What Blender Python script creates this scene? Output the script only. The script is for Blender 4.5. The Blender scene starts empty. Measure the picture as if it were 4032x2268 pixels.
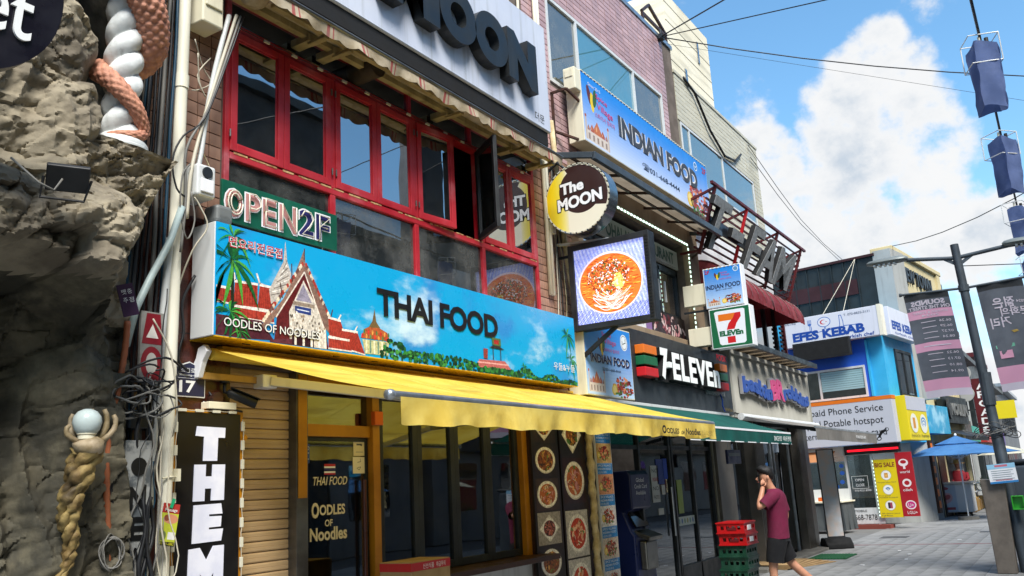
import bpy, bmesh, math, random
from mathutils import Vector, Matrix, noise
V = Vector
rnd = random.Random(11)
sc = bpy.context.scene
col = sc.collection

# ------------------------------------------------------------------ camera
cam_data = bpy.data.cameras.new('camera')
cam = bpy.data.objects.new('camera', cam_data)
col.objects.link(cam)
cam.matrix_world = Matrix(((0.5372192, -0.15986952, -0.82815292, 0.0),
                           (-0.84166709, -0.16528945, -0.51407773, -5.2),
                           (-0.05469958, 0.97320149, -0.22335358, 1.6),
                           (0, 0, 0, 1)))
cam_data.sensor_width = 36.0
cam_data.lens = 36.0 * 3450.0 / 4032.0
cam_data.clip_start = 0.05
cam_data.clip_end = 2000.0
sc.camera = cam

# ------------------------------------------------------------------ sun and sky
SUN = V((-0.42, -0.46, 0.78)).normalized()
world = bpy.data.worlds.new('World')
sc.world = world
world.use_nodes = True
wn = world.node_tree.nodes
wl = world.node_tree.links
wn.clear()
def wnode(t, **k):
    n = wn.new(t)
    for a, b in k.items():
        setattr(n, a, b)
    return n
def wmath(op, a, b=None, c=None, clamp=False):
    n = wnode('ShaderNodeMath', operation=op, use_clamp=clamp)
    for i, x in enumerate((a, b, c)):
        if x is None: continue
        if isinstance(x, (int, float)): n.inputs[i].default_value = x
        else: wl.new(x, n.inputs[i])
    return n.outputs[0]
def wrange(x, a, b, c, d, mode='SMOOTHSTEP'):
    n = wnode('ShaderNodeMapRange', interpolation_type=mode)
    wl.new(x, n.inputs['Value'])
    for k, v in zip(('From Min', 'From Max', 'To Min', 'To Max'), (a, b, c, d)):
        n.inputs[k].default_value = v
    return n.outputs['Result']
sky = wnode('ShaderNodeTexSky', sky_type='NISHITA', sun_disc=False)
sky.sun_elevation = math.asin(SUN.z)
sky.sun_rotation = math.atan2(SUN.x, SUN.y)
sky.air_density = 1.0
sky.dust_density = 0.6
sky.ozone_density = 2.0
tc = wnode('ShaderNodeTexCoord')
DIR = tc.outputs['Generated']
def wnoise(scale, detail, rough, off=(0, 0, 0), stretch=(1, 1, 1)):
    mp = wnode('ShaderNodeMapping')
    mp.inputs['Location'].default_value = off
    mp.inputs['Scale'].default_value = stretch
    wl.new(DIR, mp.inputs['Vector'])
    n = wnode('ShaderNodeTexNoise')
    n.inputs['Scale'].default_value = scale
    n.inputs['Detail'].default_value = detail
    n.inputs['Roughness'].default_value = rough
    wl.new(mp.outputs[0], n.inputs['Vector'])
    return n.outputs['Fac']
def blob(az, el, r0, r1, amp):
    a, e = math.radians(az), math.radians(el)
    d = wnode('ShaderNodeVectorMath', operation='DOT_PRODUCT')
    wl.new(DIR, d.inputs[0])
    d.inputs[1].default_value = (math.cos(a) * math.cos(e), math.sin(a) * math.cos(e), math.sin(e))
    return wrange(d.outputs['Value'], math.cos(math.radians(r1)), math.cos(math.radians(r0)), 0, amp)
sep = wnode('ShaderNodeSeparateXYZ')
wl.new(DIR, sep.inputs[0])
# banks of cumulus low in the sky all the way round, thinning upward, plus towers in and out of view and added overhead cloud
field = wrange(sep.outputs['Z'], 0.02, 0.40, 0.62, 0.06, 'LINEAR')
field = wmath('ADD', field, wrange(sep.outputs['Z'], 0.55, 0.80, 0, 0.20))  # more cloud overhead, out of view, added to raise the ambient light
for b in ((14.6, 18.6, 1.2, 4.2, .62), (13.2, 14.5, 2, 7, .5), (7.4, 20.6, 2.2, 6.0, .70), (6.9, 24.6, .4, 2.8, .5),
          (4.6, 18.6, 1.6, 4.6, .66), (10.0, 16.5, 2, 7, .50), (4.0, 13.5, 1.5, 6.0, .5), (-1.5, 16, 1, 3.5, .4), (-60, 45, 6, 24, .5), (-100, 38, 6, 26, .55), (150, 40, 8, 28, .5)):
    field = wmath('MAXIMUM', field, blob(*b))
n1 = wnoise(9.0, 9.0, 0.58, (3.1, 1.7, 0.4), (1, 1, 1.25))
n2 = wnoise(26.0, 6.0, 0.6, (0.3, 4.2, 2.0))
fld = wmath('ADD', field, wmath('MULTIPLY', wmath('SUBTRACT', n1, 0.5), 1.75))
fld = wmath('ADD', fld, wmath('MULTIPLY', wmath('SUBTRACT', n2, 0.5), 0.40))
mask = wrange(fld, 0.20, 0.52, 0, 1)
thick = wrange(fld, 0.40, 0.95, 0, 1)
shade = wrange(wnoise(12.0, 7.0, 0.6, (3.1, 1.7, 0.33), (1, 1, 1.4)), 0.38, 0.60, 0, 1)
cr = wnode('ShaderNodeMix', data_type='RGBA')
wl.new(wmath('MULTIPLY', shade, thick), cr.inputs['Factor'])
cr.inputs['A'].default_value = (0.98, 0.99, 1.0, 1)
cr.inputs['B'].default_value = (0.56, 0.66, 0.78, 1)
hsv = wnode('ShaderNodeHueSaturation')
hsv.inputs['Saturation'].default_value = 1.08
hsv.inputs['Value'].default_value = 1.0
tint = wnode('ShaderNodeVectorMath', operation='MULTIPLY')
wl.new(sky.outputs[0], tint.inputs[0])
tint.inputs[1].default_value = (0.86, 1.03, 1.0)
wl.new(tint.outputs[0], hsv.inputs['Color'])
SKY_STRENGTH = 0.082
sm = wnode('ShaderNodeMix', data_type='RGBA')
wl.new(mask, sm.inputs['Factor'])
wl.new(hsv.outputs[0], sm.inputs['A'])
cs = wnode('ShaderNodeVectorMath', operation='SCALE')
wl.new(cr.outputs['Result'], cs.inputs[0])
cs.inputs['Scale'].default_value = 0.295 / SKY_STRENGTH
wl.new(cs.outputs[0], sm.inputs['B'])
bg = wnode('ShaderNodeBackground')
bg.inputs['Strength'].default_value = SKY_STRENGTH
wl.new(sm.outputs['Result'], bg.inputs['Color'])
wo = wnode('ShaderNodeOutputWorld')
wl.new(bg.outputs[0], wo.inputs['Surface'])

sl = bpy.data.lights.new('sun', 'SUN')
sl.energy = 2.1
sl.angle = math.radians(24)
sl.color = (1.0, 0.95, 0.88)
so = bpy.data.objects.new('sun', sl)
col.objects.link(so)
so.rotation_euler = SUN.to_track_quat('Z', 'Y').to_euler()
so.location = (-20, -10, 40)

sc.view_settings.view_transform = 'Standard'
sc.view_settings.look = 'None'
sc.view_settings.exposure = 1.7
sc.view_settings.gamma = 1.0
sc.view_settings.use_curve_mapping = False
sc.render.engine = 'CYCLES'
sc.cycles.max_bounces = 5
sc.cycles.transparent_max_bounces = 8
sc.cycles.caustics_reflective = False
sc.cycles.caustics_refractive = False

# ------------------------------------------------------------------ helpers
def lin(h):
    if not isinstance(h, str): return tuple(h)[:3]
    h = h.lstrip('#')
    o = []
    for i in (0, 2, 4):
        c = int(h[i:i + 2], 16) / 255.0
        o.append(c / 12.92 if c < .04045 else ((c + .055) / 1.055) ** 2.4)
    return tuple(o)

MATS = {}
def M(name, color='#808080', rough=.5, metal=0., c2=None, vs=3., vc=(.35, .65), dirt=None, da=.5, ds=(7, 7, .7), dl=(.5, .75), bump=0., bs=30., emit=None, es=1., spec=.5, transl=0., rand=0., attr=False, stretch=(1, 1, 1), ior=1.45, grain=0.):
    if name in MATS: return MATS[name]
    m = bpy.data.materials.new(name)
    m.use_nodes = True
    nt = m.node_tree
    N, L = nt.nodes, nt.links
    b = N['Principled BSDF']
    b.inputs['Roughness'].default_value = rough
    b.inputs['Metallic'].default_value = metal
    b.inputs['Specular IOR Level'].default_value = spec
    b.inputs['IOR'].default_value = ior
    base = lin(color) + (1,)
    b.inputs['Base Color'].default_value = base
    cur = None
    tcn = N.new('ShaderNodeTexCoord')
    def nz(scale, st=(1, 1, 1), det=6, ro=.6):
        mp = N.new('ShaderNodeMapping')
        mp.inputs['Scale'].default_value = st
        L.new(tcn.outputs['Object'], mp.inputs['Vector'])
        t = N.new('ShaderNodeTexNoise')
        t.inputs['Scale'].default_value = scale
        t.inputs['Detail'].default_value = det
        t.inputs['Roughness'].default_value = ro
        L.new(mp.outputs[0], t.inputs['Vector'])
        return t.outputs['Fac']
    def rng(x, a, bb, c=0, d=1):
        r = N.new('ShaderNodeMapRange')
        r.interpolation_type = 'SMOOTHSTEP'
        L.new(x, r.inputs['Value'])
        for k, v in zip(('From Min', 'From Max', 'To Min', 'To Max'), (a, bb, c, d)): r.inputs[k].default_value = v
        return r.outputs['Result']
    def mix(f, a, c):
        x = N.new('ShaderNodeMix'); x.data_type = 'RGBA'
        L.new(f, x.inputs['Factor'])
        for s, val in (('A', a), ('B', c)):
            if isinstance(val, tuple): x.inputs[s].default_value = val
            else: L.new(val, x.inputs[s])
        return x.outputs['Result']
    cur = base
    if attr:
        a = N.new('ShaderNodeVertexColor'); a.layer_name = 'Col'
        cur = a.outputs['Color']
    if c2:
        cur = mix(rng(nz(vs, stretch), *vc), cur, lin(c2) + (1,))
    if rand:
        oi = N.new('ShaderNodeObjectInfo'); ge = N.new('ShaderNodeNewGeometry')
        ad = N.new('ShaderNodeMath'); ad.operation = 'ADD'
        L.new(oi.outputs['Random'], ad.inputs[0]); L.new(ge.outputs['Random Per Island'], ad.inputs[1])
        fr = N.new('ShaderNodeMath'); fr.operation = 'FRACT'; L.new(ad.outputs[0], fr.inputs[0])
        hs = N.new('ShaderNodeHueSaturation')
        L.new(rng(fr.outputs[0], 0, 1, 1 - rand, 1 + rand), hs.inputs['Value'])
        if isinstance(cur, tuple): hs.inputs['Color'].default_value = cur
        else: L.new(cur, hs.inputs['Color'])
        cur = hs.outputs[0]
    if grain:
        h2 = N.new('ShaderNodeHueSaturation'); L.new(rng(nz(42., (1, 1, 1), 5, .75), .3, .7, 1 - grain, 1 + grain), h2.inputs['Value']); L.new(cur, h2.inputs['Color']); cur = h2.outputs[0]
    if dirt:
        cur = mix(rng(nz(1., ds), dl[0], dl[1], 0, da), cur, lin(dirt) + (1,))
    if not isinstance(cur, tuple): L.new(cur, b.inputs['Base Color'])
    if rough > .15 and metal < .5:
        L.new(rng(nz(5., det=3), .3, .7, max(.05, rough - .08), min(1, rough + .1)), b.inputs['Roughness'])
    if bump:
        bn = N.new('ShaderNodeBump')
        bn.inputs['Strength'].default_value = min(1, bump)
        bn.inputs['Distance'].default_value = .01 * max(1, bump)
        L.new(nz(bs, stretch, 8, .65), bn.inputs['Height'])
        L.new(bn.outputs[0], b.inputs['Normal'])
    if emit:
        if emit == 'col': L.new(cur, b.inputs['Emission Color'])
        else: b.inputs['Emission Color'].default_value = lin(emit) + (1,)
        b.inputs['Emission Strength'].default_value = es
    if transl:
        t = N.new('ShaderNodeBsdfTranslucent')
        if isinstance(cur, tuple): t.inputs['Color'].default_value = cur
        else: L.new(cur, t.inputs['Color'])
        ms = N.new('ShaderNodeMixShader'); ms.inputs[0].default_value = transl
        L.new(b.outputs[0], ms.inputs[1]); L.new(t.outputs[0], ms.inputs[2])
        L.new(ms.outputs[0], N['Material Output'].inputs['Surface'])
    MATS[name] = m
    return m

def Mglass(name, tint='#c8d4d4', refl=.12, clear=.8, body='#0a0d0f', dirt=0.):
    # a pane: part see-through, part tinted body, mirror on top that grows at grazing angles
    if name in MATS: return MATS[name]
    m = bpy.data.materials.new(name); m.use_nodes = True
    N, L = m.node_tree.nodes, m.node_tree.links
    N.clear()
    o = N.new('ShaderNodeOutputMaterial')
    tr = N.new('ShaderNodeBsdfTransparent'); tr.inputs[0].default_value = lin(tint) + (1,)
    df = N.new('ShaderNodeBsdfDiffuse'); df.inputs[0].default_value = lin(body) + (1,)
    gl = N.new('ShaderNodeBsdfGlossy'); gl.inputs['Roughness'].default_value = .012; gl.inputs['Color'].default_value = (.92, .96, 1, 1)
    m1 = N.new('ShaderNodeMixShader'); m1.inputs[0].default_value = clear
    L.new(df.outputs[0], m1.inputs[1]); L.new(tr.outputs[0], m1.inputs[2])
    lw = N.new('ShaderNodeLayerWeight'); lw.inputs['Blend'].default_value = .25
    r = N.new('ShaderNodeMapRange'); L.new(lw.outputs['Fresnel'], r.inputs['Value'])
    r.inputs['From Min'].default_value = .02; r.inputs['From Max'].default_value = 1
    r.inputs['To Min'].default_value = refl; r.inputs['To Max'].default_value = 1
    tcn = N.new('ShaderNodeTexCoord'); nz = N.new('ShaderNodeTexNoise'); nz.inputs['Scale'].default_value = 1.3
    L.new(tcn.outputs['Object'], nz.inputs['Vector'])
    bp = N.new('ShaderNodeBump'); bp.inputs['Strength'].default_value = .03; bp.inputs['Distance'].default_value = .05
    L.new(nz.outputs['Fac'], bp.inputs['Height']); L.new(bp.outputs[0], gl.inputs['Normal'])
    m2 = N.new('ShaderNodeMixShader'); L.new(r.outputs[0], m2.inputs[0])
    L.new(m1.outputs[0], m2.inputs[1]); L.new(gl.outputs[0], m2.inputs[2])
    last = m2.outputs[0]
    if dirt:
        d2 = N.new('ShaderNodeBsdfDiffuse'); d2.inputs[0].default_value = (.33, .33, .31, 1)
        n2 = N.new('ShaderNodeTexNoise'); n2.inputs['Scale'].default_value = 2.2; n2.inputs['Detail'].default_value = 8; n2.inputs['Roughness'].default_value = .7
        L.new(tcn.outputs['Object'], n2.inputs['Vector'])
        rr = N.new('ShaderNodeMapRange'); L.new(n2.outputs['Fac'], rr.inputs['Value'])
        rr.inputs['From Min'].default_value = .42; rr.inputs['From Max'].default_value = .75; rr.inputs['To Max'].default_value = dirt
        m3 = N.new('ShaderNodeMixShader'); L.new(rr.outputs[0], m3.inputs[0]); L.new(last, m3.inputs[1]); L.new(d2.outputs[0], m3.inputs[2])
        last = m3.outputs[0]
    L.new(last, o.inputs['Surface'])
    MATS[name] = m
    return m

def par(o, parent):
    if parent is not None:
        o.parent = parent
        if parent.type == 'EMPTY':
            o.matrix_parent_inverse = Matrix.Translation(-parent.location)
        elif parent.get('_w') is not None:
            o.matrix_parent_inverse = Matrix.Translation(-V(parent['_w']))
    return o
def thing(name, label, cat, loc=(0, 0, 0), group=None):
    o = bpy.data.objects.new(name, None)
    o.empty_display_size = .1
    o.location = loc
    col.objects.link(o)
    o['label'] = label; o['category'] = cat
    if group: o['group'] = group
    return o
def tag(o, label, cat, group=None):
    o['label'] = label; o['category'] = cat
    if group: o['group'] = group
    return o
def copy_tree(o, parent=None, loc=None):
    c = o.copy(); col.objects.link(c)
    if parent is not None: c.parent = parent
    if loc is not None: c.location = loc
    for ch in list(o.children): copy_tree(ch, c)
    return c

BOXF = ((0, 3, 2, 1), (4, 5, 6, 7), (0, 1, 5, 4), (1, 2, 6, 5), (2, 3, 7, 6), (3, 0, 4, 7))
class MB:
    def __init__(s): s.v = []; s.f = []; s.m = []; s.mi = 0; s.c = []; s.cc = None
    def add(s, vs, fs):
        k = len(s.v); s.v += [tuple(p) for p in vs]
        for f in fs: s.f.append(tuple(i + k for i in f)); s.m.append(s.mi); s.c.append(s.cc)
        return s
    def box(s, x0, x1, y0, y1, z0, z1):
        return s.add([(x0, y0, z0), (x1, y0, z0), (x1, y1, z0), (x0, y1, z0), (x0, y0, z1), (x1, y0, z1), (x1, y1, z1), (x0, y1, z1)], BOXF)
    def boxm(s, mat, sx, sy, sz):
        P = [mat @ V((a * sx / 2, b * sy / 2, c * sz / 2)) for a, b, c in ((-1, -1, -1), (1, -1, -1), (1, 1, -1), (-1, 1, -1), (-1, -1, 1), (1, -1, 1), (1, 1, 1), (-1, 1, 1))]
        return s.add(P, BOXF)
    def beam(s, a, b, w, h, up=(0, 0, 1)):
        a, b = V(a), V(b); d = b - a; L = d.length; d.normalize(); u = V(up)
        if abs(d.dot(u)) > .99: u = V((1, 0, 0))
        x = d.cross(u).normalized(); z = x.cross(d)
        m = Matrix((x, d, z)).transposed().to_4x4(); m.translation = (a + b) / 2
        return s.boxm(m, w, L, h)
    def frame(s, x0, x1, z0, z1, y0, y1, w):
        s.box(x0, x0 + w, y0, y1, z0, z1); s.box(x1 - w, x1, y0, y1, z0, z1)
        s.box(x0 + w, x1 - w, y0, y1, z0, z0 + w); s.box(x0 + w, x1 - w, y0, y1, z1 - w, z1); return s
    def tube(s, pts, r, n=8, cap=True, closed=False):
        pts = [V(p) for p in pts]; N = len(pts)
        rs = r if isinstance(r, (list, tuple)) else [r] * N
        vs = []; fs = []; prev = None
        for i, p in enumerate(pts):
            a = pts[i - 1] if (i > 0 or closed) else p
            b = pts[(i + 1) % N] if (i < N - 1 or closed) else p
            t = (b - a)
            t = t.normalized() if t.length > 1e-9 else V((0, 0, 1))
            if prev is None:
                q = V((0, 0, 1)) if abs(t.z) < .9 else V((1, 0, 0)); x = t.cross(q).normalized()
            else:
                x = (prev - t * prev.dot(t))
                x = x.normalized() if x.length > 1e-6 else t.orthogonal().normalized()
            prev = x; y = t.cross(x)
            for k in range(n):
                an = 2 * math.pi * k / n; vs.append(p + (x * math.cos(an) + y * math.sin(an)) * rs[i])
        for i in range(N if closed else N - 1):
            j = (i + 1) % N
            for k in range(n): fs.append((i * n + k, i * n + (k + 1) % n, j * n + (k + 1) % n, j * n + k))
        if cap and not closed: fs.append(tuple(reversed(range(n)))); fs.append(tuple(range((N - 1) * n, N * n)))
        return s.add(vs, fs)
    def lathe(s, prof, c=(0, 0, 0), n=20, m=None, sy=1.0):
        c = V(c); vs = []; fs = []
        for r, z in prof:
            for k in range(n):
                a = 2 * math.pi * k / n; p = V((r * math.cos(a), r * math.sin(a) * sy, z))
                vs.append(c + (m @ p if m else p))
        for i in range(len(prof) - 1):
            for k in range(n): fs.append((i * n + k, i * n + (k + 1) % n, (i + 1) * n + (k + 1) % n, (i + 1) * n + k))
        fs.append(tuple(reversed(range(n)))); fs.append(tuple(range((len(prof) - 1) * n, len(prof) * n)))
        return s.add(vs, fs)
    def loft(s, rings, cap=True):
        n = len(rings[0]); vs = [p for r in rings for p in r]; fs = []
        for i in range(len(rings) - 1):
            for k in range(n): fs.append((i * n + k, i * n + (k + 1) % n, (i + 1) * n + (k + 1) % n, (i + 1) * n + k))
        if cap: fs.append(tuple(reversed(range(n)))); fs.append(tuple(range((len(rings) - 1) * n, len(rings) * n)))
        return s.add(vs, fs)
    def prism(s, loop, ext):
        e = V(ext); n = len(loop); P = [V(p) for p in loop]
        vs = P + [p + e for p in P]
        fs = [tuple(range(n)), tuple(reversed(range(n, 2 * n)))] + [(i, i + n, (i + 1) % n + n, (i + 1) % n) for i in range(n)]
        return s.add(vs, fs)
    def grid(s, fn, nu, nv):
        vs = [fn(i / nu, j / nv) for j in range(nv + 1) for i in range(nu + 1)]
        fs = [(j * (nu + 1) + i, j * (nu + 1) + i + 1, (j + 1) * (nu + 1) + i + 1, (j + 1) * (nu + 1) + i) for j in range(nv) for i in range(nu)]
        return s.add(vs, fs)
    def build(s, name, mats, parent=None, smooth=False, bev=0, fix=True, seg=2):
        me = bpy.data.meshes.new(name)
        me.from_pydata(s.v, [], s.f)
        if not isinstance(mats, (list, tuple)): mats = [mats]
        for m in mats: me.materials.append(m)
        if len(mats) > 1: me.polygons.foreach_set('material_index', s.m)
        if any(c is not None for c in s.c):
            ca = me.color_attributes.new('Col', 'FLOAT_COLOR', 'CORNER'); arr = []
            for p, c in zip(me.polygons, s.c):
                arr += list((c or (.5, .5, .5)) + (1.0,)) * p.loop_total
            ca.data.foreach_set('color', arr)
        if fix:
            bm = bmesh.new(); bm.from_mesh(me); bmesh.ops.recalc_face_normals(bm, faces=bm.faces); bm.to_mesh(me); bm.free()
        if smooth is True: me.polygons.foreach_set('use_smooth', [True] * len(me.polygons))
        elif smooth: me.shade_smooth() if False else me.polygons.foreach_set('use_smooth', [True] * len(me.polygons)); 
        o = bpy.data.objects.new(name, me); col.objects.link(o)
        if smooth and smooth is not True:
            try: me.set_sharp_from_angle(angle=math.radians(smooth))
            except Exception: pass
        if bev:
            b = o.modifiers.new('bevel', 'BEVEL'); b.width = bev; b.segments = seg; b.limit_method = 'ANGLE'; b.angle_limit = math.radians(40)
        return par(o, parent)

# printed artwork: flat coloured shapes lying on a sign's face
class Art:
    def __init__(s, O, u, v, off=.0012, step=.000006, lim=None):
        s.O = V(O); s.u = V(u); s.v = V(v); s.n = s.u.cross(s.v); s.k = off; s.step = step; s.mb = MB(); s.lim = lim
    def p(s, a, b):
        if s.lim: a = min(max(a, 0), s.lim[0]); b = min(max(b, 0), s.lim[1])
        return s.O + s.u * a + s.v * b + s.n * s.k
    def poly(s, pts, c, up=True):
        s.mb.cc = lin(c); s.mb.add([s.p(*q) for q in pts], [tuple(range(len(pts)))]); s.k += s.step if up else 0; return s
    def rect(s, x0, y0, x1, y1, c): return s.poly([(x0, y0), (x1, y0), (x1, y1), (x0, y1)], c)
    def ell(s, x, y, rx, ry, c, n=18, rot=0, up=True):
        cr, sr = math.cos(rot), math.sin(rot)
        return s.poly([(x + rx * math.cos(t) * cr - ry * math.sin(t) * sr, y + rx * math.cos(t) * sr + ry * math.sin(t) * cr) for t in (2 * math.pi * i / n for i in range(n))], c, up)
    def line(s, pts, w, c):
        for a, b in zip(pts[:-1], pts[1:]):
            d = V((b[0] - a[0], b[1] - a[1]));
            if d.length < 1e-6: continue
            d.normalize(); q = V((-d.y, d.x)) * (w / 2); e = d * (w * .2)
            s.poly([(a[0] - q.x - e.x, a[1] - q.y - e.y), (b[0] - q.x + e.x, b[1] - q.y + e.y), (b[0] + q.x + e.x, b[1] + q.y + e.y), (a[0] + q.x - e.x, a[1] + q.y - e.y)], c, False)
        s.k += s.step; return s
    def build(s, name, parent, mat=None): return s.mb.build(name, mat or MATS['print'], parent, fix=False)

FONT_CACHE = {}
TXT = bpy.data.scenes.new('lettering_scratch')       # emptied and removed at the end
def glyphs(txt, bold, ext, shear, res, sp=1.0):
    key = (txt, bold, ext > 0, shear, res, sp)
    if key in FONT_CACHE: return FONT_CACHE[key]
    cu = bpy.data.curves.new('lettering', 'FONT')
    cu.body = txt; cu.size = 1; cu.resolution_u = res; cu.offset = bold; cu.shear = shear
    cu.extrude = .5 if ext > 0 else 0; cu.space_character = sp
    cu.align_x = 'CENTER'
    ob = bpy.data.objects.new('lettering', cu)
    TXT.collection.objects.link(ob)
    TXT.view_layers[0].update(); dg = TXT.view_layers[0].depsgraph
    me = bpy.data.meshes.new_from_object(ob.evaluated_get(dg))
    vs = [tuple(v.co) for v in me.vertices]; fs = [tuple(p.vertices) for p in me.polygons]
    bpy.data.objects.remove(ob); bpy.data.curves.remove(cu); bpy.data.meshes.remove(me)
    xs = [v[0] for v in vs] or [0, 1]; ys = [v[1] for v in vs] or [0, 1]
    FONT_CACHE[key] = (vs, fs, min(xs), max(xs), min(ys), max(ys))
    return FONT_CACHE[key]
def text(txt, O, u, v, w, h, mat, parent, ext=.0, bold=0., shear=0., res=3, off=.004, name='lettering', mirror=False, fn=None, sp=1.0):
    """lettering fitted into the box w x h whose lower left corner is O; u, v its right and up"""
    vs, fs, x0, x1, y0, y1 = glyphs(txt, bold, ext, shear, res, sp)
    O, u, v = V(O), V(u).normalized(), V(v).normalized(); n = u.cross(v)
    mb = MB(); P = []
    for a, b, c in vs:
        fx = (a - x0) / (x1 - x0) * w; fy = (b - y0) / (y1 - y0) * h
        if mirror: fx = w - fx
        if fn: fx, fy = fn(fx, fy)
        P.append(O + u * fx + v * fy + n * (off + (c + .5) * ext))
    mb.add(P, fs)
    return mb.build(name, mat, parent, fix=False)
FX, FZ = V((1, 0, 0)), V((0, 0, 1))      # a sign on the facade (faces the street, -Y)
BX = V((0, -1, 0))                      # right-hand direction on a blade sign that faces -X

def wall_holes(mb, x0, x1, z0, z1, y0, y1, holes):
    xs = sorted({x0, x1, *[h[0] for h in holes], *[h[1] for h in holes]}); zs = sorted({z0, z1, *[h[2] for h in holes], *[h[3] for h in holes]})
    xs = [x for x in xs if x0 <= x <= x1]; zs = [z for z in zs if z0 <= z <= z1]
    for i in range(len(xs) - 1):
        run = None
        for j in range(len(zs) - 1):
            cx, cz = (xs[i] + xs[i + 1]) / 2, (zs[j] + zs[j + 1]) / 2
            solid = not any(h[0] < cx < h[1] and h[2] < cz < h[3] for h in holes)
            if solid: run = (run[0], zs[j + 1]) if run else (zs[j], zs[j + 1])
            if (not solid or j == len(zs) - 2) and run:
                mb.box(xs[i], xs[i + 1], y0, y1, run[0], run[1]); run = None
    return mb

def tiles(parent, rects, holes, tw, th, gap, y, mat, near, name='tile', limit=300, depth=.012):
    P = []
    for x0, x1, z0, z1 in rects:
        nx = max(1, round((x1 - x0) / tw)); nz = max(1, round((z1 - z0) / th)); w = (x1 - x0) / nx; h = (z1 - z0) / nz
        for i in range(nx):
            for j in range(nz):
                cx, cz = x0 + w * (i + .5), z0 + h * (j + .5)
                if any(a - w * .4 < cx < b + w * .4 and c - h * .4 < cz < d + h * .4 for a, b, c, d in holes): continue
                P.append((cx, cz))
    P.sort(key=lambda p: (V((p[0], y, p[1])) - V(near)).length)
    me = None
    for k, (cx, cz) in enumerate(P[:limit]):
        if me is None:
            m = MB().box(-tw / 2 + gap / 2, tw / 2 - gap / 2, -depth, .002, -th / 2 + gap / 2, th / 2 - gap / 2)
            o = m.build(name, mat); me = o.data
        else:
            o = bpy.data.objects.new(name, me); col.objects.link(o)
        o.location = (cx, y + rnd.uniform(-.0015, .0015), cz)
        o.rotation_euler = (rnd.uniform(-.006, .006), 0, rnd.uniform(-.004, .004))
        par(o, parent)
    if len(P) > limit:
        m = MB()
        for cx, cz in P[limit:]:
            yy = y + rnd.uniform(-.0015, .0015)
            m.box(cx - tw / 2 + gap / 2, cx + tw / 2 - gap / 2, yy - depth, y + .002, cz - th / 2 + gap / 2, cz + th / 2 - gap / 2)
        o = m.build(name + '_field', mat, parent, fix=False); o['kind'] = 'stuff'

def wiggle(a, b, n, amp, sag=0., r=rnd):
    a, b = V(a), V(b); out = []
    ph = [r.uniform(0, 6.28) for _ in range(6)]
    for i in range(n + 1):
        t = i / n; e = math.sin(math.pi * t) ** .5 if 0 < t < 1 else 0
        out.append(a.lerp(b, t) + V((math.sin(t * 9 + ph[0]) + .5 * math.sin(t * 21 + ph[1]), math.sin(t * 8 + ph[2]) * .6, math.sin(t * 11 + ph[3]) * .4)) * amp * e + V((0, 0, -sag * 4 * t * (1 - t))))
    return out
# ------------------------------------------------------------------ materials
M('print', rough=.42, attr=True, dirt='#8a8a86', da=.25, ds=(3, 3, .6), dl=(.55, .8))
M('print_photo', rough=.42, attr=True, grain=.38, dirt='#8a8a86', da=.2, ds=(3, 3, .6), dl=(.55, .8))
M('screen', '#000000', rough=.3, attr=True, emit='col', es=.22)
M('tile_tan', '#a58573', .38, c2='#8c6a58', vs=1.4, rand=.17, dirt='#5c4a3f', da=.55, ds=(5, 5, .5), dl=(.5, .72))
M('tile_mauve', '#bd9fa0', .36, c2='#ad8e90', vs=.9, rand=.12, dirt='#857072', da=.35, ds=(4, 4, .5), dl=(.52, .75))
M('tile_beige', '#c9c5b2', .45, c2='#b9b49f', vs=.8, rand=.06, dirt='#86826f', da=.4, ds=(2.2, 2.2, .35), dl=(.52, .75))
M('grout', '#6f645c', .9, c2='#5c524b', vs=4, bump=.2, bs=60)
M('grout_pale', '#8f8a7c', .9, c2='#7d786b', vs=3)
M('granite', '#4a221c', .28, c2='#36160f', vs=9, vc=(.4, .6), dirt='#6b564e', da=.3, ds=(4, 4, 1.2))
M('stucco', '#94826c', .85, c2='#826f59', vs=2, bump=.2, bs=50, dirt='#5d5142', da=.4)
M('red_paint', '#9c1420', .42, c2='#b3323c', vs=1.6, dirt='#cf98a2', da=.7, ds=(1.3, 1.3, 1.5), dl=(.50, .78), bump=.15, bs=40)
M('bare_wood', '#c9a678', .8, c2='#8b5f3c', vs=20)
M('dark', '#17181a', .5, c2='#242629', vs=4)
M('dark_soft', '#0f1012', .8)
M('dark_metal', '#22262a', .42, .3, c2='#2e3338', vs=3)
M('steel_blue', '#3c444b', .45, .25, c2='#485058', vs=3, dirt='#5e666a', da=.4)
M('alu', '#b9bec2', .32, .85, c2='#9ca2a6', vs=6)
M('brushed', '#7f7f7c', .38, .8, c2='#5f5f5e', vs=3)
M('alu_white', '#d3d6d6', .4, .1, dirt='#8d8f8c', da=.4)
M('moon_white', '#c9cfdc', .35, c2='#bfc6d6', vs=1.2, dirt='#939797', da=.55, ds=(9, 9, .35), dl=(.5, .72))
M('white', '#e4e6ea', .45, dirt='#a9aaa6', da=.25)
M('white_letter', '#dcdfee', .45, c2='#ccd0e4', vs=5)
M('ivory', '#d9d4bd', .45, dirt='#8f8768', da=.45, ds=(5, 5, 1.0))
M('cream_pipe', '#e6e3d2', .38, dirt='#a49a78', da=.4, ds=(5, 5, .5), dl=(.5, .8))
M('grey_pipe', '#bcc0bf', .4, dirt='#83807a', da=.5, ds=(6, 6, .8))
M('pale_conduit', '#9fb0b0', .5, c2='#8a9a9a', vs=8, dirt='#6c6f6b', da=.5)
M('cable', '#141518', .48, c2='#1f2125', vs=5)
M('cable_teal', '#123a50', .4)
M('cable_grey', '#6d6c68', .55, dirt='#3c3a37', da=.5)
M('cable_white', '#b9b3a2', .55, dirt='#6e6656', da=.5)
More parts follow.
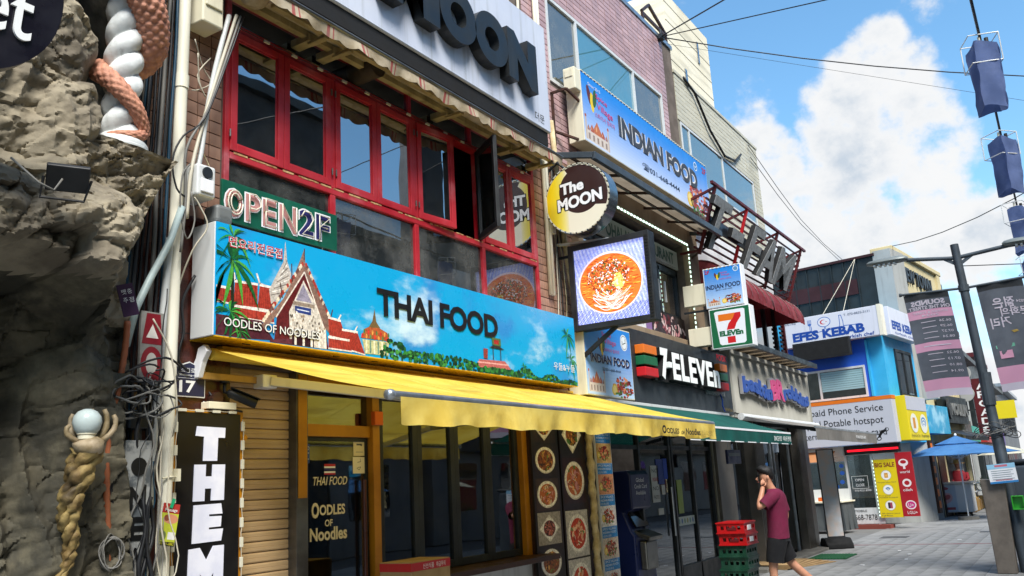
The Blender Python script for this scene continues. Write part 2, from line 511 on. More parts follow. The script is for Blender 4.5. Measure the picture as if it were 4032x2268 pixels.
M('orange_conduit', '#a4613f', .55, c2='#8b4e31', vs=6, dirt='#5d3a27', da=.4)
M('lagging', '#cdbf9c', .8, c2='#a8966f', vs=9, bump=.6, bs=22, dirt='#75664a', da=.6)
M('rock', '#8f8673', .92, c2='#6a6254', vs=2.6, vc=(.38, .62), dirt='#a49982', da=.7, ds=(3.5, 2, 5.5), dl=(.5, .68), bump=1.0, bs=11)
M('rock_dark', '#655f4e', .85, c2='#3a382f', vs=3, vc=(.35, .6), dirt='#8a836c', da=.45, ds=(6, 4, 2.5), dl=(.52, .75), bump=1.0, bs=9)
M('column_white', '#d2d5d4', .55, c2='#bfc4c4', vs=6, dirt='#4a4c46', da=.8, ds=(7, 7, 3.5), dl=(.60, .74), bump=.4, bs=26)
M('snake', '#c48a70', .6, c2='#a5705a', vs=11, dirt='#c08a70', da=.5, ds=(9, 9, 9), bump=.9, bs=24)
M('gold', '#94804f', .6, .12, c2='#6b5631', vs=9, dirt='#2c2417', da=.75, ds=(9, 9, 6), dl=(.48, .68), bump=.7, bs=30)
M('gold_pale', '#a3937a', .6, .08, c2='#7b6b4a', vs=10, dirt='#4a3f2c', da=.5, ds=(9, 9, 9), bump=.4, bs=40)
M('globe', '#b6c3c2', .25, c2='#a5b3b2', vs=5, dirt='#848a84', da=.4)
M('yellow_fabric', '#f6dc62', .75, c2='#eccb48', vs=2, dirt='#a8862a', da=.6, ds=(1.2, 4, 1.2), dl=(.5, .74), transl=.38, bump=.4, bs=9)
M('yellow_valance', '#f0d872', .75, c2='#e0c255', vs=3, dirt='#8f7630', da=.65, ds=(2.4, 2.4, 2.4), dl=(.46, .74), transl=.3, bump=.4, bs=12)
M('yellow_alu_and_bounce', '#d9ad1c', .3, c2='#cda016', vs=2, dirt='#7c661c', da=.45, ds=(2, 2, 2))
M('ochre', '#b47a17', .4, c2='#9a6511', vs=2, dirt='#6a4a17', da=.5, ds=(3, 3, .7))
M('green_fabric', '#0c5a52', .75, c2='#0a4f49', vs=2, dirt='#1c6a62', da=.4, transl=.25)
M('grey_fabric', '#8d8a85', .8, c2='#7c7974', vs=2, transl=.2)
M('stripe_beige', '#b0a48e', .85, c2='#8f8168', vs=5, dirt='#71634c', da=.6, transl=.04, bump=.3)
M('stripe_red', '#9b4a46', .85, c2='#83605a', vs=5, transl=.04)
M('awning_metal', '#a89a72', .5, .2, c2='#857852', vs=4, dirt='#564a2e', da=.6)
M('shutter', '#c2a680', .5, c2='#b39670', vs=1.2, dirt='#6e5a3e', da=.5, ds=(1.5, 1.5, 8), dl=(.5, .75))
M('wood_dark', '#3a2015', .45, c2='#2a160e', vs=7, stretch=(1, 6, 6))
M('neon_green', '#0c4a38', .35, c2='#0f5a45', vs=3, dirt='#2d6a58', da=.4)
M('neon_pink', '#b98683', .6, c2='#a77571', vs=8)
M('neon_blue', '#1f1f5e', .5, c2='#17174a', vs=6)
M('neon_tube', '#d8d3c2', .25, dirt='#8b7a50', da=.6, ds=(12, 12, 12))
M('letter_black', '#17191b', .38, c2='#202325', vs=5, dirt='#3d4143', da=.35)
M('letter_flat', '#0e0f10', .5)
M('letter_navy', '#1a2450', .5)
M('letter_white', '#e2e4e4', .5)
M('letter_red', '#b3182c', .5)
M('letter_pink', '#c4487c', .5)
M('letter_blue', '#15459c', .5)
M('letter_cream', '#dbcfae', .6)
M('white_lit', '#e8ecec', .5, emit='#eef4f4', es=.03)
M('orange', '#c85a14', .45)
M('orange_sq', '#d8701e', .4)
M('seven_green', '#14603c', .45)
M('seven_red', '#c01a20', .45)
M('concrete', '#77756f', .9, c2='#63615c', vs=2, bump=.3, bs=30)
M('corrugated', '#a9a8a0', .5, c2='#9c9b92', vs=1, dirt='#6f6d62', da=.4, ds=(5, 5, .5))
M('pillar_bronze', '#6a6660', .4, .5, c2='#5a5650', vs=2)
M('maroon', '#571016', .5, c2='#48090f', vs=3)
M('maroon_fabric', '#741a22', .7, c2='#8a3b40', vs=3, dirt='#9c5c5c', da=.5, ds=(2, 2, 2), transl=.18)
M('letter_grey', '#939595', .5, .0, c2='#7c7e7e', vs=14, vc=(.45, .6))
M('kebab_white', '#d3d7e4', .4, dirt='#a0a19d', da=.3)
M('bright_blue', '#3cb0e2', .45, c2='#34a6d8', vs=2, dirt='#3c9ac0', da=.4)
M('deep_blue', '#2258c4', .5)
M('metal_clad', '#272c2d', .42, .4, c2='#31383a', vs=1.5)
M('metal_clad_red', '#3c1f20', .42, .4, c2='#47282a', vs=1.5)
M('cream_wall', '#cfc29a', .75, c2='#c2b48a', vs=.8, dirt='#8a7d5c', da=.5, ds=(2.5, 2.5, .4))
M('grey_wall', '#6c6e70', .8, c2='#5e6062', vs=.8, dirt='#45474a', da=.4)
M('pale_wall', '#a7a9a6', .8, c2='#989a97', vs=.6, dirt='#73746f', da=.4)
M('brick_dark', '#2e3236', .8, c2='#24282b', vs=2)
M('paver', '#868787', .85, c2='#797a7a', vs=1.2, rand=.035, dirt='#5a5b5c', da=.7, ds=(.7, .9, 1.2), dl=(.48, .70), bump=.3, bs=35)
M('paver_joint', '#6e6f6f', .95, c2='#646565', vs=4)
M('asphalt', '#4f5052', .9, c2='#434446', vs=3, bump=.3, bs=60)
M('rubber', '#101113', .8)
M('plastic_red', '#b00f14', .35, c2='#a00c11', vs=5, dirt='#6e1012', da=.4)
M('plastic_green', '#0e3b2a', .4, c2='#0b3023', vs=5, dirt='#35574a', da=.4)
M('bin_green', '#2f9c2a', .4)
M('cardboard', '#a58a63', .85, c2='#957a55', vs=4, dirt='#6f5a3d', da=.4)
M('mat_green', '#14502f', .95, bump=.8, bs=90)
M('tarp_grey', '#4b5052', .7, c2='#43484a', vs=3, bump=.3, bs=9)
M('parasol_blue', '#5088c4', .75, c2='#477cb8', vs=2, transl=.35)
M('lantern_blue', '#6c7fae', .8, c2='#5c6f9c', vs=4, transl=.5)
M('banner_dark', '#4d525b', .75, c2='#5c626c', vs=2, transl=.25)
M('banner_pink', '#cc96b0', .75, transl=.25)
M('banner_pale', '#c3bcc9', .75, transl=.25)
M('skin', '#b8866b', .55, c2='#a8745a', vs=8)
M('hair', '#0d0b0b', .55, bump=.6, bs=90)
M('shirt_maroon', '#681036', .85, c2='#5a0c2e', vs=4, bump=1.5, bs=7)
M('shorts_black', '#090a0f', .9)
M('shoe', '#1a1a1c', .6)
M('straw', '#a9854a', .9, bump=.5, bs=60)
M('shirt_red', '#7d1420', .8)
M('leaf', '#2f4a22', .8, c2='#3f5c2c', vs=7)
M('bulb', '#ffb060', .3, emit='#ffb050', es=3.)
M('led_red', '#300000', .4, emit='#ff1020', es=.9)
M('led_white', '#c9cdcd', .35)
M('led_module', '#c6c4b4', .35)
M('warm_fabric', '#c98a5c', .7, transl=.4)
M('plank', '#7a6a55', .8, c2='#665845', vs=5)
Mglass('pane_dark', '#7d8a8c', .42, .55, '#0b0f10', dirt=.06)
Mglass('pane_lower', '#7d8a8c', .11, .40, '#2a2e2e', dirt=.30)
Mglass('pane_shop', '#b9c3c2', .19, .86, '#0a0c0d', dirt=.03)
Mglass('pane_blue', '#7fa9b5', .25, .12, '#4f8a9c', dirt=.12)
Mglass('pane_grey', '#9aa09c', .22, .12, '#55584f', dirt=.3)
Mglass('pane_pale', '#9fb0ac', .28, .1, '#5f726c', dirt=.1)
m_ = MATS
def dish(a, cx, cy, rx, ry, kind=0, plate=True, seed=0, square=False):
    r = random.Random(seed + 5)
    pal = [['#8a4a1c', '#c07a34', '#5c2a12', '#d9a352', '#6f8a3a', '#3d2412'],
           ['#b5612a', '#e0a46a', '#d9d2b8', '#4f7a34', '#8a3a1e', '#c98a8a'],
           ['#c9401a', '#e07a2c', '#f0c8a0', '#5c8a3c', '#f2e2c8', '#96260f'],
           ['#5a2a22', '#8a3c2c', '#c4776a', '#3f5c2a', '#2c1712', '#a35a3c'],
           ['#b02a1a', '#d9502a', '#7a1a12', '#e0a040', '#5c7a2c', '#4a120c']][kind % 5]
    if plate:
        if square: a.poly([(cx - rx, cy), (cx, cy - ry), (cx + rx, cy), (cx, cy + ry)], '#d8d3cc'); a.poly([(cx - rx * .86, cy), (cx, cy - ry * .86), (cx + rx * .86, cy), (cx, cy + ry * .86)], '#efece6')
        else: a.ell(cx, cy, rx, ry, '#cfc9c0', 26); a.ell(cx, cy + ry * .03, rx * .95, ry * .94, '#ebe6dc', 26)
    q = .58 if square else .78
    a.ell(cx, cy, rx * q, ry * q, pal[0], 22)
    for i in range(46):
        t = r.uniform(0, 6.283); d = math.sqrt(r.random()) * q * .92
        x, y = cx + rx * d * math.cos(t), cy + ry * d * math.sin(t)
        c = r.choice(pal)
        if r.random() < .5:
            L = r.uniform(.2, .5); an = r.uniform(0, 3.14); k = r.uniform(-1, 1)
            pts = [(x + rx * L * (s - .5) * math.cos(an + k * (s - .5)), y + ry * L * (s - .5) * math.sin(an + k * (s - .5))) for s in (0, .33, .66, 1)]
            pts = [(px, py) if ((px - cx) / rx) ** 2 + ((py - cy) / ry) ** 2 < q * q else (x, y) for px, py in pts]
            a.line(pts, rx * .05, c)
        else: a.ell(x, y, rx * r.uniform(.05, .16), ry * r.uniform(.05, .14), c, 7, an if i > 3 and False else r.uniform(0, 3))
def palm(a, x, y, R, seed, n=9, trunk=None):
    r = random.Random(seed)
    if trunk: a.line([(x, y), (x + .01, trunk)], R * .09, '#1f2a18')
    for i in range(n):
        t = i / n * 6.283 + r.uniform(-.2, .2); L = R * r.uniform(.75, 1.1)
        p = [(x + L * s * math.cos(t), y + L * s * math.sin(t) - L * .45 * s * s) for s in (0, .25, .5, .75, 1)]
        w = L * .16
        top = [(q[0] + w * math.sin(math.pi * min(.97, k / 4 + .05)) * -math.sin(t), q[1] + w * math.sin(math.pi * min(.97, k / 4 + .05)) * abs(math.cos(t)) * .6) for k, q in enumerate(p)]
        a.poly(p + top[::-1][1:-1], r.choice(['#14602a', '#2a8a35', '#0d4a26', '#4a9a3a', '#185c2c']))
def taj(a, x, y, w, h):
    a.rect(x, y, x + w, y + h * .35, '#cfc3b8')
    for k in range(5): a.rect(x + w * (.08 + .19 * k), y + h * .05, x + w * (.16 + .19 * k), y + h * .26, '#8f7d72')
    for cx, cw, ch, c in ((.5, .30, .38, '#b96a3c'), (.26, .16, .22, '#a8563a'), (.74, .16, .22, '#a8563a'), (.1, .1, .16, '#9a6a56'), (.9, .1, .16, '#9a6a56')):
        b = y + h * .35
        a.poly([(x + w * (cx - cw / 2), b), (x + w * (cx + cw / 2), b), (x + w * (cx + cw * .55), b + h * ch * .45), (x + w * (cx + cw * .3), b + h * ch * .8), (x + w * cx, b + h * ch * 1.25), (x + w * (cx - cw * .3), b + h * ch * .8), (x + w * (cx - cw * .55), b + h * ch * .45)], c)
        a.ell(x + w * (cx - cw * .15), b + h * ch * .5, w * cw * .1, h * ch * .25, '#dca070', 8)
    for cx in (.0, 1.): a.rect(x + w * cx - w * .03, y, x + w * cx + w * .03, y + h * .8, '#bfae9f'); a.ell(x + w * cx, y + h * .82, w * .045, h * .06, '#a8563a', 8)
def chilli(a, x, y, s):
    for dx, c, r in ((-.5, '#5a1a1a', .5), (0, '#e0c020', .1), (.5, '#2f5a24', -.4)):
        a.ell(x + dx * s * .7, y + (-.25 if dx == 0 else .1) * s, s * .24, s * .62, c, 14, r * .6)
# ------------------------------------------------------------------ ground
g = MB().box(-300, 600, -300, 300, -.5, -.03).build('ground', m_['asphalt']); g['kind'] = 'structure'
pv = MB().box(-6, 90, -9.5, 3.0, -.03, -.014).build('pavement', m_['paver_joint']); pv['kind'] = 'structure'
PL_ = []
for i in range(int(30 / .6)):
    for j in range(int(9.2 / .3)):
        x = 10.5 + i * .6 + (.3 if j % 2 else 0); y = -9.3 + j * .3
        PL_.append((x, y))
PL_.sort(key=lambda p: (abs(p[0] - 17.5) * .5 + abs(p[1] + 2.4)))
pm = MB().box(-.298, .298, -.148, .148, -.02, 0)
po = pm.build('paving_slab', m_['paver'], bev=.004, seg=1); pme = po.data
for k, (x, y) in enumerate(PL_[:300]):
    o = po if k == 0 else bpy.data.objects.new('paving_slab', pme)
    if k: col.objects.link(o)
    o.location = (x, y, rnd.uniform(-.0025, .0025)); o.rotation_euler = (rnd.uniform(-.003, .003), rnd.uniform(-.002, .002), rnd.uniform(-.004, .004)); par(o, pv)
pf = MB()
for x, y in PL_[300:]:
    z = rnd.uniform(-.0025, .0025); pf.box(x - .298, x + .298, y - .148, y + .148, -.02, z)
x = 40.5
while x < 88:
    for j in range(15): pf.box(x, x + .99, -9.3 + j * .6, -8.71 + j * .6, -.02, rnd.uniform(-.003, .002))
    x += 1.0
for i in range(16):
    for j in range(30): pf.box(.9 + i * .6, 1.492 + i * .6, -9.3 + j * .3, -9.008 + j * .3, -.02, rnd.uniform(-.0025, .0025))
pf = pf.build('paving_slab_field', m_['paver'], pv, fix=False); pf['kind'] = 'stuff'
rl = MB().box(20.68, 20.76, -9, -.6, -.01, .0055).build('red_paving_line', M('red_line', '#7c4146', .8, c2='#7a6a6a', vs=3), pv)

MB().box(24.0, 24.25, -4.4, -2.9, -.01, .006).build('drain_grate', m_['dark_metal'], pv)
MB().box(22.6, 23.2, -1.5, -.9, -.01, .006).build('repair_patch', m_['asphalt'], pv)
# ------------------------------------------------------------------ main tiled building
bt = thing('tiled_building', 'tan and mauve tiled building with red framed windows beside the rock facade', 'building', (8.6, 0, 0))
H_win = (4.24, 8.98, 3.56, 5.64); H_shop = (4.33, 8.50, 0, 2.62); H_bay = (10.0, 14.0, 3.82, 5.52); H_top = (9.62, 13.76, 6.93, 8.28); H_711 = (10.62, 14.45, 0, 2.55)
w = MB(); wall_holes(w, 3.3, 14.45, 0, 9.42, 0, .25, [H_win, H_shop, H_bay, H_top, H_711])
w.box(3.3, 3.55, .25, 9, 0, 9.42); w.box(14.2, 14.45, .25, 9, 0, 9.42); w.box(3.3, 14.45, 8.75, 9, 0, 9.42)
w.build('wall', m_['grout'], bt)
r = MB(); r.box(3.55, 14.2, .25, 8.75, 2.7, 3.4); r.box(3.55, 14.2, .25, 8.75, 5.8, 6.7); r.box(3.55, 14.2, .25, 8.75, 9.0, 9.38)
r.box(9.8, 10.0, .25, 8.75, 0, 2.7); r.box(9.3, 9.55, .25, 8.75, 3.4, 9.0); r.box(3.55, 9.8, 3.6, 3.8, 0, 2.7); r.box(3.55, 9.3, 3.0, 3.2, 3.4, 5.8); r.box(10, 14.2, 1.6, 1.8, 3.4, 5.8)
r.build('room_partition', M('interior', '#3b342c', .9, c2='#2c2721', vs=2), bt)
MB().box(3.24, 14.47, -.03, .3, 9.42, 9.50).build('roof_coping', m_['alu'], bt)
near = (4, -3, 2)
tiles(bt, [(3.55, 4.22, 3.67, 6.2), (9.0, 9.98, 2.62, 5.82), (4.22, 9.0, 5.66, 5.82)], [], .112, .102, .010, 0, m_['tile_tan'], (5, -5, 4), 'tile')
tiles(bt, [(8.98, 14.0, 5.82, 9.42)], [H_top, (10.2, 13.8, 5.82, 6.05)], .215, .082, .012, 0, m_['tile_mauve'], (10, -5, 7), 'long_tile')
MB().box(3.33, 4.33, -.035, 0.0, 0, 3.66).box(4.31, 4.335, 0, .3, 0, 2.62).build('granite_pillar', m_['granite'], bt, bev=.004)
s = MB(); s.box(3.33, 4.33, -.037, -.034, 2.795, 2.80); s.build('granite_joint', m_['dark'], bt)
s = MB(); s.box(8.50, 9.98, -.03, 0, 0, 2.62); s.build('shop_pier', m_['wood_dark'], bt)
s = MB(); s.box(14.0, 14.45, -.12, 0.0, 3.7, 5.9); s.box(9.95, 14.0, -.12, 0, 5.52, 5.88); s.box(9.95, 14.0, -.10, 0, 3.66, 3.82); s.box(9.92, 10.06, -.12, 0, 3.7, 5.52)
s.build('stucco_surround', m_['stucco'], bt, bev=.01)
# upper aluminium window with a blue pane and curtains
wf = MB(); wf.frame(9.64, 13.74, 6.95, 8.26, -.02, .06, .05)
for x in (10.52, 12.52): wf.box(x - .025, x + .025, -.02, .05, 7.0, 8.21)
wf = wf.build('window_frame', m_['alu_white'], bt)
for x0, x1, mt in ((9.69, 10.495, 'pane_grey'), (10.545, 12.495, 'pane_blue'), (12.545, 13.69, 'pane_grey')):
    MB().box(x0, x1, .01, .02, 7.0, 8.21).build('pane', m_[mt], wf)
def curtain(mb, x0, x1, z0, z1, y):
    n = int((x1 - x0) / .03)
    return mb.grid(lambda a, b: (x0 + (x1 - x0) * a, y + .02 * math.sin(a * n * 1.1) + .01 * math.sin(a * n * .37 + b), z0 + (z1 - z0) * b), n, 3)
for x0, x1 in ((9.7, 10.5), (12.55, 13.7)): curtain(MB(), x0, x1, 6.98, 8.2, .12).build('curtain', M('curtain', '#77766c', .9, c2='#66655c', vs=3), wf)
# red window bay
RP = m_['red_paint']
wb = MB(); wb.frame(4.24, 8.98, 3.56, 5.64, -.03, .08, .05)
wb.box(4.29, 8.93, -.035, .07, 4.215, 4.275); wb.box(4.29, 8.93, -.03, .07, 5.325, 5.385)
for x in (5.425, 6.605, 7.785): wb.box(x - .032, x + .032, -.032, .07, 3.61, 4.215); wb.box(x - .032, x + .032, -.032, .07, 4.275, 5.325)
for x in (6.55, 7.62): wb.box(x - .025, x + .025, -.028, .07, 5.385, 5.59)
wb = wb.build('window_frame', RP, bt, bev=.006)
wd = MB()
for i in range(60):
    x = rnd.uniform(4.3, 8.9); L = rnd.uniform(.02, .16); wd.box(x, min(8.92, x + L), -.0375 - rnd.uniform(0, .001), -.03, 4.262 + rnd.uniform(0, .008), 4.277 + rnd.uniform(0, .003))
wd.build('peeling_edge', m_['bare_wood'], wb)['kind'] = 'stuff'
def sash(x0, x1, z0, z1, hinge=None, ang=0, edge=None):
    T = Matrix.Translation((hinge, -.035, 0)) @ Matrix.Rotation(ang, 4, 'Z') @ Matrix.Translation((-hinge, .035, 0)) if hinge is not None else Matrix()
    f = MB().frame(x0, x1, z0, z1, -.045, .0, .062)
    f.frame(x0 + .062, x1 - .062, z0 + .062, z1 - .062, -.03, -.01, .016)
    f.v = [tuple(T @ V(p)) for p in f.v]; f.build('sash', edge or RP, wb, bev=.005)
    p = MB().box(x0 + .06, x1 - .06, -.024, -.018, z0 + .06, z1 - .06); p.v = [tuple(T @ V(q)) for q in p.v]; p.build('pane', m_['pane_dark'], wb)
for x0, x1 in ((4.285, 4.835), (4.84, 5.393), (5.457, 6.01), (6.015, 6.573)): sash(x0, x1, 4.285, 5.315)
sash(6.637, 7.195, 4.285, 5.315, 6.637, -.10)
sash(7.19, 7.735, 4.285, 5.315, 7.735, math.radians(56), m_['dark'])
for x0, x1 in ((7.817, 8.37), (8.375, 8.925)): sash(x0, x1, 4.285, 5.315)
for x in (4.275, 5.40, 5.45, 6.58, 6.63): 
    for z in (4.42, 5.18): MB().tube([(x, -.05, z - .03), (x, -.05, z + .03)], .008, 6).build('hinge', m_['brushed'], wb)
for x0, x1 in ((4.29, 5.393), (5.457, 6.573), (6.637, 7.753), (7.817, 8.93)): MB().box(x0, x1, .0, .006, 3.61, 4.215).build('pane', m_['pane_lower'], wb)
for x0, x1 in ((4.29, 6.525), (6.575, 7.595), (7.645, 8.93)): MB().box(x0, x1, .0, .006, 5.385, 5.59).build('pane', m_['pane_dark'], wb)
# string of unlit fairy bulbs and the exhaust duct over the sashes
t = thing('light_string', 'thin wire of small led modules draped over the red sashes', 'light string', (4.3, -.05, 5.33))
MB().tube([(4.28 + i * .0775, -.06 - .006 * (i % 3), 5.345 - .012 * abs(math.sin(i * .9))) for i in range(60)], .004, 5).build('wire', m_['cable'], t)
for i in range(0, 60, 4): MB().box(4.28 + i * .0775, 4.34 + i * .0775, -.074, -.06, 5.325, 5.345).build('led_module', m_['led_module'], t)
d = MB(); d.tube([(5.75, .05, 5.50), (5.75, -.30, 5.50)], .105, 20, cap=False); d.tube([(5.75, -.30, 5.50), (5.75, .0, 5.50)], .095, 20, cap=True)
tag(d.build('exhaust_duct', M('duct', '#4a4034', .6, .4, c2='#332b22', vs=6, dirt='#1a1510', da=.7), None, smooth=30), 'round rusty exhaust duct poking out above the second red sash', 'duct')

# ------------------------------------------------------------------ noodle shop front (parts of the building)
sh = MB().box(4.335, 5.04, .13, .16, 0, 2.62).build('shutter', m_['shutter'], bt)
for k in range(34):
    z = .02 + k * .0765
    q = MB(); ring = []
    prof = [(.128, 0), (.113, .004), (.110, .012), (.110, .034), (.1125, .036), (.110, .038), (.110, .060), (.113, .070), (.128, .0735)]
    q.add([(x, y, z + dz) for x in (4.335, 5.04) for y, dz in prof], [(i, i + 1, i + 10, i + 9) for i in range(8)])
    q.build('slat', m_['shutter'], sh)
MB().box(5.04, 5.165, .02, .17, 0, 2.62).build('steel_post', m_['brushed'], bt, bev=.004)
MB().box(5.052, 5.150, .012, .02, 1.62, 2.60).build('door_post', m_['ochre'], bt, bev=.004)
s = MB(); s.box(5.95, 6.04, .02, .17, 0, 2.62); s.box(5.165, 5.95, .05, .15, 2.11, 2.21); s.box(5.165, 8.5, .05, .15, 2.53, 2.62); s.box(8.40, 8.50, .0, .15, .86, 2.53)
s.build('yellow_frame', m_['ochre'], bt, bev=.004)
MB().box(5.165, 5.95, .09, .098, 2.21, 2.53).build('transom_pane', m_['pane_shop'], bt)
dr = MB(); dr.frame(5.17, 5.945, .02, 2.105, .08, .12, .03); dr = dr.build('door', m_['dark_metal'], bt)
MB().box(5.2, 5.915, .095, .103, .05, 2.075).build('pane', m_['pane_shop'], dr)
MB().tube([(5.86, .05, .75), (5.86, .05, 1.75)], .018, 10).build('handle', M('handle_wood', '#4a2418', .35), dr)
a = Art((5.165, .094, 0), FX, FZ)
for k, c in enumerate(['#b01a2a', '#e6e6e6', '#23235c', '#e6e6e6', '#b01a2a']): a.rect(.255, 1.80 + .014 * k + (.006 if k > 1 else 0) + (.006 if k > 2 else 0), .385, 1.814 + .014 * k + (.012 if k > 1 else 0) + (.006 if k > 2 else 0), c)
a.build('flag_sticker', dr); a = Art((5.165, .094, 0), FX, FZ)
a.poly([(.005, 1.90), (.045, 1.875), (.088, 1.90), (.088, 2.05), (.005, 2.05)], '#13408f'); a.rect(.015, 1.925, .078, 1.932, '#dfe6f0'); a.line([(.012, 1.965), (.04, 1.968), (.08, 1.978)], .006, '#dfe6f0')
a.build('badge_sticker', dr); a = Art((5.165, .094, 0), FX, FZ)
a.rect(.61, 1.955, .755, 2.10, '#d9cda4'); a.rect(.65, 2.045, .71, 2.06, '#555'+'555'); a.ell(.71, 2.05, .012, .012, '#444444', 10); a.rect(.64, 1.985, .73, 1.99, '#777777')
a.build('notice_sticker', dr); a = Art((5.165, .094, 0), FX, FZ)
a.rect(.60, 1.805, .75, 1.945, '#e4dcc0'); a.line([(.66, 1.90), (.70, 1.905), (.695, 1.93)], .005, '#555555'); a.line([(.65, 1.85), (.68, 1.835), (.70, 1.86), (.66, 1.855)], .005, '#555555')
a.build('notice_sticker', dr)
LC = m_['letter_cream']
text('ISCO', (5.172, .094, 2.0), FX, FZ, .075, .03, m_['letter_white'], dr)
text('THAI FOOD', (5.29, .094, 1.715), FX, FZ, .40, .07, LC, dr, bold=.01, shear=.25)
text('O', (5.27, .094, 1.455), FX, FZ, .085, .125, LC, dr, bold=.04)
text('ODLES', (5.36, .094, 1.475), FX, FZ, .30, .085, LC, dr, bold=.03)
text('OF', (5.42, .094, 1.385), FX, FZ, .09, .055, LC, dr, bold=.02)
text('Noodles', (5.25, .094, 1.275), FX, FZ, .43, .105, LC, dr, bold=.03)
tag(MB().box(5.925, 6.035, -.03, .02, 2.215, 2.335).build('alarm_box', m_['orange'], None, bev=.006), 'small orange box fixed to the yellow door post', 'alarm box')
# folding glass doors
for i, (x0, x1) in enumerate(((6.06, 6.62), (6.62, 7.21), (7.21, 7.80), (7.80, 8.40))):
    f = MB().frame(x0, x1, .9, 2.53, .06, .12, .07); f = f.build('folding_door', m_['dark_metal'], bt, bev=.004)
    MB().box(x0 + .07, x1 - .07, .086, .094, .97, 2.46).build('pane', m_['pane_shop'], f)
MB().box(6.04, 8.5, .02, .2, 0, .84).build('counter_wall', m_['alu_white'], bt)
MB().box(6.04, 8.62, -.28, .2, .84, .895).build('counter', m_['wood_dark'], bt, bev=.006)
# a few lit bulbs, tables and a dark room inside
for x, y, z in ((7.16, .80, 1.86), (7.42, .90, 1.76), (8.3, 1.9, 1.9)):
    t = thing('pendant_bulb', 'lit %s pendant bulb hanging inside the noodle shop' % {7.16: 'upper left', 7.42: 'lower middle', 8.3: 'rear'}[x], 'lamp', (x, y, z), 'pendant bulbs in the noodle shop')
    MB().tube([(x, y, z + .04), (x, y, 2.7)], .003, 5).build('cord', m_['cable'], t)
    MB().lathe([(.008, -.06), (.03, -.035), (.034, 0), (.016, .035), (.014, .05)], (x, y, z), 12).build('bulb', m_['bulb'], t, smooth=True)
bl = bpy.data.lights.new('pendant_light', 'POINT'); bl.energy = 3; bl.color = (1, .72, .4); bl.shadow_soft_size = .04
blo = bpy.data.objects.new('pendant_light', bl); col.objects.link(blo); blo.location = (7.3, 1.0, 1.65); par(blo, t)
for x, y in ((6.6, 1.6), (7.8, 1.4)):
    t = thing('dining_table', 'dark wooden dining table %s inside the noodle shop' % ('near the door' if x < 7 else 'by the far folding pane'), 'table', (x, y, 0), 'tables in the noodle shop')
    MB().box(x - .4, x + .4, y - .35, y + .35, .70, .74).build('table_top', m_['wood_dark'], t, bev=.005)
    for sx in (-.35, .35):
        for sy in (-.3, .3): MB().box(x + sx - .025, x + sx + .025, y + sy - .025, y + sy + .025, 0, .70).build('leg', m_['dark_metal'], t)
# menu boards
mbd = thing('menu_board', 'narrow menu board of square dish photos beside the yellow post', 'menu board', (8.78, -.05, .3), 'menu boards on the shop pier')
MB().box(8.50, 9.10, -.06, -.03, .2, 2.55).build('panel', M('menu_black', '#1a1310', .4), mbd)
a = Art((8.5, -.06, 0), FX, FZ)
for k, z in enumerate((2.27, 1.90, 1.52, 1.15, .78, .42)):
    a.rect(.04, z - .175, .55, z + .175, ['#2a1c17', '#231814', '#3a2a20', '#9a938a', '#201815', '#55483c'][k]); dish(a, .29, z, .225, .15, [0, 0, 1, 3, 0, 2][k], True, k, k in (0, 3))
a.build('dish_photo', mbd, m_['print_photo'])
mbd = thing('menu_board', 'wide menu board of large noodle bowl photos beside the wrapped pipe', 'menu board', (9.42, -.05, .3), 'menu boards on the shop pier')
MB().box(9.14, 9.74, -.06, -.03, .2, 2.55).build('panel', m_['menu_black'], mbd)
a = Art((9.14, -.06, 0), FX, FZ)
for k, z in enumerate((2.20, 1.66, 1.05, .50)):
    a.rect(.03, z - .265, .57, z + .265, ['#1f1916', '#2b1512', '#b9b4ac', '#c3beb6'][k]); dish(a, .31, z, .245, .225, [0, 1, 2, 2][k], True, k + 40, k == 0)
    for j in range(5): a.ell(.31 + rnd.uniform(-.12, .12), z + rnd.uniform(-.1, .1), .04, .026, ['#4f7a34', '#c98a8a', '#e8b08a', '#e8b08a'][k], 8, rnd.uniform(0, 3))
a.build('dish_photo', mbd, m_['print_photo'])
# ------------------------------------------------------------------ THAI FOOD sign box
t = thing('shop_sign', 'long THAI FOOD light box sign with temple picture above the yellow awning', 'sign', (6.6, -.15, 2.75))
MB().box(3.955, 9.27, -.292, -.05, 2.75, 3.575).build('cabinet', m_['alu_white'], t, bev=.006)
MB().box(3.965, 9.262, -.3, -.04, 2.742, 2.752).build('underside', m_['yellow_alu_and_bounce'], t)  # yellow here is bounce from the awning, put into the sheet's colour
for i in range(11): MB().box(4.3 + i * .47, 4.37 + i * .47, -.2, -.19, 2.736, 2.743).build('vent_slot', m_['dark'], t)
S = 5.30
MB().box(3.962, 3.962 + S, -.3, -.291, 2.752, 3.573).build('face_panel', M('thai_sky', '#0f9ed8', .3, c2='#2a86cc', vs=1.3, vc=(.52, .68), dirt='#cfe8f4', da=.9, ds=(.9, .9, 1.8), dl=(.55, .74)), t)
a = Art((3.962, -.3, 2.752), FX, FZ, lim=(5.30, .82))
r5 = random.Random(5)
RED = '#a2382a'
def roof(p, c=RED, n=9):
    a.poly(p, c)
    b0, t0, t1, b1 = p[0], p[1], p[2], p[3]
    for i in range(1, n):
        f = i / n; a.line([(b0[0] + (b1[0] - b0[0]) * f, b0[1] + (b1[1] - b0[1]) * f), (t0[0] + (t1[0] - t0[0]) * f, t0[1] + (t1[1] - t0[1]) * f)], .005, '#7c2418')
    a.line([t0, t1], .018, '#e4dcd8'); a.line([b0, b1], .012, '#d8cfcc')
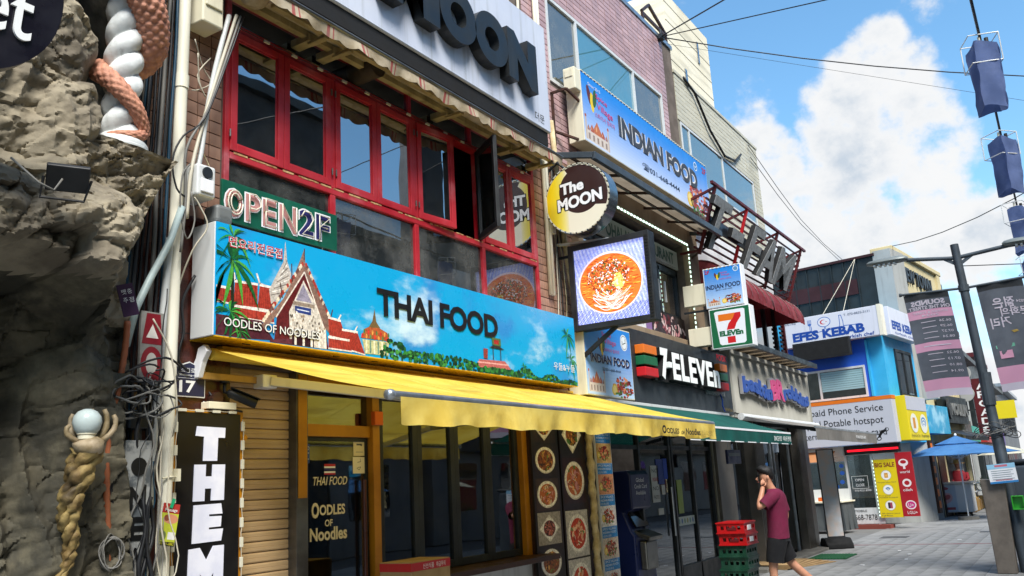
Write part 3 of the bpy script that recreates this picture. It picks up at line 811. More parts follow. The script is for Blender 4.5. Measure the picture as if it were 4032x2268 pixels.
roof([(0.01, 0.24), (0.01, 0.35), (0.15, 0.35), (0.15, 0.24)]); roof([(0.16, 0.23), (0.17, 0.41), (0.38, 0.42), (0.38, 0.24)]); roof([(0.38, 0.24), (0.40, 0.42), (0.54, 0.42), (0.54, 0.24)]); roof([(0.17, 0.15), (0.16, 0.23), (0.54, 0.23), (0.54, 0.15)])
a.poly([(0.01, 0.004), (0.01, 0.15), (0.42, 0.15), (0.54, 0.02), (0.26, 0.004)], '#4a1e2a')
a.line([(0.16, 0.47), (0.172, 0.42), (0.22, .405)], .016, '#e4dcd8'); a.line([(0.37, 0.50), (0.40, 0.43), (0.46, .42)], .016, '#e4dcd8')
a.poly([(0.49, 0.40), (0.60, 0.59), (0.63, 0.64), (0.65, 0.81), (0.67, 0.65), (0.71, 0.56), (0.69, 0.46), (0.51, 0.29)], '#b9b3ae')
for k in range(9): a.line([(.505 + .016 * k, .36 + .028 * k), (.70 - .004 * k, .42 + .03 * k)], .008, ['#7d756f', '#e0dcd8'][k % 2])
a.poly([(0.85, 0.61), (0.57, 0.21), (0.54, 0.004), (1.11, 0.01), (1.08, 0.18)], '#5a1a1c')
a.poly([(0.84, 0.53), (0.69, 0.26), (0.70, 0.01), (1.09, 0.01), (1.08, 0.23), (0.96, 0.37)], '#c9c3bc')
a.poly([(.84, .50), (.76, .36), (.93, .36)], '#8f8aa0'); a.rect(.73, .32, .96, .35, '#8a7c70')
a.poly([(0.75, 0.265), (0.75, 0.315), (0.92, 0.315), (0.92, 0.26)], '#24387a'); a.line([(.77, .29), (.90, .287)], .008, '#c9cfe0')
for i in range(60): a.ell(r5.uniform(.70, 1.08), r5.uniform(.09, .27), .008, .012, r5.choice(['#8d857c', '#efeae4', '#5f564e', '#a08c78']), 6)
a.poly([(0.72, 0.01), (0.72, 0.10), (0.95, 0.09), (0.95, 0.01)], '#31141a')
for x in (.745, .83, .915, 1.0, 1.06): a.rect(x, .01, x + .022, .13, '#e3dfd8')
go = [(0.85, 0.79), (0.86, 0.67), (1.01, 0.44), (1.11, 0.27), (1.20, 0.15), (1.16, 0.11), (1.06, 0.19), (0.85, 0.61)]
a.poly(go, '#7d6258'); a.poly([(0.85, 0.79), (0.85, 0.61), (0.57, 0.22), (0.45, 0.09), (0.42, 0.12), (0.63, 0.35), (0.72, 0.50)], '#8a6c60')
for k in range(26):
    f = k / 25
    for sgn in (-1, 1): a.ell(.85 + sgn * (.02 + .33 * f) + (.06 * f if sgn < 0 else 0) * -1, .66 - .5 * f, .014, .02, r5.choice(['#c9b8a4', '#a3382c', '#e0d2bc', '#6a4a44']), 6)
a.line([(.85, .60), (1.06, .18)], .012, '#d9d0c8'); a.line([(.85, .60), (.56, .2)], .012, '#d9d0c8')
for p_ in ([(.85, .79), (.848, .70)], [(.72, .50), (.715, .64)], [(1.13, .25), (1.16, .34)], [(.62, .36), (.60, .47)]): a.line(p_, .01, '#4a2a24')
roof([(1.12, 0.12), (1.11, 0.27), (1.25, 0.26), (1.32, 0.11)]); roof([(1.35, 0.03), (1.27, 0.19), (1.45, 0.19), (1.54, 0.01)]); roof([(1.11, 0.02), (1.11, 0.11), (1.35, 0.11), (1.38, 0.02)])
a.line([(1.22, 0.26), (1.255, 0.31)], .014, '#e4dcd8'); a.line([(1.41, 0.18), (1.45, 0.24)], .014, '#e4dcd8')
a.poly([(0.60, 0.04), (.5, .02), (.5, .006), (.72, .006), (.72, .05)], '#5c2a34')
a.poly([(1.54, 0.02), (1.51, 0.14), (1.85, 0.15), (1.84, 0.03)], '#b9b98a')
for k in range(6): a.rect(1.55 + .05 * k, .03, 1.57 + .05 * k, .14, ['#e0dcc0', '#6a8a7c'][k % 2])
a.poly([(1.49, 0.15), (1.54, 0.23), (1.65, 0.28), (1.83, 0.23), (1.87, 0.16)], '#a8552c')
for k in range(14): a.ell(1.51 + .026 * k, .17 + .04 * (k % 2), .012, .022, ['#c9302a', '#4a7a44', '#d89a4a'][k % 3], 6)
a.poly([(1.59, 0.25), (1.64, 0.31), (1.67, 0.42), (1.69, 0.31), (1.74, 0.26)], '#6f5a34')
def hill(x): 
    P = [(1.5, .0), (1.72, 0.05), (1.85, 0.17), (2.01, 0.16), (2.09, 0.09), (2.35, 0.10), (2.82, 0.11), (3.20, 0.08), (3.60, 0.07), (3.89, 0.04), (4.05, .10), (4.2, .10), (4.3, .03), (4.45, .02), (4.55, .07), (4.75, .08), (4.85, .03), (5.0, .04), (5.1, .05), (5.28, .03)]
    for (x0, y0), (x1, y1) in zip(P[:-1], P[1:]):
        if x0 <= x <= x1: return y0 + (y1 - y0) * (x - x0) / (x1 - x0)
    return 0
for i in range(560):
    x = r5.uniform(1.75, 5.27); h_ = hill(x); y = h_ * (1 - r5.random() ** 1.6)
    if y < .012: y = .012
    a.ell(x, y, r5.uniform(.012, .03), min(y, r5.uniform(.010, .024)), r5.choice(['#123c1c', '#1f5a26', '#2f7a34', '#0c2e18', '#3f8a3a', '#184a24']), 7)
a.poly([(3.21, 0.05), (3.22, 0.13), (3.70, 0.15), (3.82, 0.07)], '#b0605c'); a.line([(3.2, .10), (3.76, .115)], .014, '#d9a09c')
a.rect(3.48, .15, 3.495, .29, '#3a3230'); a.rect(3.62, .15, 3.635, .29, '#3a3230'); a.poly([(3.41, 0.27), (3.55, 0.31), (3.71, 0.27)], '#2c2826'); a.poly([(3.48, 0.30), (3.47, 0.38), (3.64, 0.38), (3.64, 0.30)], '#4a6a3a'); a.rect(3.51, .315, 3.60, .36, '#a32a22')
a.poly([(3.31, 0.15), (3.31, 0.25), (3.39, 0.25), (3.38, 0.15)], '#8a3a34')
for i in range(60): x = r5.uniform(3.2, 3.85); a.ell(x, r5.uniform(.02, .06), .03, .018, r5.choice(['#123c1c', '#1f5a26', '#2f7a34']), 7)
palm(a, .15, .74, .20, 3, 10); palm(a, .14, .56, .30, 4, 11, .16); palm(a, .13, .18, .20, 6, 12); palm(a, .22, .05, .12, 9, 8); palm(a, 5.10, .58, .20, 12, 10, .0); palm(a, 5.16, .30, .18, 13, 9); palm(a, 4.08, .12, .09, 15, 12, .02)
a.build('temple_picture', t, m_['print_photo'])
text('THAI FOOD', (5.66, -.3, 3.125), FX, FZ, 1.90, .245, m_['letter_flat'], t, bold=.034, off=.0085, sp=.95)
for b, mm, o in ((.05, 'letter_flat', .0085), (.004, 'letter_white', .0095)):
    text('OODLES OF NOODLES', (4.035, -.3, 2.825), FX, FZ, .93, .062, m_[mm], t, bold=b, off=o)
for b, mm, o in ((.045, 'letter_white', .0085), (.006, 'letter_red', .0095)): text('면요리전문점', (4.065, -.3, 3.405), FX, FZ, .51, .085, m_[mm], t, bold=b, off=o)
text('우들&누들', (8.69, -.3, 2.905), FX, FZ, .5, .085, m_['letter_white'], t, off=.0085)

# ------------------------------------------------------------------ neon OPEN 2F sign
t = thing('neon_sign', 'green OPEN 2F neon board propped on the long blue sign', 'sign', (4.7, -.12, 3.66))
MB().box(4.14, 5.36, -.135, -.11, 3.665, 3.985).build('board', m_['neon_green'], t, bev=.003)
for q_ in ([(4.20, -.12, 3.67), (4.22, -.08, 3.60)], [(5.2, -.12, 3.67), (5.25, -.05, 3.58)]): MB().tube(q_, .006, 6).build('stay', m_['cable_grey'], t)
for ch, x, wd_, c in (('O', 4.165, .165, 'neon_pink'), ('P', 4.36, .14, 'neon_pink'), ('E', 4.53, .135, 'neon_pink'), ('N', 4.70, .185, 'neon_pink'), ('2', 4.915, .16, 'neon_blue'), ('F', 5.105, .16, 'neon_blue')):
    z0 = 3.705 + (.03 if c == 'neon_blue' else 0) * .5
    text(ch, (x - .012, -.135, z0 - .012), FX, FZ, wd_ + .024, .244, m_['white'], t, bold=.055, off=.003)
    text(ch, (x, -.135, z0), FX, FZ, wd_, .22, m_[c], t, bold=.035, off=.006)
def neon(paths):
    nt = MB(); cl = MB()
    for x, wd_, P in paths:
        P = [(x + wd_ * q[0], -.16, 3.71 + .215 * q[1]) for q in P]
        nt.tube(P, .0055, 6)
        for q in P[::2]: cl.tube([q, (q[0], -.135, q[2])], .005, 5)
    nt.build('neon_tube', m_['neon_tube'], t, smooth=True); cl.build('tube_clip', m_['awning_metal'], t)['kind'] = 'stuff'
circ = [(.5 + .42 * math.cos(a_), .5 + .44 * math.sin(a_)) for a_ in [i * .3927 + .4 for i in range(16)]]
neon([(4.165, .165, circ), (4.165, .165, [(.5 + (q[0] - .5) * .62, .5 + (q[1] - .5) * .74) for q in circ]), (4.36, .14, [(.15, 0), (.15, 1), (.6, 1), (.95, .85), (.95, .6), (.6, .45), (.25, .45)]), (4.53, .135, [(.95, 0), (.1, 0), (.1, .5), (.8, .5), (.1, .52), (.1, 1), (.95, 1)]),
      (4.70, .185, [(.1, 0), (.1, 1), (.5, .5), (.9, 0), (.9, 1)]), (4.915, .16, [(.05, .75), (.25, .98), (.7, .98), (.9, .75), (.6, .4), (.1, .05), (.95, .05)]), (5.105, .16, [(.15, 0), (.15, 1), (.9, 1), (.2, .55), (.75, .55)])])

# ------------------------------------------------------------------ MOON sign over the retracted striped awning
t = thing('shop_sign', 'large pale sign box with raised black letters at the top', 'sign', (6.4, -.2, 5.84))
MB().box(3.75, 8.90, -.36, -.03, 5.84, 7.27).build('cabinet', m_['alu_white'], t, bev=.008)
MB().box(3.76, 8.893, -.368, -.358, 5.852, 7.262).build('face_panel', m_['moon_white'], t)
MB().box(3.75, 8.86, -.34, -.02, 5.66, 5.838).build('black_soffit', m_['dark_soft'], t)
for ch, x0, x1 in (('T', 3.80, 4.20), ('M', 5.64, 6.49), ('O', 6.50, 7.15), ('O', 7.13, 7.78), ('N', 7.78, 8.42)):
    text(ch, (x0, -.368, 6.14), FX, FZ, x1 - x0, .62, m_['letter_black'], t, ext=.13, bold=.075, off=0, res=8)
text('더문', (8.53, -.368, 5.90), FX, FZ, .22, .115, m_['letter_flat'], t, off=.002, bold=-.0)
t = thing('retracted_awning', 'folded striped awning with scalloped edge below the pale sign', 'awning', (6.5, -.4, 5.3))
n = 150
def valance(u_, v_):
    x = 4.0 + u_ * 4.85; s_ = (u_ * 24) % 1
    drop = .085 + .028 * math.sin(math.pi * s_)
    z = 5.46 - v_ * drop - .015 * math.sin(u_ * 3); y = -.53 + .012 * math.sin(u_ * 90) * v_ + .02 * math.sin(u_ * 37 + 1) * v_
    return (x, y, z)
b = MB().grid(valance, 300, 3)
b.m = [1 if ((i % 300) % 25) in (3, 4, 7) else 0 for i in range(len(b.f))]
b.build('valance', [m_['stripe_beige'], m_['stripe_red']], t, smooth=True, fix=False)
b = MB().grid(lambda u_, v_: (4.0 + u_ * 4.85, -.53 + v_ * .33, 5.462 + v_ * .07 + .01 * math.sin(u_ * 50) * math.sin(v_ * 3.1)), 120, 3); b.build('canopy_cloth', m_['stripe_beige'], t, smooth=True)
MB().tube([(4.0, -.53, 5.465), (8.85, -.53, 5.465)], .018, 8).build('front_bar', m_['brushed'], t)
for q_ in ((4.15, 8.95, -.22, -.16, 5.47, 5.53), (4.4, 6.9, -.40, -.35, 5.44, 5.475), (7.4, 8.8, -.40, -.35, 5.44, 5.475)): MB().box(*q_).build('torsion_bar', m_['awning_metal'], t, bev=.004)
for x in (4.98, 5.28, 6.95, 8.2, 8.85): MB().box(x - .05, x + .05, -.24, -.02, 5.43, 5.50).box(x - .03, x + .03, -.40, -.2, 5.41, 5.44).build('bracket', m_['awning_metal'], t, bev=.005)
b = MB(); b.lathe([(.10, 0), (.12, .04), (.12, .13), (.09, .17)], (4.16, -.35, 5.50), 12, Matrix.Rotation(math.pi / 2, 3, 'Y')).lathe([(.07, 0), (.09, .02), (.09, .1), (.05, .14)], (4.05, -.42, 5.53), 10, Matrix.Rotation(math.pi / 2, 3, 'Y'))
b.build('fabric_roll', m_['stripe_beige'], t, smooth=True)

# ------------------------------------------------------------------ yellow awning
t = thing('yellow_awning', 'long open yellow awning over the noodle shop front', 'awning', (7, -.15, 2.6))
FY, BZ = -1.70, 2.205
X0, X1 = 4.16, 9.84
def cloth(u_, v_):
    x = X0 + (X1 - X0) * u_ + (4.06 - X0) * (1 - v_) * (1 - u_)
    return (x, -.15 + (FY + .15) * v_, 2.685 + (BZ + .028 - 2.685) * v_ - .035 * math.sin(math.pi * v_) * (1 - .3 * math.sin(u_ * 9)) + .006 * math.sin(u_ * 44 + v_ * 5) * math.sin(v_ * 3.1) + .010 * math.sin(u_ * 13 + 1) * math.sin(math.pi * v_))
MB().grid(cloth, 60, 12).build('canopy_cloth', m_['yellow_fabric'], t, smooth=True, fix=False)
for k in range(1, 7):
    uu = k / 7; MB().tube([V(cloth(uu, v_ / 12)) + V((0, 0, .0015)) for v_ in range(13)], .0035, 5).build('seam', m_['yellow_valance'], t)
def val(u_, v_):
    return (X0 + .06 + (X1 - X0 - .06) * u_, FY - .028 + .022 * math.sin(u_ * 46 + 1.2 * math.sin(u_ * 13)) * v_ + .012 * math.sin(u_ * 130) * v_ * v_, BZ - .01 - .165 * v_ - .009 * math.sin(u_ * 31) * v_ - .006 * math.sin(u_ * 83 + 1) * v_)
MB().grid(val, 170, 5).build('valance', m_['yellow_valance'], t, smooth=True, fix=False)
MB().tube([(X0, FY, BZ), (X1, FY, BZ)], .028, 12).build('front_bar', m_['alu'], t, smooth=30)
MB().lathe([(.02, -.02), (.034, -.01), (.036, .01), (.03, .035), (.012, .04)], (X0, FY, BZ), 14, Matrix.Rotation(-math.pi / 2, 3, 'Y')).build('end_cap', m_['alu'], t, smooth=True)
MB().tube([(4.06, -.15, 2.645), (9.9, -.15, 2.645)], .042, 14).build('roller', m_['yellow_fabric'], t, smooth=30)
MB().box(4.2, 9.9, -.10, -.03, 2.70, 2.725).build('cover_strip', m_['yellow_alu_and_bounce'], t)
MB().box(4.03, 9.9, -.09, -.03, 2.475, 2.525).build('torsion_bar', M('gold_bar', '#a8854a', .4, .3, dirt='#6e5a34', da=.4), t, bev=.004)
b = MB(); b.prism([(4.00, -.09, 2.48), (4.00, -.02, 2.48), (4.00, -.02, 2.56), (4.00, -.06, 2.62), (4.00, -.08, 2.69), (4.00, -.14, 2.71), (4.00, -.18, 2.66), (4.00, -.13, 2.59)], (.045, 0, 0)); b.build('end_bracket', m_['white'], t, bev=.006)
for ax, ex, ez in ((4.60, 5.55, 2.19), (9.2, 8.2, 2.19)):
    MB().box(ax - .07, ax + .07, -.16, -.05, 2.44, 2.54).build('arm_bracket', m_['white'], t, bev=.008)
    mid = ((ax + ex) / 2 + (.6 if ex > ax else -.6), -.85, 2.34)
    MB().beam((ax, -.16, 2.49), mid, .045, .07).build('arm', m_['ivory'], t, bev=.006)
    MB().beam(mid, (ex, FY + .03, ez), .04, .055).build('arm', m_['ivory'], t, bev=.006)
YD = lambda fx, fy: (fx, fy)
text('O', (8.22, FY - .055, 2.055), FX, FZ, .105, .085, m_['letter_flat'], t, bold=.05, off=.002); text('ODLES', (8.33, FY - .055, 2.06), FX, FZ, .33, .055, m_['letter_flat'], t, bold=.03, off=.002)
text('OF', (8.72, FY - .055, 2.06), FX, FZ, .09, .035, m_['letter_flat'], t, bold=.02, off=.002); text('Noodles', (8.85, FY - .055, 2.055), FX, FZ, .42, .07, m_['letter_flat'], t, bold=.03, off=.002)
text('면요리 전문점', (9.32, FY - .055, 2.06), FX, FZ, .32, .055, M('faded', '#8a7434', .7), t, off=.002)

# ------------------------------------------------------------------ small things on the left pillar
t = thing('cctv_camera', 'dark bullet security camera hanging under the yellow awning bar', 'camera', (4.25, -.1, 2.47))
MB().lathe([(.035, 0), (.035, .012)], (4.25, -.07, 2.462), 14).build('mount', m_['dark'], t)
MB().tube([(4.25, -.07, 2.46), (4.25, -.07, 2.40), (4.28, -.11, 2.375)], .014, 8).build('bracket', m_['dark'], t, smooth=True)
MB().tube([(4.255, -.095, 2.395), (4.27, -.11, 2.385), (4.40, -.20, 2.315), (4.42, -.215, 2.305)], [.018, .034, .038, .036], 12).build('housing', m_['dark'], t, smooth=40)
MB().beam((4.27, -.11, 2.425), (4.44, -.23, 2.335), .075, .006).build('sun_shield', m_['dark'], t)
t = thing('junction_box', 'small grey cable box on top of the black vertical sign', 'box', (4.2, -.1, 2.27))
MB().box(4.07, 4.31, -.13, -.04, 2.265, 2.315).build('case', m_['ivory'], t, bev=.004)
MB().tube([(4.12, -.06, 2.39), (4.16, -.08, 2.33), (4.28, -.12, 2.27), (4.37, -.12, 2.255)], .008, 6).build('cable', m_['cable'], t, smooth=True)
MB().tube([(4.17, -.03, 2.345), (4.17, -.10, 2.345)], .045, 12).build('cover', m_['wood_dark'], t)
t = thing('address_plate', 'navy house-shaped street number plate reading 17', 'sign', (3.99, -.05, 2.35))
hp = [(3.82, 2.345), (4.095, 2.345), (4.095, 2.545), (3.96, 2.595), (3.82, 2.545)]
MB().prism([(x, -.04, z) for x, z in hp], (0, -.012, 0)).build('plate', m_['alu_white'], t, bev=.003)
a = Art((3.82, -.052, 2.345), FX, FZ); a.poly([(.008, .008), (.267, .008), (.267, .195), (.14, .241), (.008, .195)], '#1c2140'); a.rect(.008, .13, .267, .133, '#c9ccd4'); a.build('print', t)
LW = m_['letter_white']
text('쇼핑로', (3.885, -.052, 2.515), FX, FZ, .12, .034, LW, t, off=.003); text('Shopping-ro', (3.875, -.052, 2.488), FX, FZ, .14, .018, LW, t, off=.003); text('17', (3.875, -.052, 2.375), FX, FZ, .135, .085, LW, t, off=.003, bold=.03)
tag(MB().boxm(Matrix.Translation((4.11, -.04, 2.30)) @ Matrix.Rotation(.35, 4, 'Y'), .05, .004, .034).build('paper_sticker', m_['white'], None), 'torn white sticker on the brown pillar', 'sticker')
t = thing('vertical_sign', 'tall black vertical sign with large white block letters', 'sign', (4.1, -.1, .4))
MB().box(3.835, 4.365, -.11, -.045, .25, 2.235).build('board', M('sign_black', '#0e0c0d', .35), t, bev=.003)
MB().box(3.80, 4.395, -.10, -.04, .22, 2.255).build('frame', m_['ochre'], t)
mods = [(3.86 + .142 * i, 2.247, 0) for i in range(4)] + [(3.815, 2.13 - .155 * i, 1) for i in range(9)] + [(4.383, 2.15 - .135 * i, 1) for i in range(11)]
wr = MB()
for (x, z, vv) in mods:
    MB().box(x - (.013 if vv else .034), x + (.013 if vv else .034), -.122, -.108, z - (.034 if vv else .010), z + (.034 if vv else .010)).build('led_module', m_['led_module'], t, bev=.002)
wr.tube([(3.815, -.115, .4)] + [(3.815 + rnd.uniform(-.008, .008), -.118, .5 + .1 * i) for i in range(17)] + [(3.82 + .056 * i, -.118, 2.25 + rnd.uniform(-.006, .008)) for i in range(10)], .003, 5)
wr.tube([(4.383 + rnd.uniform(-.008, .008), -.118, 2.2 - .1 * i) for i in range(18)], .003, 5).build('wire', m_['cable_white'], t)
WL = m_['white_letter']
def glyph(poly, hole=None):
    MB().prism([(x, -.118, z) for x, z in poly], (0, .006, 0)).build('letter', WL, t)
glyph([(3.975, 2.075), (3.985, 2.14), (4.225, 2.135), (4.222, 2.065), (4.163, 2.065), (4.158, 1.905), (4.04, 1.905), (4.045, 2.07)])
glyph([(3.965, 1.635), (3.97, 1.88), (4.065, 1.88), (4.063, 1.80), (4.118, 1.80), (4.12, 1.88), (4.228, 1.88), (4.222, 1.637), (4.112, 1.637), (4.115, 1.718), (4.06, 1.718), (4.058, 1.635)])
glyph([(3.965, 1.36), (3.972, 1.61), (4.20, 1.615), (4.212, 1.545), (4.10, 1.545), (4.10, 1.532), (4.205, 1.53), (4.20, 1.46), (4.10, 1.458), (4.10, 1.445), (4.22, 1.445), (4.205, 1.365)])
glyph([(3.935, 1.05), (3.94, 1.325), (4.03, 1.33), (4.085, 1.245), (4.14, 1.335), (4.23, 1.335), (4.225, 1.05), (4.15, 1.05), (4.145, 1.16), (4.09, 1.09), (4.035, 1.16), (4.03, 1.05)])
tag(MB().boxm(Matrix.Translation((4.404, -.115, 2.07)) @ Matrix.Rotation(.78, 4, 'Y'), .034, .006, .034).build('star_badge', m_['ochre'], None), 'small yellow star badge on the edge of the black sign', 'badge')
t = thing('carton', 'brown cardboard carton with red printed band on the counter front', 'box', (5.78, -.6, 0))
MB().box(5.52, 6.02, -.72, -.40, .72, 1.09).build('box', m_['cardboard'], t, bev=.006)
a = Art((5.52, -.72, .72), FX, FZ); a.rect(.0, .30, .5, .362, '#b3222a'); a.build('print', t)
a = Art((5.52, -.40, .72), (0, -1, 0), FZ); a.rect(0, .30, .32, .362, '#b3222a'); a.build('print', t)
text('신선식품', (5.66, -.72, 1.03), FX, FZ, .14, .04, LW, t); text('취급주의', (5.83, -.72, 1.03), FX, FZ, .12, .04, LW, t)
t2 = thing('stool', 'low plain stool under the carton by the door', 'stool', (5.78, -.55, 0))
MB().box(5.50, 6.05, -.75, -.36, .66, .718).build('seat', m_['wood_dark'], t2)
for x in (5.54, 6.01):
    for y in (-.71, -.40): MB().box(x - .02, x + .02, y - .02, y + .02, 0, .66).build('leg', m_['dark_metal'], t2)
# ------------------------------------------------------------------ round blade sign
def disc_x(mb, c, r, x0, x1, n=40):
    cx, cy = c; return mb.lathe([(r, x0), (r, x1)], (0, cx, cy), n, Matrix(((0, 0, 1), (1, 0, 0), (0, 1, 0))))
t = thing('round_sign', 'round blade sign with half brown half yellow face', 'sign', (9.3, -.03, 5.05))
disc_x(MB(), (-.50, 5.05), .455, 9.20, 9.42).build('drum', M('chrome', '#a8acae', .16, .95, c2='#8f9496', vs=3), t, smooth=40)
a = Art((9.20, -.50, 5.05), BX, FZ)
a.ell(0, 0, .435, .435, '#ded9c6', 48)
for i in range(18):
    x = -.42 + .016 * i; f = i / 18; h = math.sqrt(max(0, .432 ** 2 - x * x)); h2 = math.sqrt(max(0, .432 ** 2 - (x + .017) ** 2))
    c = '#%02x%02x%02x' % (int(226 - 6 * f), int(190 + 24 * f), int(18 + 170 * f * f)); a.poly([(x, -h), (x + .017, -h2), (x + .017, h2), (x, h)], c)
pts = [(.425 * math.cos(q), .425 * math.sin(q)) for q in [math.radians(d_) for d_ in range(-22, 113, 6)]]
inner = [(.06 + .30 * math.cos(q), .10 + .30 * math.sin(q)) for q in [math.radians(d_) for d_ in range(125, 316, 8)]]
a.poly(pts + inner, '#35211f'); a.build('face_print', t)
for s_, w_, h_, z_, x_ in (('The', .33, .145, .07, -.22), ('MOON', .62, .16, -.135, -.27)):
    text(s_, (9.20, -.50 - x_ + .012, 5.05 + z_ - .012), BX, FZ, w_ + .024, h_ + .024, m_['letter_flat'], t, bold=.085, off=.003, fn=lambda fx, fy: (fx, fy + fx * .07)); text(s_, (9.20, -.50 - x_, 5.05 + z_), BX, FZ, w_, h_, m_['white'], t, bold=.045, off=.006, fn=lambda fx, fy: (fx, fy + fx * .07))
for i in range(36):
    q = 2 * math.pi * i / 36; MB().boxm(Matrix.Translation((9.195, -.50 + .443 * math.cos(q), 5.05 + .443 * math.sin(q))) @ Matrix.Rotation(q, 4, 'X'), .01, .012, .05).build('led_module', m_['led_module'], t)
MB().beam((9.31, -.06, 5.05), (9.31, 0, 5.05), .05, .3).build('wall_bracket', m_['ivory'], t, bev=.005); MB().box(9.27, 9.35, -.1, -.0, 4.70, 4.84).build('driver_box', m_['ivory'], t, bev=.005)
MB().tube([(9.3, -.35, 5.47), (9.32, -.2, 5.62), (9.34, -.05, 5.55), (9.36, 0, 5.45)], .02, 8).build('hanger', m_['dark_metal'], t, smooth=True)

# ------------------------------------------------------------------ LED screen
t = thing('led_screen', 'square black LED screen on an arm showing a bowl of red noodles', 'screen', (9.5, -.1, 3.45))
MB().box(9.45, 9.60, -1.30, -.20, 3.44, 4.53).build('cabinet', m_['dark'], t, bev=.008)
b = MB().frame(0, 1.10, 0, 1.09, 0, .03, .07)
b.v = [(9.42 + y, -.20 - x, 3.44 + z) for x, y, z in b.v]; b.build('bezel', m_['dark'], t, bev=.004)
for i in range(26): MB().box(9.412, 9.42, -1.285, -1.245, 3.48 + .039 * i, 3.50 + .039 * i).build('cooling_rib', m_['dark_soft'], t)
a = Art((9.448, -.272, 3.512), BX, FZ)
W_, H_ = .956, .946
rr = random.Random(3)
NP = 64
for i in range(NP):
    for j in range(NP):
        q = rr.random(); g = .5 + .5 * math.sin(i * 1.9 + j * .55); dk = .42 if (j < 12 and (j * 7 + i * 3) % 5 < 2) else 1
        c = ((.24 + .22 * g) * (.75 + .5 * q) * dk, (.30 + .20 * g) * (.75 + .5 * q) * dk, (.72 + .25 * q) * (dk * .6 + .4))
        a.poly([(W_ * i / NP, H_ * j / NP), (W_ * (i + 1) / NP, H_ * j / NP), (W_ * (i + 1) / NP, H_ * (j + 1) / NP), (W_ * i / NP, H_ * (j + 1) / NP)], c, False)
a.k += a.step
a.ell(.47, .47, .43, .385, (.80, .62, .78), 44); a.ell(.47, .465, .415, .365, (.75, .16, .03), 44)
def inb(x, y, f=1.): return ((x - .47) / (.405 * f)) ** 2 + ((y - .465) / (.355 * f)) ** 2 < 1
for i in range(520):
    x, y = rr.uniform(.07, .87), rr.uniform(.11, .82); L = rr.uniform(.02, .07)
    if inb(x, y) and inb(x + L, y): a.rect(x, y, x + L, y + .007, rr.choice([(.55, .03, .005), (.95, .34, .03), (.80, .14, .01), (.95, .5, .08), (.4, .02, .005)]))
for i in range(620):
    q = rr.uniform(0, 6.28); d_ = math.sqrt(rr.random()); x, y = .45 + .29 * d_ * math.cos(q), .55 + .21 * d_ * math.sin(q)
    if inb(x, y, .95): a.ell(x, y, rr.uniform(.006, .024), rr.uniform(.004, .011), rr.choice([(.35, .05, .02), (.5, .08, .02), (.10, .08, .02), (.80, .62, .62), (.7, .2, .08), (.05, .04, .02), (.95, .80, .85), (.16, .20, .04), (.25, .03, .01)]), 6, rr.uniform(0, 3))
for i in range(60): q = rr.uniform(0, 6.28); d_ = math.sqrt(rr.random()); a.ell(.585 + .075 * d_ * math.cos(q), .47 + .10 * d_ * math.sin(q), .018, .014, rr.choice([(.75, .62, .14), (.88, .78, .32), (.6, .5, .12), (.9, .85, .5)]), 6)
for i in range(34):
    q = rr.uniform(0, 1); x0 = rr.uniform(.22, .40); L = rr.uniform(.2, .42); y0 = rr.uniform(.20, .36)
    pts = [(x0 + L * s_ / 8, y0 - .10 * math.sin(math.pi * s_ / 8) * (.4 + q) + .03 * q) for s_ in range(9)]
    if all(inb(*p_, .97) for p_ in pts): a.line(pts, rr.uniform(.005, .010), rr.choice([(.95, .72, .72), (.9, .5, .42), (.98, .85, .9), (.8, .35, .25)]))
a.build('display', t, m_['screen'])
MB().beam((9.5, 0.0, 4.60), (9.5, -.75, 4.54), .04, .03).build('arm', m_['alu_white'], t)
MB().beam((9.50, -.02, 4.42), (9.5, -.25, 4.42), .03, .03).build('arm', m_['dark'], t); MB().beam((9.5, 0, 3.50), (9.5, -.25, 3.46), .05, .03).build('arm', m_['dark'], t)
b = MB(); b.beam((9.52, -.03, 2.98), (9.52, -.75, 3.45), .035, .05); b.build('brace', m_['dark'], t)

# ------------------------------------------------------------------ Indian restaurant signs
SKYB = [('#2f8fd8', 0), ('#3f9fe0', .2), ('#6cb6ea', .4), ('#9cccf0', .6), ('#c9e0f4', .8), ('#e6ecf4', 1.)]
def sky_grad(a, w, h, top=('#1f86d6', '#dfeaf6'), n=20, diag=.25):
    c0, c1 = lin(top[0]), lin(top[1])
    for i in range(n):
        f = ((n - 1 - i) / (n - 1)) ** 1.6; c = tuple(p_ + (q_ - p_) * f for p_, q_ in zip(c0, c1)); a.poly([(0, h * i / n), (w, h * i / n), (w, h * (i + 1) / n), (0, h * (i + 1) / n)], c, False)
    a.k += a.step
def curry(a, x, y, rx, ry, seed):
    r = random.Random(seed)
    for i in range(90):
        q = r.uniform(0, 6.28); d_ = math.sqrt(r.random()); a.ell(x + rx * d_ * math.cos(q), y + ry * d_ * math.sin(q), rx * r.uniform(.08, .2), ry * r.uniform(.08, .2), r.choice(['#7a1a10', '#a83418', '#c4562a', '#5a120c', '#8f2a18', '#d98a5c', '#4f6a24']), 7)
    a.ell(x - rx * .95, y - ry * .3, rx * .3, ry * .55, '#d9b42a', 14, .5); a.ell(x - rx * .95, y - ry * .3, rx * .2, ry * .4, '#ead27a', 12, .5)
    for i in range(8): a.ell(x + rx * r.uniform(-.8, .8), y - ry * r.uniform(.5, 1), rx * .12, ry * .12, '#4f7a2c', 6)
t = thing('shop_sign', 'long blue INDIAN FOOD light box sign with phone number and 2F', 'sign', (12.4, -.15, 6.13))
MB().box(9.97, 14.86, -.295, -.06, 6.12, 7.16).build('cabinet', m_['ivory'], t, bev=.008)
a = Art((9.985, -.295, 6.135), FX, FZ); W_, H_ = 4.86, 1.01
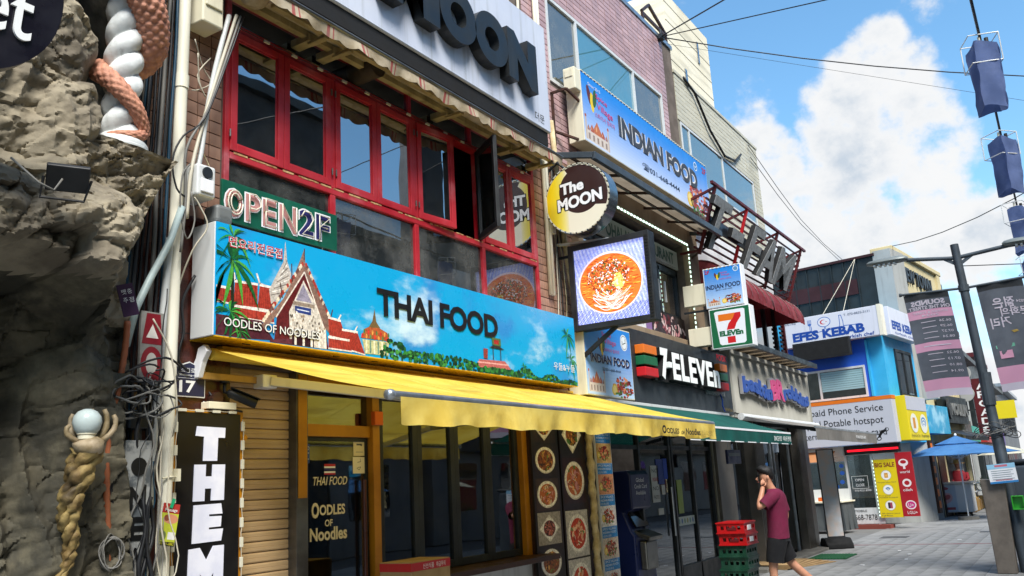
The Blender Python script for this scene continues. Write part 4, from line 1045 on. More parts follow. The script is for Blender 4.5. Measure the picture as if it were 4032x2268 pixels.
sky_grad(a, W_, H_, ('#1680d8', '#c3d2ee')); taj(a, .06, .03, .68, .42); chilli(a, .30, .70, .24); curry(a, 4.3, .22, .45, .25, 5)
a.ell(4.30, .86, .085, .085, '#e6eef4', 20); a.ell(4.30, .86, .07, .07, '#3a78b0', 20); a.line([(4.25, .86), (4.30, .84), (4.35, .88)], .012, '#e6eef4')
a.build('face_print', t)
for b_, mm, o in ((.085, 'white', .006), (.045, 'letter_navy', .009)): text('INDIAN FOOD', (11.10, -.295, 6.545), FX, FZ, 3.2, .335, M('letter_slate', '#3a3c44', .5) if mm == 'letter_navy' else m_[mm], t, bold=b_, off=o)
text('☎031-668-4444', (11.88, -.295, 6.255), FX, FZ, 1.5, .12, M('letter_dk', '#23324a', .5), t, off=.006, bold=.008)
text('Spice', (10.40, -.295, 6.86), FX, FZ, .36, .10, m_['letter_pink'], t, off=.006, bold=.01, fn=lambda fx, fy: (fx, fy - fx * .05)); text('Village', (10.42, -.295, 6.70), FX, FZ, .50, .13, m_['letter_pink'], t, off=.006, bold=.01, fn=lambda fx, fy: (fx, fy - fx * .05))
text('스파이시 빌리지', (10.34, -.295, 6.585), FX, FZ, .62, .075, m_['letter_pink'], t, off=.006); text('Since 2013', (10.18, -.295, 7.0), FX, FZ, .38, .05, m_['letter_white'], t, off=.006); text('2F', (14.60, -.295, 6.965), FX, FZ, .2, .11, m_['letter_red'], t, off=.006, bold=.02)
for i in range(50): MB().box(9.99 + .0975 * i, 10.05 + .0975 * i, -.305, -.293, 7.148, 7.166).build('led_module', m_['led_module'], t)
t2 = thing('meter_box', 'ivory electric box on the left end of the long INDIAN FOOD sign', 'box', (9.9, -.2, 6.8))
MB().box(9.80, 9.965, -.30, -.12, 6.82, 7.14).build('case', m_['ivory'], t2, bev=.012); MB().box(9.79, 9.80, -.27, -.15, 7.00, 7.11).build('lid', m_['ivory'], t2, bev=.004)
t2 = thing('sign_bracket', 'rusty steel bracket holding the left end of the INDIAN FOOD sign', 'bracket', (9.7, 0, 6.2))
MB().beam((9.62, 0, 6.75), (9.62, -.25, 6.75), .03, .03).beam((9.62, -.03, 6.75), (9.62, -.03, 6.0), .03, .03).beam((9.62, -.25, 6.75), (9.97, -.25, 6.70), .03, .03).beam((9.62, -.03, 6.2), (9.97, -.2, 6.15), .03, .03).build('bracket', M('rust', '#4a2a1f', .8, c2='#33201a', vs=9), t2)
# canopy over the restaurant balcony
t = thing('flat_canopy', 'flat metal framed canopy under the long INDIAN FOOD sign', 'canopy', (11.8, 0, 5.7))
b = MB(); b.beam((9.42, -.66, 5.64), (14.15, -.66, 5.64), .06, .10); b.beam((9.42, -.66, 5.64), (9.42, 0, 5.80), .05, .08); b.beam((14.15, -.66, 5.64), (14.15, 0, 5.80), .05, .08); b.build('rim', m_['steel_blue'], t, bev=.006)
for x in (10.3, 11.25, 12.2, 13.15): MB().beam((x, -.64, 5.62), (x, -.0, 5.77), .035, .035).build('rafter', m_['wood_dark'], t)
MB().beam((9.44, -.33, 5.70), (14.13, -.33, 5.70), .03, .03).build('purlin', m_['wood_dark'], t)
b = MB(); b.add([(9.44, -.64, 5.66), (14.13, -.64, 5.66), (14.13, -.12, 5.79), (9.44, -.12, 5.79)], [(0, 1, 2, 3)]); b.build('roof_sheet', M('sheet', '#8a7f70', .5, c2='#75695a', vs=2, transl=.5), t)
MB().beam((14.12, -.1, 5.30), (14.12, -.64, 5.60), .03, .03).build('brace', m_['wood_dark'], t)
# recessed balcony bay
by = MB(); 
for x in (10.06, 10.85, 11.6, 12.4, 13.15, 13.93): by.box(x - .04, x + .04, .12, .2, 3.85, 5.05)
by.box(10.06, 13.97, .12, .2, 4.98, 5.08); by.box(10.06, 13.97, .12, .2, 4.20, 4.28); by.box(10.06, 13.97, .10, .2, 3.84, 3.90)
by = by.build('bay_window_frame', m_['dark_metal'], bt, bev=.004)
for x in (10.1, 10.89, 11.64, 12.44, 13.19): MB().box(x, x + .72, .155, .162, 4.28, 4.98).build('pane', m_['pane_dark'], by)
MB().box(10.06, 13.97, .09, .12, 5.10, 5.42).build('restaurant_board', M('board_grey', '#9c9a94', .5), bt)
MB().box(10.04, 13.99, .12, .22, 3.86, 4.2).build('bay_dado', m_['dark_metal'], bt)
ob = by
text('OHALAL FOOD', (11.2, .09, 5.14), FX, FZ, 1.62, .22, M('letter_green', '#24463a', .5), bt, bold=.03); pass
MB().box(12.88, 13.9, .075, .09, 5.12, 5.40).build('restaurant_board', m_['board_grey'], bt); text('URANT', (12.95, .075, 5.16), FX, FZ, .80, .2, m_['letter_green'], bt, bold=.03)
for i in range(20): MB().box(13.955, 13.985, -.13, -.118, 3.9 + .08 * i, 3.94 + .08 * i).build('led_module', M('led_lit', '#c9d4d4', .3, emit='#d8ffe8', es=.7), bt)
for i in range(26): MB().box(11.1 + .112 * i, 11.16 + .112 * i, -.13, -.118, 5.50, 5.53).build('led_module', m_['led_lit'], bt)
MB().box(13.30, 13.345, .095, .12, 4.45, 4.80).build('door_handle', m_['alu_white'], bt); MB().box(13.05, 13.09, .095, .12, 4.45, 4.80).build('door_handle', m_['alu_white'], bt)
t = thing('food_poster', 'dark poster of meat dishes under the restaurant balcony window', 'poster', (13.2, .08, 3.85))
MB().box(12.55, 13.93, .06, .085, 3.87, 4.22).build('panel', M('poster_dark', '#2a1418', .4), t)
a = Art((12.55, .06, 3.87), FX, FZ); rr = random.Random(8)
for i in range(70): a.ell(rr.uniform(.06, 1.32), rr.uniform(.03, .32), rr.uniform(.03, .09), rr.uniform(.015, .04), rr.choice(['#8a3a44', '#c98a8f', '#5c1a24', '#d8b8b4', '#a35a60', '#e0d0cc', '#34100f']), 8, rr.uniform(0, 3))
a.build('print', t)
t = thing('name_strip', 'white strip with black Hangul under the balcony next to the LED screen', 'sign', (11.9, .08, 3.85))
MB().box(11.0, 12.3, .06, .085, 3.87, 4.18).build('panel', m_['white'], t); text('스파이시 빌리지', (11.1, .06, 3.93), FX, FZ, 1.1, .16, m_['letter_flat'], t); MB().box(12.3, 12.53, .06, .085, 3.87, 4.18).build('panel', M('lilac', '#8a6aa0', .5), t)
# square INDIAN FOOD sign beside 7-ELEVEN
t = thing('shop_sign', 'square blue INDIAN FOOD sign with halal mark left of the dark store fascia', 'sign', (10.2, -.15, 2.68))
MB().box(9.50, 10.87, -.295, -.05, 2.67, 3.60).build('cabinet', m_['ivory'], t, bev=.006)
a = Art((9.515, -.295, 2.685), FX, FZ); sky_grad(a, 1.34, .90, ('#1680d8', '#bcd6ee')); taj(a, .06, .03, .42, .32); curry(a, 1.02, .13, .28, .13, 7); chilli(a, .47, .63, .15)
a.ell(1.14, .74, .11, .11, '#dfe8ee', 22); a.ell(1.14, .74, .095, .095, '#6a7a84', 22); a.ell(1.14, .74, .085, .085, '#dfe8ee', 22); a.line([(1.09, .76), (1.10, .71), (1.14, .73), (1.19, .74), (1.18, .79)], .012, '#33444c'); a.build('face_print', t)
for b_, mm, o in ((.075, 'white', .004), (.04, 'letter_navy', .007)): text('INDIAN FOOD', (9.64, -.295, 3.085), FX, FZ, 1.14, .115, m_[mm], t, bold=b_, off=o)
text('☎031-668-4444', (9.94, -.295, 2.995), FX, FZ, .55, .05, m_['letter_dk'], t, off=.005); text('Spice', (10.0, -.295, 3.43), FX, FZ, .27, .075, m_['letter_pink'], t, off=.005); text('Village', (10.06, -.295, 3.335), FX, FZ, .34, .085, m_['letter_pink'], t, off=.005); text('스파이시 빌리지', (10.0, -.295, 3.25), FX, FZ, .48, .05, m_['letter_pink'], t, off=.005)

# ------------------------------------------------------------------ 7-ELEVEN
t = thing('store_fascia', 'dark convenience store fascia with striped bars and white letters', 'sign', (12.8, -.15, 2.65))
MB().box(10.89, 14.90, -.30, -.03, 2.63, 3.66).build('board', M('fascia', '#23272b', .45, c2='#2b3034', vs=1.2, dirt='#3b4044', da=.4), t, bev=.006)
for x0, x1 in ((10.98, 11.42), (14.02, 14.38)):
    for z0, c in ((3.31, 'orange_sq'), (3.155, 'seven_green'), (3.0, 'seven_red')): MB().box(x0, x1, -.44, -.30, z0, z0 + .125).build('stripe_bar', m_[c], t, bev=.008)
MB().box(11.47, 13.98, -.36, -.30, 2.98, 3.46).build('letter_backing', m_['dark_soft'], t)
text('7', (11.52, -.36, 2.99), FX, FZ, .27, .45, m_['dark_soft'], t, ext=.085, bold=.05, off=0, res=5); text('7', (11.52, -.445, 2.99), FX, FZ, .27, .45, m_['white_lit'], t, ext=.006, bold=.05, off=0, res=5)
MB().box(11.81, 11.92, -.45, -.36, 3.18, 3.26).build('hyphen', m_['white_lit'], t)
text('ELEVEn', (11.95, -.36, 3.01), FX, FZ, 1.98, .40, m_['dark_soft'], t, ext=.085, bold=.035, off=0, res=5, sp=1.12); text('ELEVEn', (11.95, -.445, 3.01), FX, FZ, 1.98, .40, m_['white_lit'], t, ext=.006, bold=.035, off=0, res=5, sp=1.12)
MB().box(13.6, 14.5, -.315, -.30, 2.915, 2.995).build('slogan_plate', M('plate_grey', '#6f7375', .5), t); text('가깝고 편리한 행복충전소', (13.63, -.315, 2.93), FX, FZ, .84, .05, LW, t)
text('POOK', (14.30, -.30, 3.53), FX, FZ, .5, .11, m_['letter_red'], t, bold=.02); text('★★★ Point', (14.42, -.30, 2.68), FX, FZ, .42, .07, M('letter_tan', '#8a7a4a', .6), t)
t = thing('green_awning', 'dark green striped-edge awning lettered SINCE 1927 over the convenience store', 'awning', (12.5, -.35, 2.6))
MB().grid(lambda u_, v_: (10.05 + 4.4 * u_, -.34 - .98 * v_, 2.60 - .36 * v_ - .02 * math.sin(math.pi * v_)), 30, 8).build('canopy_cloth', m_['green_fabric'], t, smooth=True, fix=False)
MB().grid(lambda u_, v_: (10.05 + 4.4 * u_, -1.335 + .012 * math.sin(u_ * 50) * v_, 2.215 - .16 * v_), 60, 3).build('valance', m_['green_fabric'], t, smooth=True, fix=False)
MB().beam((10.05, -1.33, 2.228), (14.45, -1.33, 2.228), .02, .026).build('white_edge', m_['white'], t); MB().beam((10.05, -1.338, 2.058), (14.45, -1.338, 2.058), .006, .012).build('white_edge', m_['white'], t)
MB().beam((10.0, -.32, 2.615), (14.48, -.32, 2.615), .08, .04).build('cassette', m_['alu_white'], t, bev=.004)
text('SINCE1927', (13.42, -1.36, 2.095), FX, FZ, .42, .07, LW, t, bold=.01); text('세계1등 편의점', (13.90, -1.36, 2.095), FX, FZ, .44, .08, LW, t, bold=.01)
t = thing('service_cable', 'loose blue cable dangling from the corner of the dark fascia', 'cable', (14.2, -.34, 2.7)); MB().tube([(14.25, -.32, 2.95), (14.26, -.34, 2.85), (14.24, -.34, 2.75), (14.27, -.36, 2.66)], .012, 6).build('cable', M('cable_blue', '#1f4aa0', .5), t)
# storefront
sf = MB()
for x in (10.64, 11.55, 12.65, 12.75, 13.55, 14.42): sf.box(x - .03, x + .03, .02, .1, 0, 2.55)
sf.box(10.62, 14.45, .02, .1, 2.47, 2.55); sf.box(12.75, 14.42, .02, .1, .0, .35); sf.box(10.62, 14.45, .03, .09, 2.05, 2.11)
sf = sf.build('storefront_frame', m_['dark_metal'], bt, bev=.004)
for x0, x1, z0 in ((11.58, 12.62, .03), (12.78, 13.52, .35), (13.58, 14.39, .35)): MB().box(x0, x1, .055, .063, z0, 2.05).build('pane', m_['pane_shop'], sf)
for x0, x1 in ((10.67, 11.52), (11.58, 12.62), (12.78, 13.52), (13.58, 14.39)): MB().box(x0, x1, .055, .063, 2.11, 2.47).build('pane', m_['pane_shop'], sf)
MB().tube([(12.56, .0, .8), (12.56, .0, 1.5)], .015, 8).build('handle', m_['alu'], sf)
a = Art((12.78, .052, 0), FX, FZ); a.rect(.02, .92, .72, 1.05, '#b9c2bd')
for k in range(6): a.ell(.09 + .11 * k, .985, .03, .04, ['#5c8a8a', '#4a6aa0', '#6a8a5c', '#8a8a4a'][k % 4], 10)
a.build('price_strip', sf)
for x, z, w_, h_, c, tx in ((11.95, 1.30, .26, .52, '#b9bcb8', ('NO', 'SMOKING', 'NO', 'PHOTO')), (12.3, 1.40, .12, .14, '#c4c4c0', ()), (12.12, 1.12, .18, .09, '#c4c4c0', ()), (12.88, 1.10, .2, .5, '#8fa04a', ()), (12.40, 1.62, .16, .3, '#2348b0', ()), (12.16, 1.55, .26, .36, '#1c3a8a', ())):
    st = MB().box(x, x + w_, .044, .05, z, z + h_).build('sticker', M('st' + c, c, .5), sf)
    for k, q in enumerate(tx): text(q, (x + .03, .044, z + h_ - .1 - .125 * k), FX, FZ, w_ - .06, .055, m_['letter_flat'] if q != 'SMOKING' else m_['letter_red'], sf, off=.002)
t = thing('hanging_sign', 'dark blue hanging notice board under the green awning', 'sign', (13.9, -.5, 1.9))
MB().box(13.7, 14.35, -.52, -.48, 1.80, 2.02).build('board', M('navy', '#16204a', .4), t, bev=.01); MB().box(13.76, 14.29, -.523, -.52, 1.92, 1.97).build('print_line', m_['plate_grey'], t); MB().tube([(13.8, -.5, 2.02), (13.8, -.5, 2.4)], .004, 5).build('chain', m_['alu'], t); MB().tube([(14.25, -.5, 2.02), (14.25, -.5, 2.4)], .004, 5).build('chain', m_['alu'], t)
# shop interior
for k, (x, y, dx) in enumerate(((11.9, 2.4, 1.6), (13.3, 1.3, 1.0), (13.1, 3.4, 1.8))):
    t = thing('store_shelf', ['long goods shelf behind the cash machine', 'short goods shelf just inside the store window', 'rear goods shelf in the convenience store'][k], 'shelf', (x, y, 0), 'shelves in the convenience store')
    b = MB(); b.box(x - dx / 2, x - dx / 2 + .03, y, y + .4, 0, 1.7); b.box(x + dx / 2 - .03, x + dx / 2, y, y + .4, 0, 1.7); b.box(x - dx / 2, x + dx / 2, y + .37, y + .4, 0, 1.7)
    for z in (.1, .5, .9, 1.3): b.box(x - dx / 2 + .03, x + dx / 2 - .03, y, y + .37, z, z + .025)
    b.build('rack', m_['ivory'], t)
    gd = MB()
    for z in (.125, .525, .925, 1.325):
        xx = x - dx / 2 + .05
        while xx < x + dx / 2 - .15: 
            w_ = rnd.uniform(.06, .13); gd.cc = lin(rnd.choice(['#b03a2a', '#d0a030', '#3a6aa0', '#d8d4c8', '#4a8a4a', '#8a3a6a', '#d87a30', '#e8e4dc'])); gd.box(xx, xx + w_, y + .02, y + .2, z, z + rnd.uniform(.15, .3)); xx += w_ + .01
    gd = gd.build('packaged_goods', m_['print'], t, fix=False); gd['kind'] = 'stuff'
t = thing('ceiling_light', 'row of white strip lights on the convenience store ceiling', 'light', (12.5, 2, 2.6)); MB().box(10.9, 14.0, 1.2, 1.35, 2.62, 2.66).build('tube', M('tube_lit', '#ffffff', .5, emit='#f2fbff', es=2.2), t)
# ATM
t = thing('cash_machine', 'navy cash machine labelled Global Credit Card Available by the store door', 'cash machine', (11.35, .1, 0))
NV = M('atm_navy', '#141f4a', .35)
b = MB(); b.prism([(11.10, -.02, 0), (11.10, .45, 0), (11.10, .45, 1.76), (11.10, .02, 1.76), (11.10, -.02, 1.70), (11.10, -.02, 1.25), (11.10, .12, 1.2), (11.10, .02, .95), (11.10, -.02, .9)], (.62, 0, 0)); b.build('cabinet', NV, t, bev=.02)
MB().boxm(Matrix.Translation((11.41, .06, 1.12)) @ Matrix.Rotation(-.5, 4, 'X'), .42, .02, .26).build('screen', M('scr', '#10141c', .1), t)
MB().boxm(Matrix.Translation((11.41, -.06, .90)) @ Matrix.Rotation(.35, 4, 'X'), .44, .28, .06).build('keypad_shelf', m_['brushed'], t, bev=.01)
MB().box(11.22, 11.60, -.12, -.02, .45, .82).build('cash_drawer', m_['brushed'], t, bev=.02)
for k, q in enumerate(('Global', 'Credit Card', 'Available')): text(q, (11.27 - .06 * (k == 1) - .03 * (k == 2), -.02, 1.60 - .085 * k), FX, FZ, (.26, .40, .32)[k], .055, LW, t)
# photo strip beside the store
t = thing('photo_strip', 'vertical strip of curry photos with blue captions beside the store door', 'sign', (10.28, -.06, .2))
MB().box(10.06, 10.50, -.06, -.035, .15, 2.55).build('panel', m_['white'], t)
a = Art((10.06, -.06, 0), FX, FZ)
z = 2.50
for k in range(7):
    if k % 1 == 0:
        a.rect(.01, z - .25, .43, z, ['#d8d4d0', '#c9a060', '#c98a5c', '#d9d4ce', '#c4b4a0', '#c9c0b8', '#c9a060'][k]); curry(a, .22, z - .125, .15, .09, 60 + k); a.rect(.01, z - .39, .43, z - .255, '#1678b8'); zt = z - .39
        for j, q in enumerate(('SPICE VILLAGE', 'INDIAN FOOD', '인도레스토랑')): text(q, (10.09, -.06, zt + .095 - .042 * j), FX, FZ, .36 if j < 2 else .22, .027, LW, t, off=.0045)
        z -= .39
    if z < .3: break
a.build('print', t, m_['print_photo'])
# wrapped drain pipe on the pier
t = thing('wrapped_pipe', 'lumpy cream wrapped pipe climbing the wall between the shops', 'pipe', (9.84, -.1, 0))
pts = [(9.84 + .012 * math.sin(i * .9), -.09, .06 * i) for i in range(46)]; MB().tube(pts, [.045 + .008 * math.sin(i * 2.3) + .005 * math.sin(i * 5.1) for i in range(46)], 10).build('lagging', m_['lagging'], t, smooth=True)
MB().tube([(9.84, -.09, 2.7), (9.80, -.08, 3.4), (9.62, -.07, 4.6), (9.55, -.06, 5.6), (9.5, -.05, 6.3)], .035, 10).build('upper_pipe', m_['lagging'], t, smooth=True)
MB().tube([(9.93, -.03, 0), (9.93, -.03, 2.6)], .02, 8).build('conduit', m_['ivory'], t)
for k, (x, c) in enumerate(((9.20, 'ivory'), (9.27, 'cream_pipe'))):
    tag(MB().tube([(x, -.05, 3.9), (x + .01, -.05, 6.0), (x + .03, -.06, 7.6), (x + .04, -.06, 9.4)], .028, 8).build('wall_pipe', m_[c], None, smooth=True), ['ivory drain pipe left of the round blade sign', 'cream drain pipe just right of the ivory one above the round sign'][k], 'pipe')
t = thing('cable_bundle', 'tangle of old cables hanging down the tiled strip beside the LED screen', 'cables', (9.4, -.05, 3.4))
for i in range(5): MB().tube(wiggle((9.36 + .06 * i, -.03 - .02 * (i % 2), 5.9), (9.42 + .05 * i, -.03, 3.35), 22, .03), .008, 5).build('cable', m_[['cable_white', 'cable_grey', 'cable', 'lagging', 'cable_grey'][i]], t, smooth=True)
t = thing('cable_loop', 'pale looped cable hanging above the right end of the pale sign box', 'cables', (8.5, -.05, 7.3))
for i in range(2): MB().tube([(8.2 + .25 * i, -.04, 7.9), (8.25 + .25 * i, -.06, 7.5), (8.4 + .25 * i, -.07, 7.38), (8.55 + .25 * i, -.06, 7.5), (8.6 + .25 * i, -.04, 7.9)], .02, 8).build('cable', m_['cable_white'], t, smooth=True)

# ------------------------------------------------------------------ two stacked blade signs
t = thing('blade_sign', 'square blue 2F INDIAN FOOD blade sign stacked on the green bordered box', 'sign', (13.6, -.3, 4.26))
MB().box(13.5, 13.70, -1.13, -.50, 4.26, 4.925).build('cabinet', m_['white'], t, bev=.006)
a = Art((13.5, -.515, 4.275), BX, FZ); sky_grad(a, .60, .635, ('#1680d8', '#bcd6ee')); taj(a, .03, .02, .19, .15); curry(a, .43, .10, .14, .075, 9); chilli(a, .22, .50, .08); a.ell(.53, .575, .045, .045, '#dfe8ee', 16); a.ell(.53, .575, .036, .036, '#5a8ab0', 16); a.build('face_print', t)
text('INDIAN FOOD', (13.5, -.525, 4.565), BX, FZ, .575, .075, M('letter_navy2', '#0d1c40', .5), t, bold=.02); text('☎031-668-4444', (13.5, -.68, 4.53), BX, FZ, .28, .026, m_['letter_navy2'], t); text('2F', (13.5, -.53, 4.83), BX, FZ, .08, .055, m_['letter_red'], t, bold=.02); text('Spice', (13.5, -.78, 4.80), BX, FZ, .12, .035, m_['letter_pink'], t); text('Village', (13.5, -.80, 4.755), BX, FZ, .14, .04, m_['letter_pink'], t); text('스파이시 빌리지', (13.5, -.76, 4.70), BX, FZ, .2, .03, m_['letter_pink'], t)
for i in range(9): MB().box(13.492, 13.50, -.56 - .066 * i, -.53 - .066 * i, 4.905, 4.922).build('led_module', m_['led_module'], t)
MB().box(13.52, 13.68, -.50, -.12, 4.35, 4.70).build('control_box', m_['ivory'], t, bev=.008)
t = thing('blade_sign', 'green bordered blade sign with orange and red numeral below the blue one', 'sign', (13.6, -.3, 3.6))
MB().box(13.5, 13.72, -1.20, -.53, 3.595, 4.245).build('cabinet', m_['white'], t, bev=.006)
a = Art((13.5, -.545, 3.61), BX, FZ); a.rect(0, 0, .64, .62, '#14603c'); a.poly([(.07, .57), (.10, .585), (.54, .585), (.57, .57), (.55, .06), (.52, .035), (.15, .035), (.12, .06)], '#dfe3ea')
a.poly([(.13, .53), (.42, .53), (.36, .42), (.13, .42)], '#d8701e'); a.poly([(.41, .53), (.50, .53), (.50, .46), (.42, .36), (.38, .27), (.25, .27), (.29, .37), (.37, .45)], '#c01a20'); a.poly([(.25, .16), (.38, .16), (.38, .055), (.25, .055)], '#c01a20'); a.build('face_print', t)
text('ELEVEn', (13.5, -.675, 3.785), BX, FZ, .385, .085, m_['seven_green'], t, bold=.055)
MB().box(13.53, 13.69, -.53, -.14, 3.68, 3.98).build('control_box', m_['ivory'], t, bev=.008)
MB().beam((13.55, -.1, 4.255), (13.55, -.6, 4.252), .03, .03).build('bracket', m_['dark_metal'], t); MB().beam((13.6, -.12, 3.6), (13.6, -.6, 3.58), .04, .03).build('bracket', m_['dark_metal'], t)

# ------------------------------------------------------------------ beige tiled building with cafe and ice cream shop
bb = thing('beige_building', 'beige tiled building above the ice cream shop', 'building', (17, 0, 0))
H_b = (14.55, 18.95, 6.98, 8.06)
b = MB(); wall_holes(b, 14.47, 19.45, 0, 8.98, 0, .25, [H_b, (15.0, 19.9, 3.95, 5.3), (15.3, 19.3, 0, 2.6)]); b.box(19.2, 19.45, .25, 8, 0, 8.98); b.box(14.47, 19.2, 7.8, 8, 0, 8.98); b.box(14.47, 19.2, .25, 7.8, 8.6, 8.9); b.box(14.47, 19.2, .25, 7.8, 2.65, 3.5); b.box(14.47, 19.2, .25, 7.8, 5.5, 6.6); b.box(14.47, 19.2, 2.6, 2.8, 0, 8.6)
b.build('wall', m_['grout_pale'], bb)
MB().box(14.44, 19.48, -.03, .3, 8.98, 9.04).build('roof_coping', m_['tile_beige'], bb)
tiles(bb, [(14.47, 19.45, 6.1, 8.98)], [H_b], .24, .092, .008, 0, m_['tile_beige'], (14, -5, 8), 'tile')
f = MB().frame(14.57, 18.93, 7.0, 8.04, -.01, .06, .045)
for x in (15.0, 16.85): f.box(x - .02, x + .02, -.01, .05, 7.045, 7.995)
f = f.build('window_frame', m_['alu_white'], bb)
for x0, x1 in ((14.615, 14.98), (15.02, 16.83), (16.87, 18.885)): MB().box(x0, x1, .01, .018, 7.045, 7.995).build('pane', m_['pane_pale'], f)
MB().box(14.6, 18.9, .10, .12, 7.0, 8.0).build('blind', M('blind', '#8c9c96', .9), f)
tag(MB().tube([(14.9, -.04, 9.04), (15.4, -.06, 8.9), (16.1, -.06, 8.35), (16.9, -.05, 8.05), (17.6, -.05, 8.15), (18.1, -.04, 8.45)], .025, 8).build('slack_cable', m_['cable'], None, smooth=True), 'thick slack black cable drooping across the beige tiled wall', 'cable')
# cafe level: striped wall, barrel awnings, slatted frame with letters
b = MB(); b.box(14.5, 19.45, -.02, 0, 5.3, 6.1)
b.build('cafe_wall', m_['white'], bb)
f = MB()
for x in (15.02, 16.2, 17.4, 18.6, 19.4): f.box(x - .05, x + .05, .0, .1, 3.95, 5.3)
f.box(15.0, 19.45, .0, .1, 3.95, 4.05); f = f.build('cafe_window_frame', m_['dark_metal'], bb)
for x in (15.07, 16.25, 17.45, 18.65): MB().box(x, x + 1.08 if x < 18 else 19.35, .04, .05, 4.05, 5.3).build('pane', m_['pane_dark'], f)
t = thing('letter_frame', 'dark red slatted frame carrying raised grey slanted letters', 'sign', (16.8, -.3, 5.3))
MR = m_['maroon']
TF = lambda z: -.36 - .36 * (z - 5.36)
for k in range(9): z = 5.40 + .115 * k; MB().beam((13.75, TF(z) + .06, z), (19.5, TF(z) + .06, z), .028, .028).build('slat', MR, t)
MB().beam((13.7, TF(6.44), 6.44), (19.7, TF(6.44), 6.44), .05, .05).build('top_rail', MR, t)
for x in (13.9, 15.6, 17.6, 19.4): MB().beam((x, TF(5.3), 5.30), (x, TF(6.45), 6.45), .05, .05).build('post', m_['seven_red'] if x == 15.6 else MR, t); MB().beam((x, TF(6.4), 6.4), (x, 0, 6.2), .04, .04).build('stay', MR, t); MB().beam((x, -.36, 5.36), (x, 0, 5.36), .04, .04).build('stay', MR, t)
for k in range(9): z = 5.4 + .115 * k; MB().beam((19.5, TF(z), z), (19.7, -.05, z), .035, .04).build('slat', MR, t)
for k in range(15): MB().beam((19.45, -.04, 3.95 + .1 * k), (19.75, -.04, 3.95 + .1 * k), .03, .05).build('slat', MR, t)
MB().box(19.72, 19.80, -.08, 0, 3.9, 5.4).build('post', MR, t)
MB().beam((14.0, TF(5.85), 5.85), (18.9, TF(5.85), 5.85), .03, .22).build('letter_rail', m_['dark_metal'], t)
UPV = V((0, -.36, 1)).normalized()
for ch, x0, x1, h in (('T', 13.72, 14.62, .88), ('F', 15.75, 16.62, .84), ('A', 16.55, 17.55, .82), ('M', 17.55, 18.85, .80)):
    text(ch, (x0, TF(5.42) - .03, 5.42), FX, UPV, x1 - x0, h, m_['letter_grey'], t, ext=.006, bold=.02, shear=.16, off=.09, name='letter'); text(ch, (x0, TF(5.42) - .03, 5.42), FX, UPV, x1 - x0, h, m_['dark_soft'], t, ext=.088, bold=.02, shear=.16, off=.0, name='letter_side')
text('-', (14.85, TF(5.78) - .03, 5.78), FX, UPV, .62, .17, m_['letter_grey'], t, ext=.006, bold=.03, off=.09, name='letter'); text('-', (14.85, TF(5.78) - .03, 5.78), FX, UPV, .62, .17, m_['dark_soft'], t, ext=.088, bold=.03, off=0, name='letter_side')
def barrel(x0, x1, lab):
    t = thing('barrel_awning', lab, 'awning', ((x0 + x1) / 2, 0, 4.8), 'dark red barrel awnings of the cafe')
    prof = [(-.0 - .62 * math.sin(q), 4.80 + .56 * math.cos(q)) for q in [i * math.pi / 2 / 8 for i in range(9)]]
    b = MB(); b.add([(x, y, z) for y, z in prof for x in (x0, x1)], [(2 * i, 2 * i + 1, 2 * i + 3, 2 * i + 2) for i in range(8)])
    for x in (x0, x1): b.add([(x, y, z) for y, z in prof] + [(x, 0, 4.80)], [tuple(range(10))])
    b.build('canopy_cloth', m_['maroon_fabric'], t, fix=False)
    for k in range(5): x = x0 + (x1 - x0) * k / 4; MB().tube([(x, y - .004, z + .004) for y, z in prof], .012, 6).build('rib', MR, t)
    MB().grid(lambda u_, v_: (x0 + (x1 - x0) * u_, -.63 + .006 * math.sin(u_ * 60), 4.80 - .07 * v_), 30, 1).build('valance', m_['maroon_fabric'], t)
    MB().box(x0, x0 + .05, -.06, -.0, 4.0, 4.8).build('post', MR, t)
barrel(14.55, 15.2, 'narrow dark red barrel awning with bright red end next to the stucco column'); barrel(15.30, 17.0, 'middle dark red barrel awning partly behind the blade signs'); barrel(17.10, 19.35, 'right hand dark red barrel awning of the cafe, nearest the alley')
# plank ledge
t = thing('plank_ledge', 'wooden slatted ledge with grey edge above the ice cream fascia', 'ledge', (17, -.4, 3.85))
for k in range(11): MB().box(14.6 + .5 * k, 14.95 + .5 * k, -.55, .0, 3.86, 3.89).build('plank', m_['plank'], t)
MB().box(14.55, 20.1, -.60, -.55, 3.84, 3.94).build('edge', m_['dark_metal'], t, bev=.005)
# ice cream fascia
t = thing('store_fascia', 'pale corrugated fascia of the ice cream shop with blue and pink letters', 'sign', (17.9, -.2, 2.68))
b = MB(); n = 150; ring = []
b.add([(15.0 + 5.2 * i / (2 * n), -.30 + (.02 if (i // 1) % 2 else 0), z) for z in (2.68, 3.72) for i in range(2 * n + 1)], [(i, i + 1, i + 2 * n + 2, i + 2 * n + 1) for i in range(2 * n)])
b.build('corrugated_sheet', m_['corrugated'], t, fix=False)
MB().box(14.95, 20.25, -.33, -.02, 3.72, 3.79).box(14.96, 15.0, -.32, -.02, 2.68, 3.72).box(20.2, 20.24, -.32, -.02, 2.68, 3.72).box(14.96, 20.24, -.27, -.03, 2.60, 2.68).build('trim', m_['corrugated'], t, bev=.005)
LBL, LPK = M('br_blue', '#2c4f9c', .5), M('br_pink', '#c4487c', .5)
wv = lambda fx, fy: (fx, fy + .05 * math.sin(fx * 3.2))
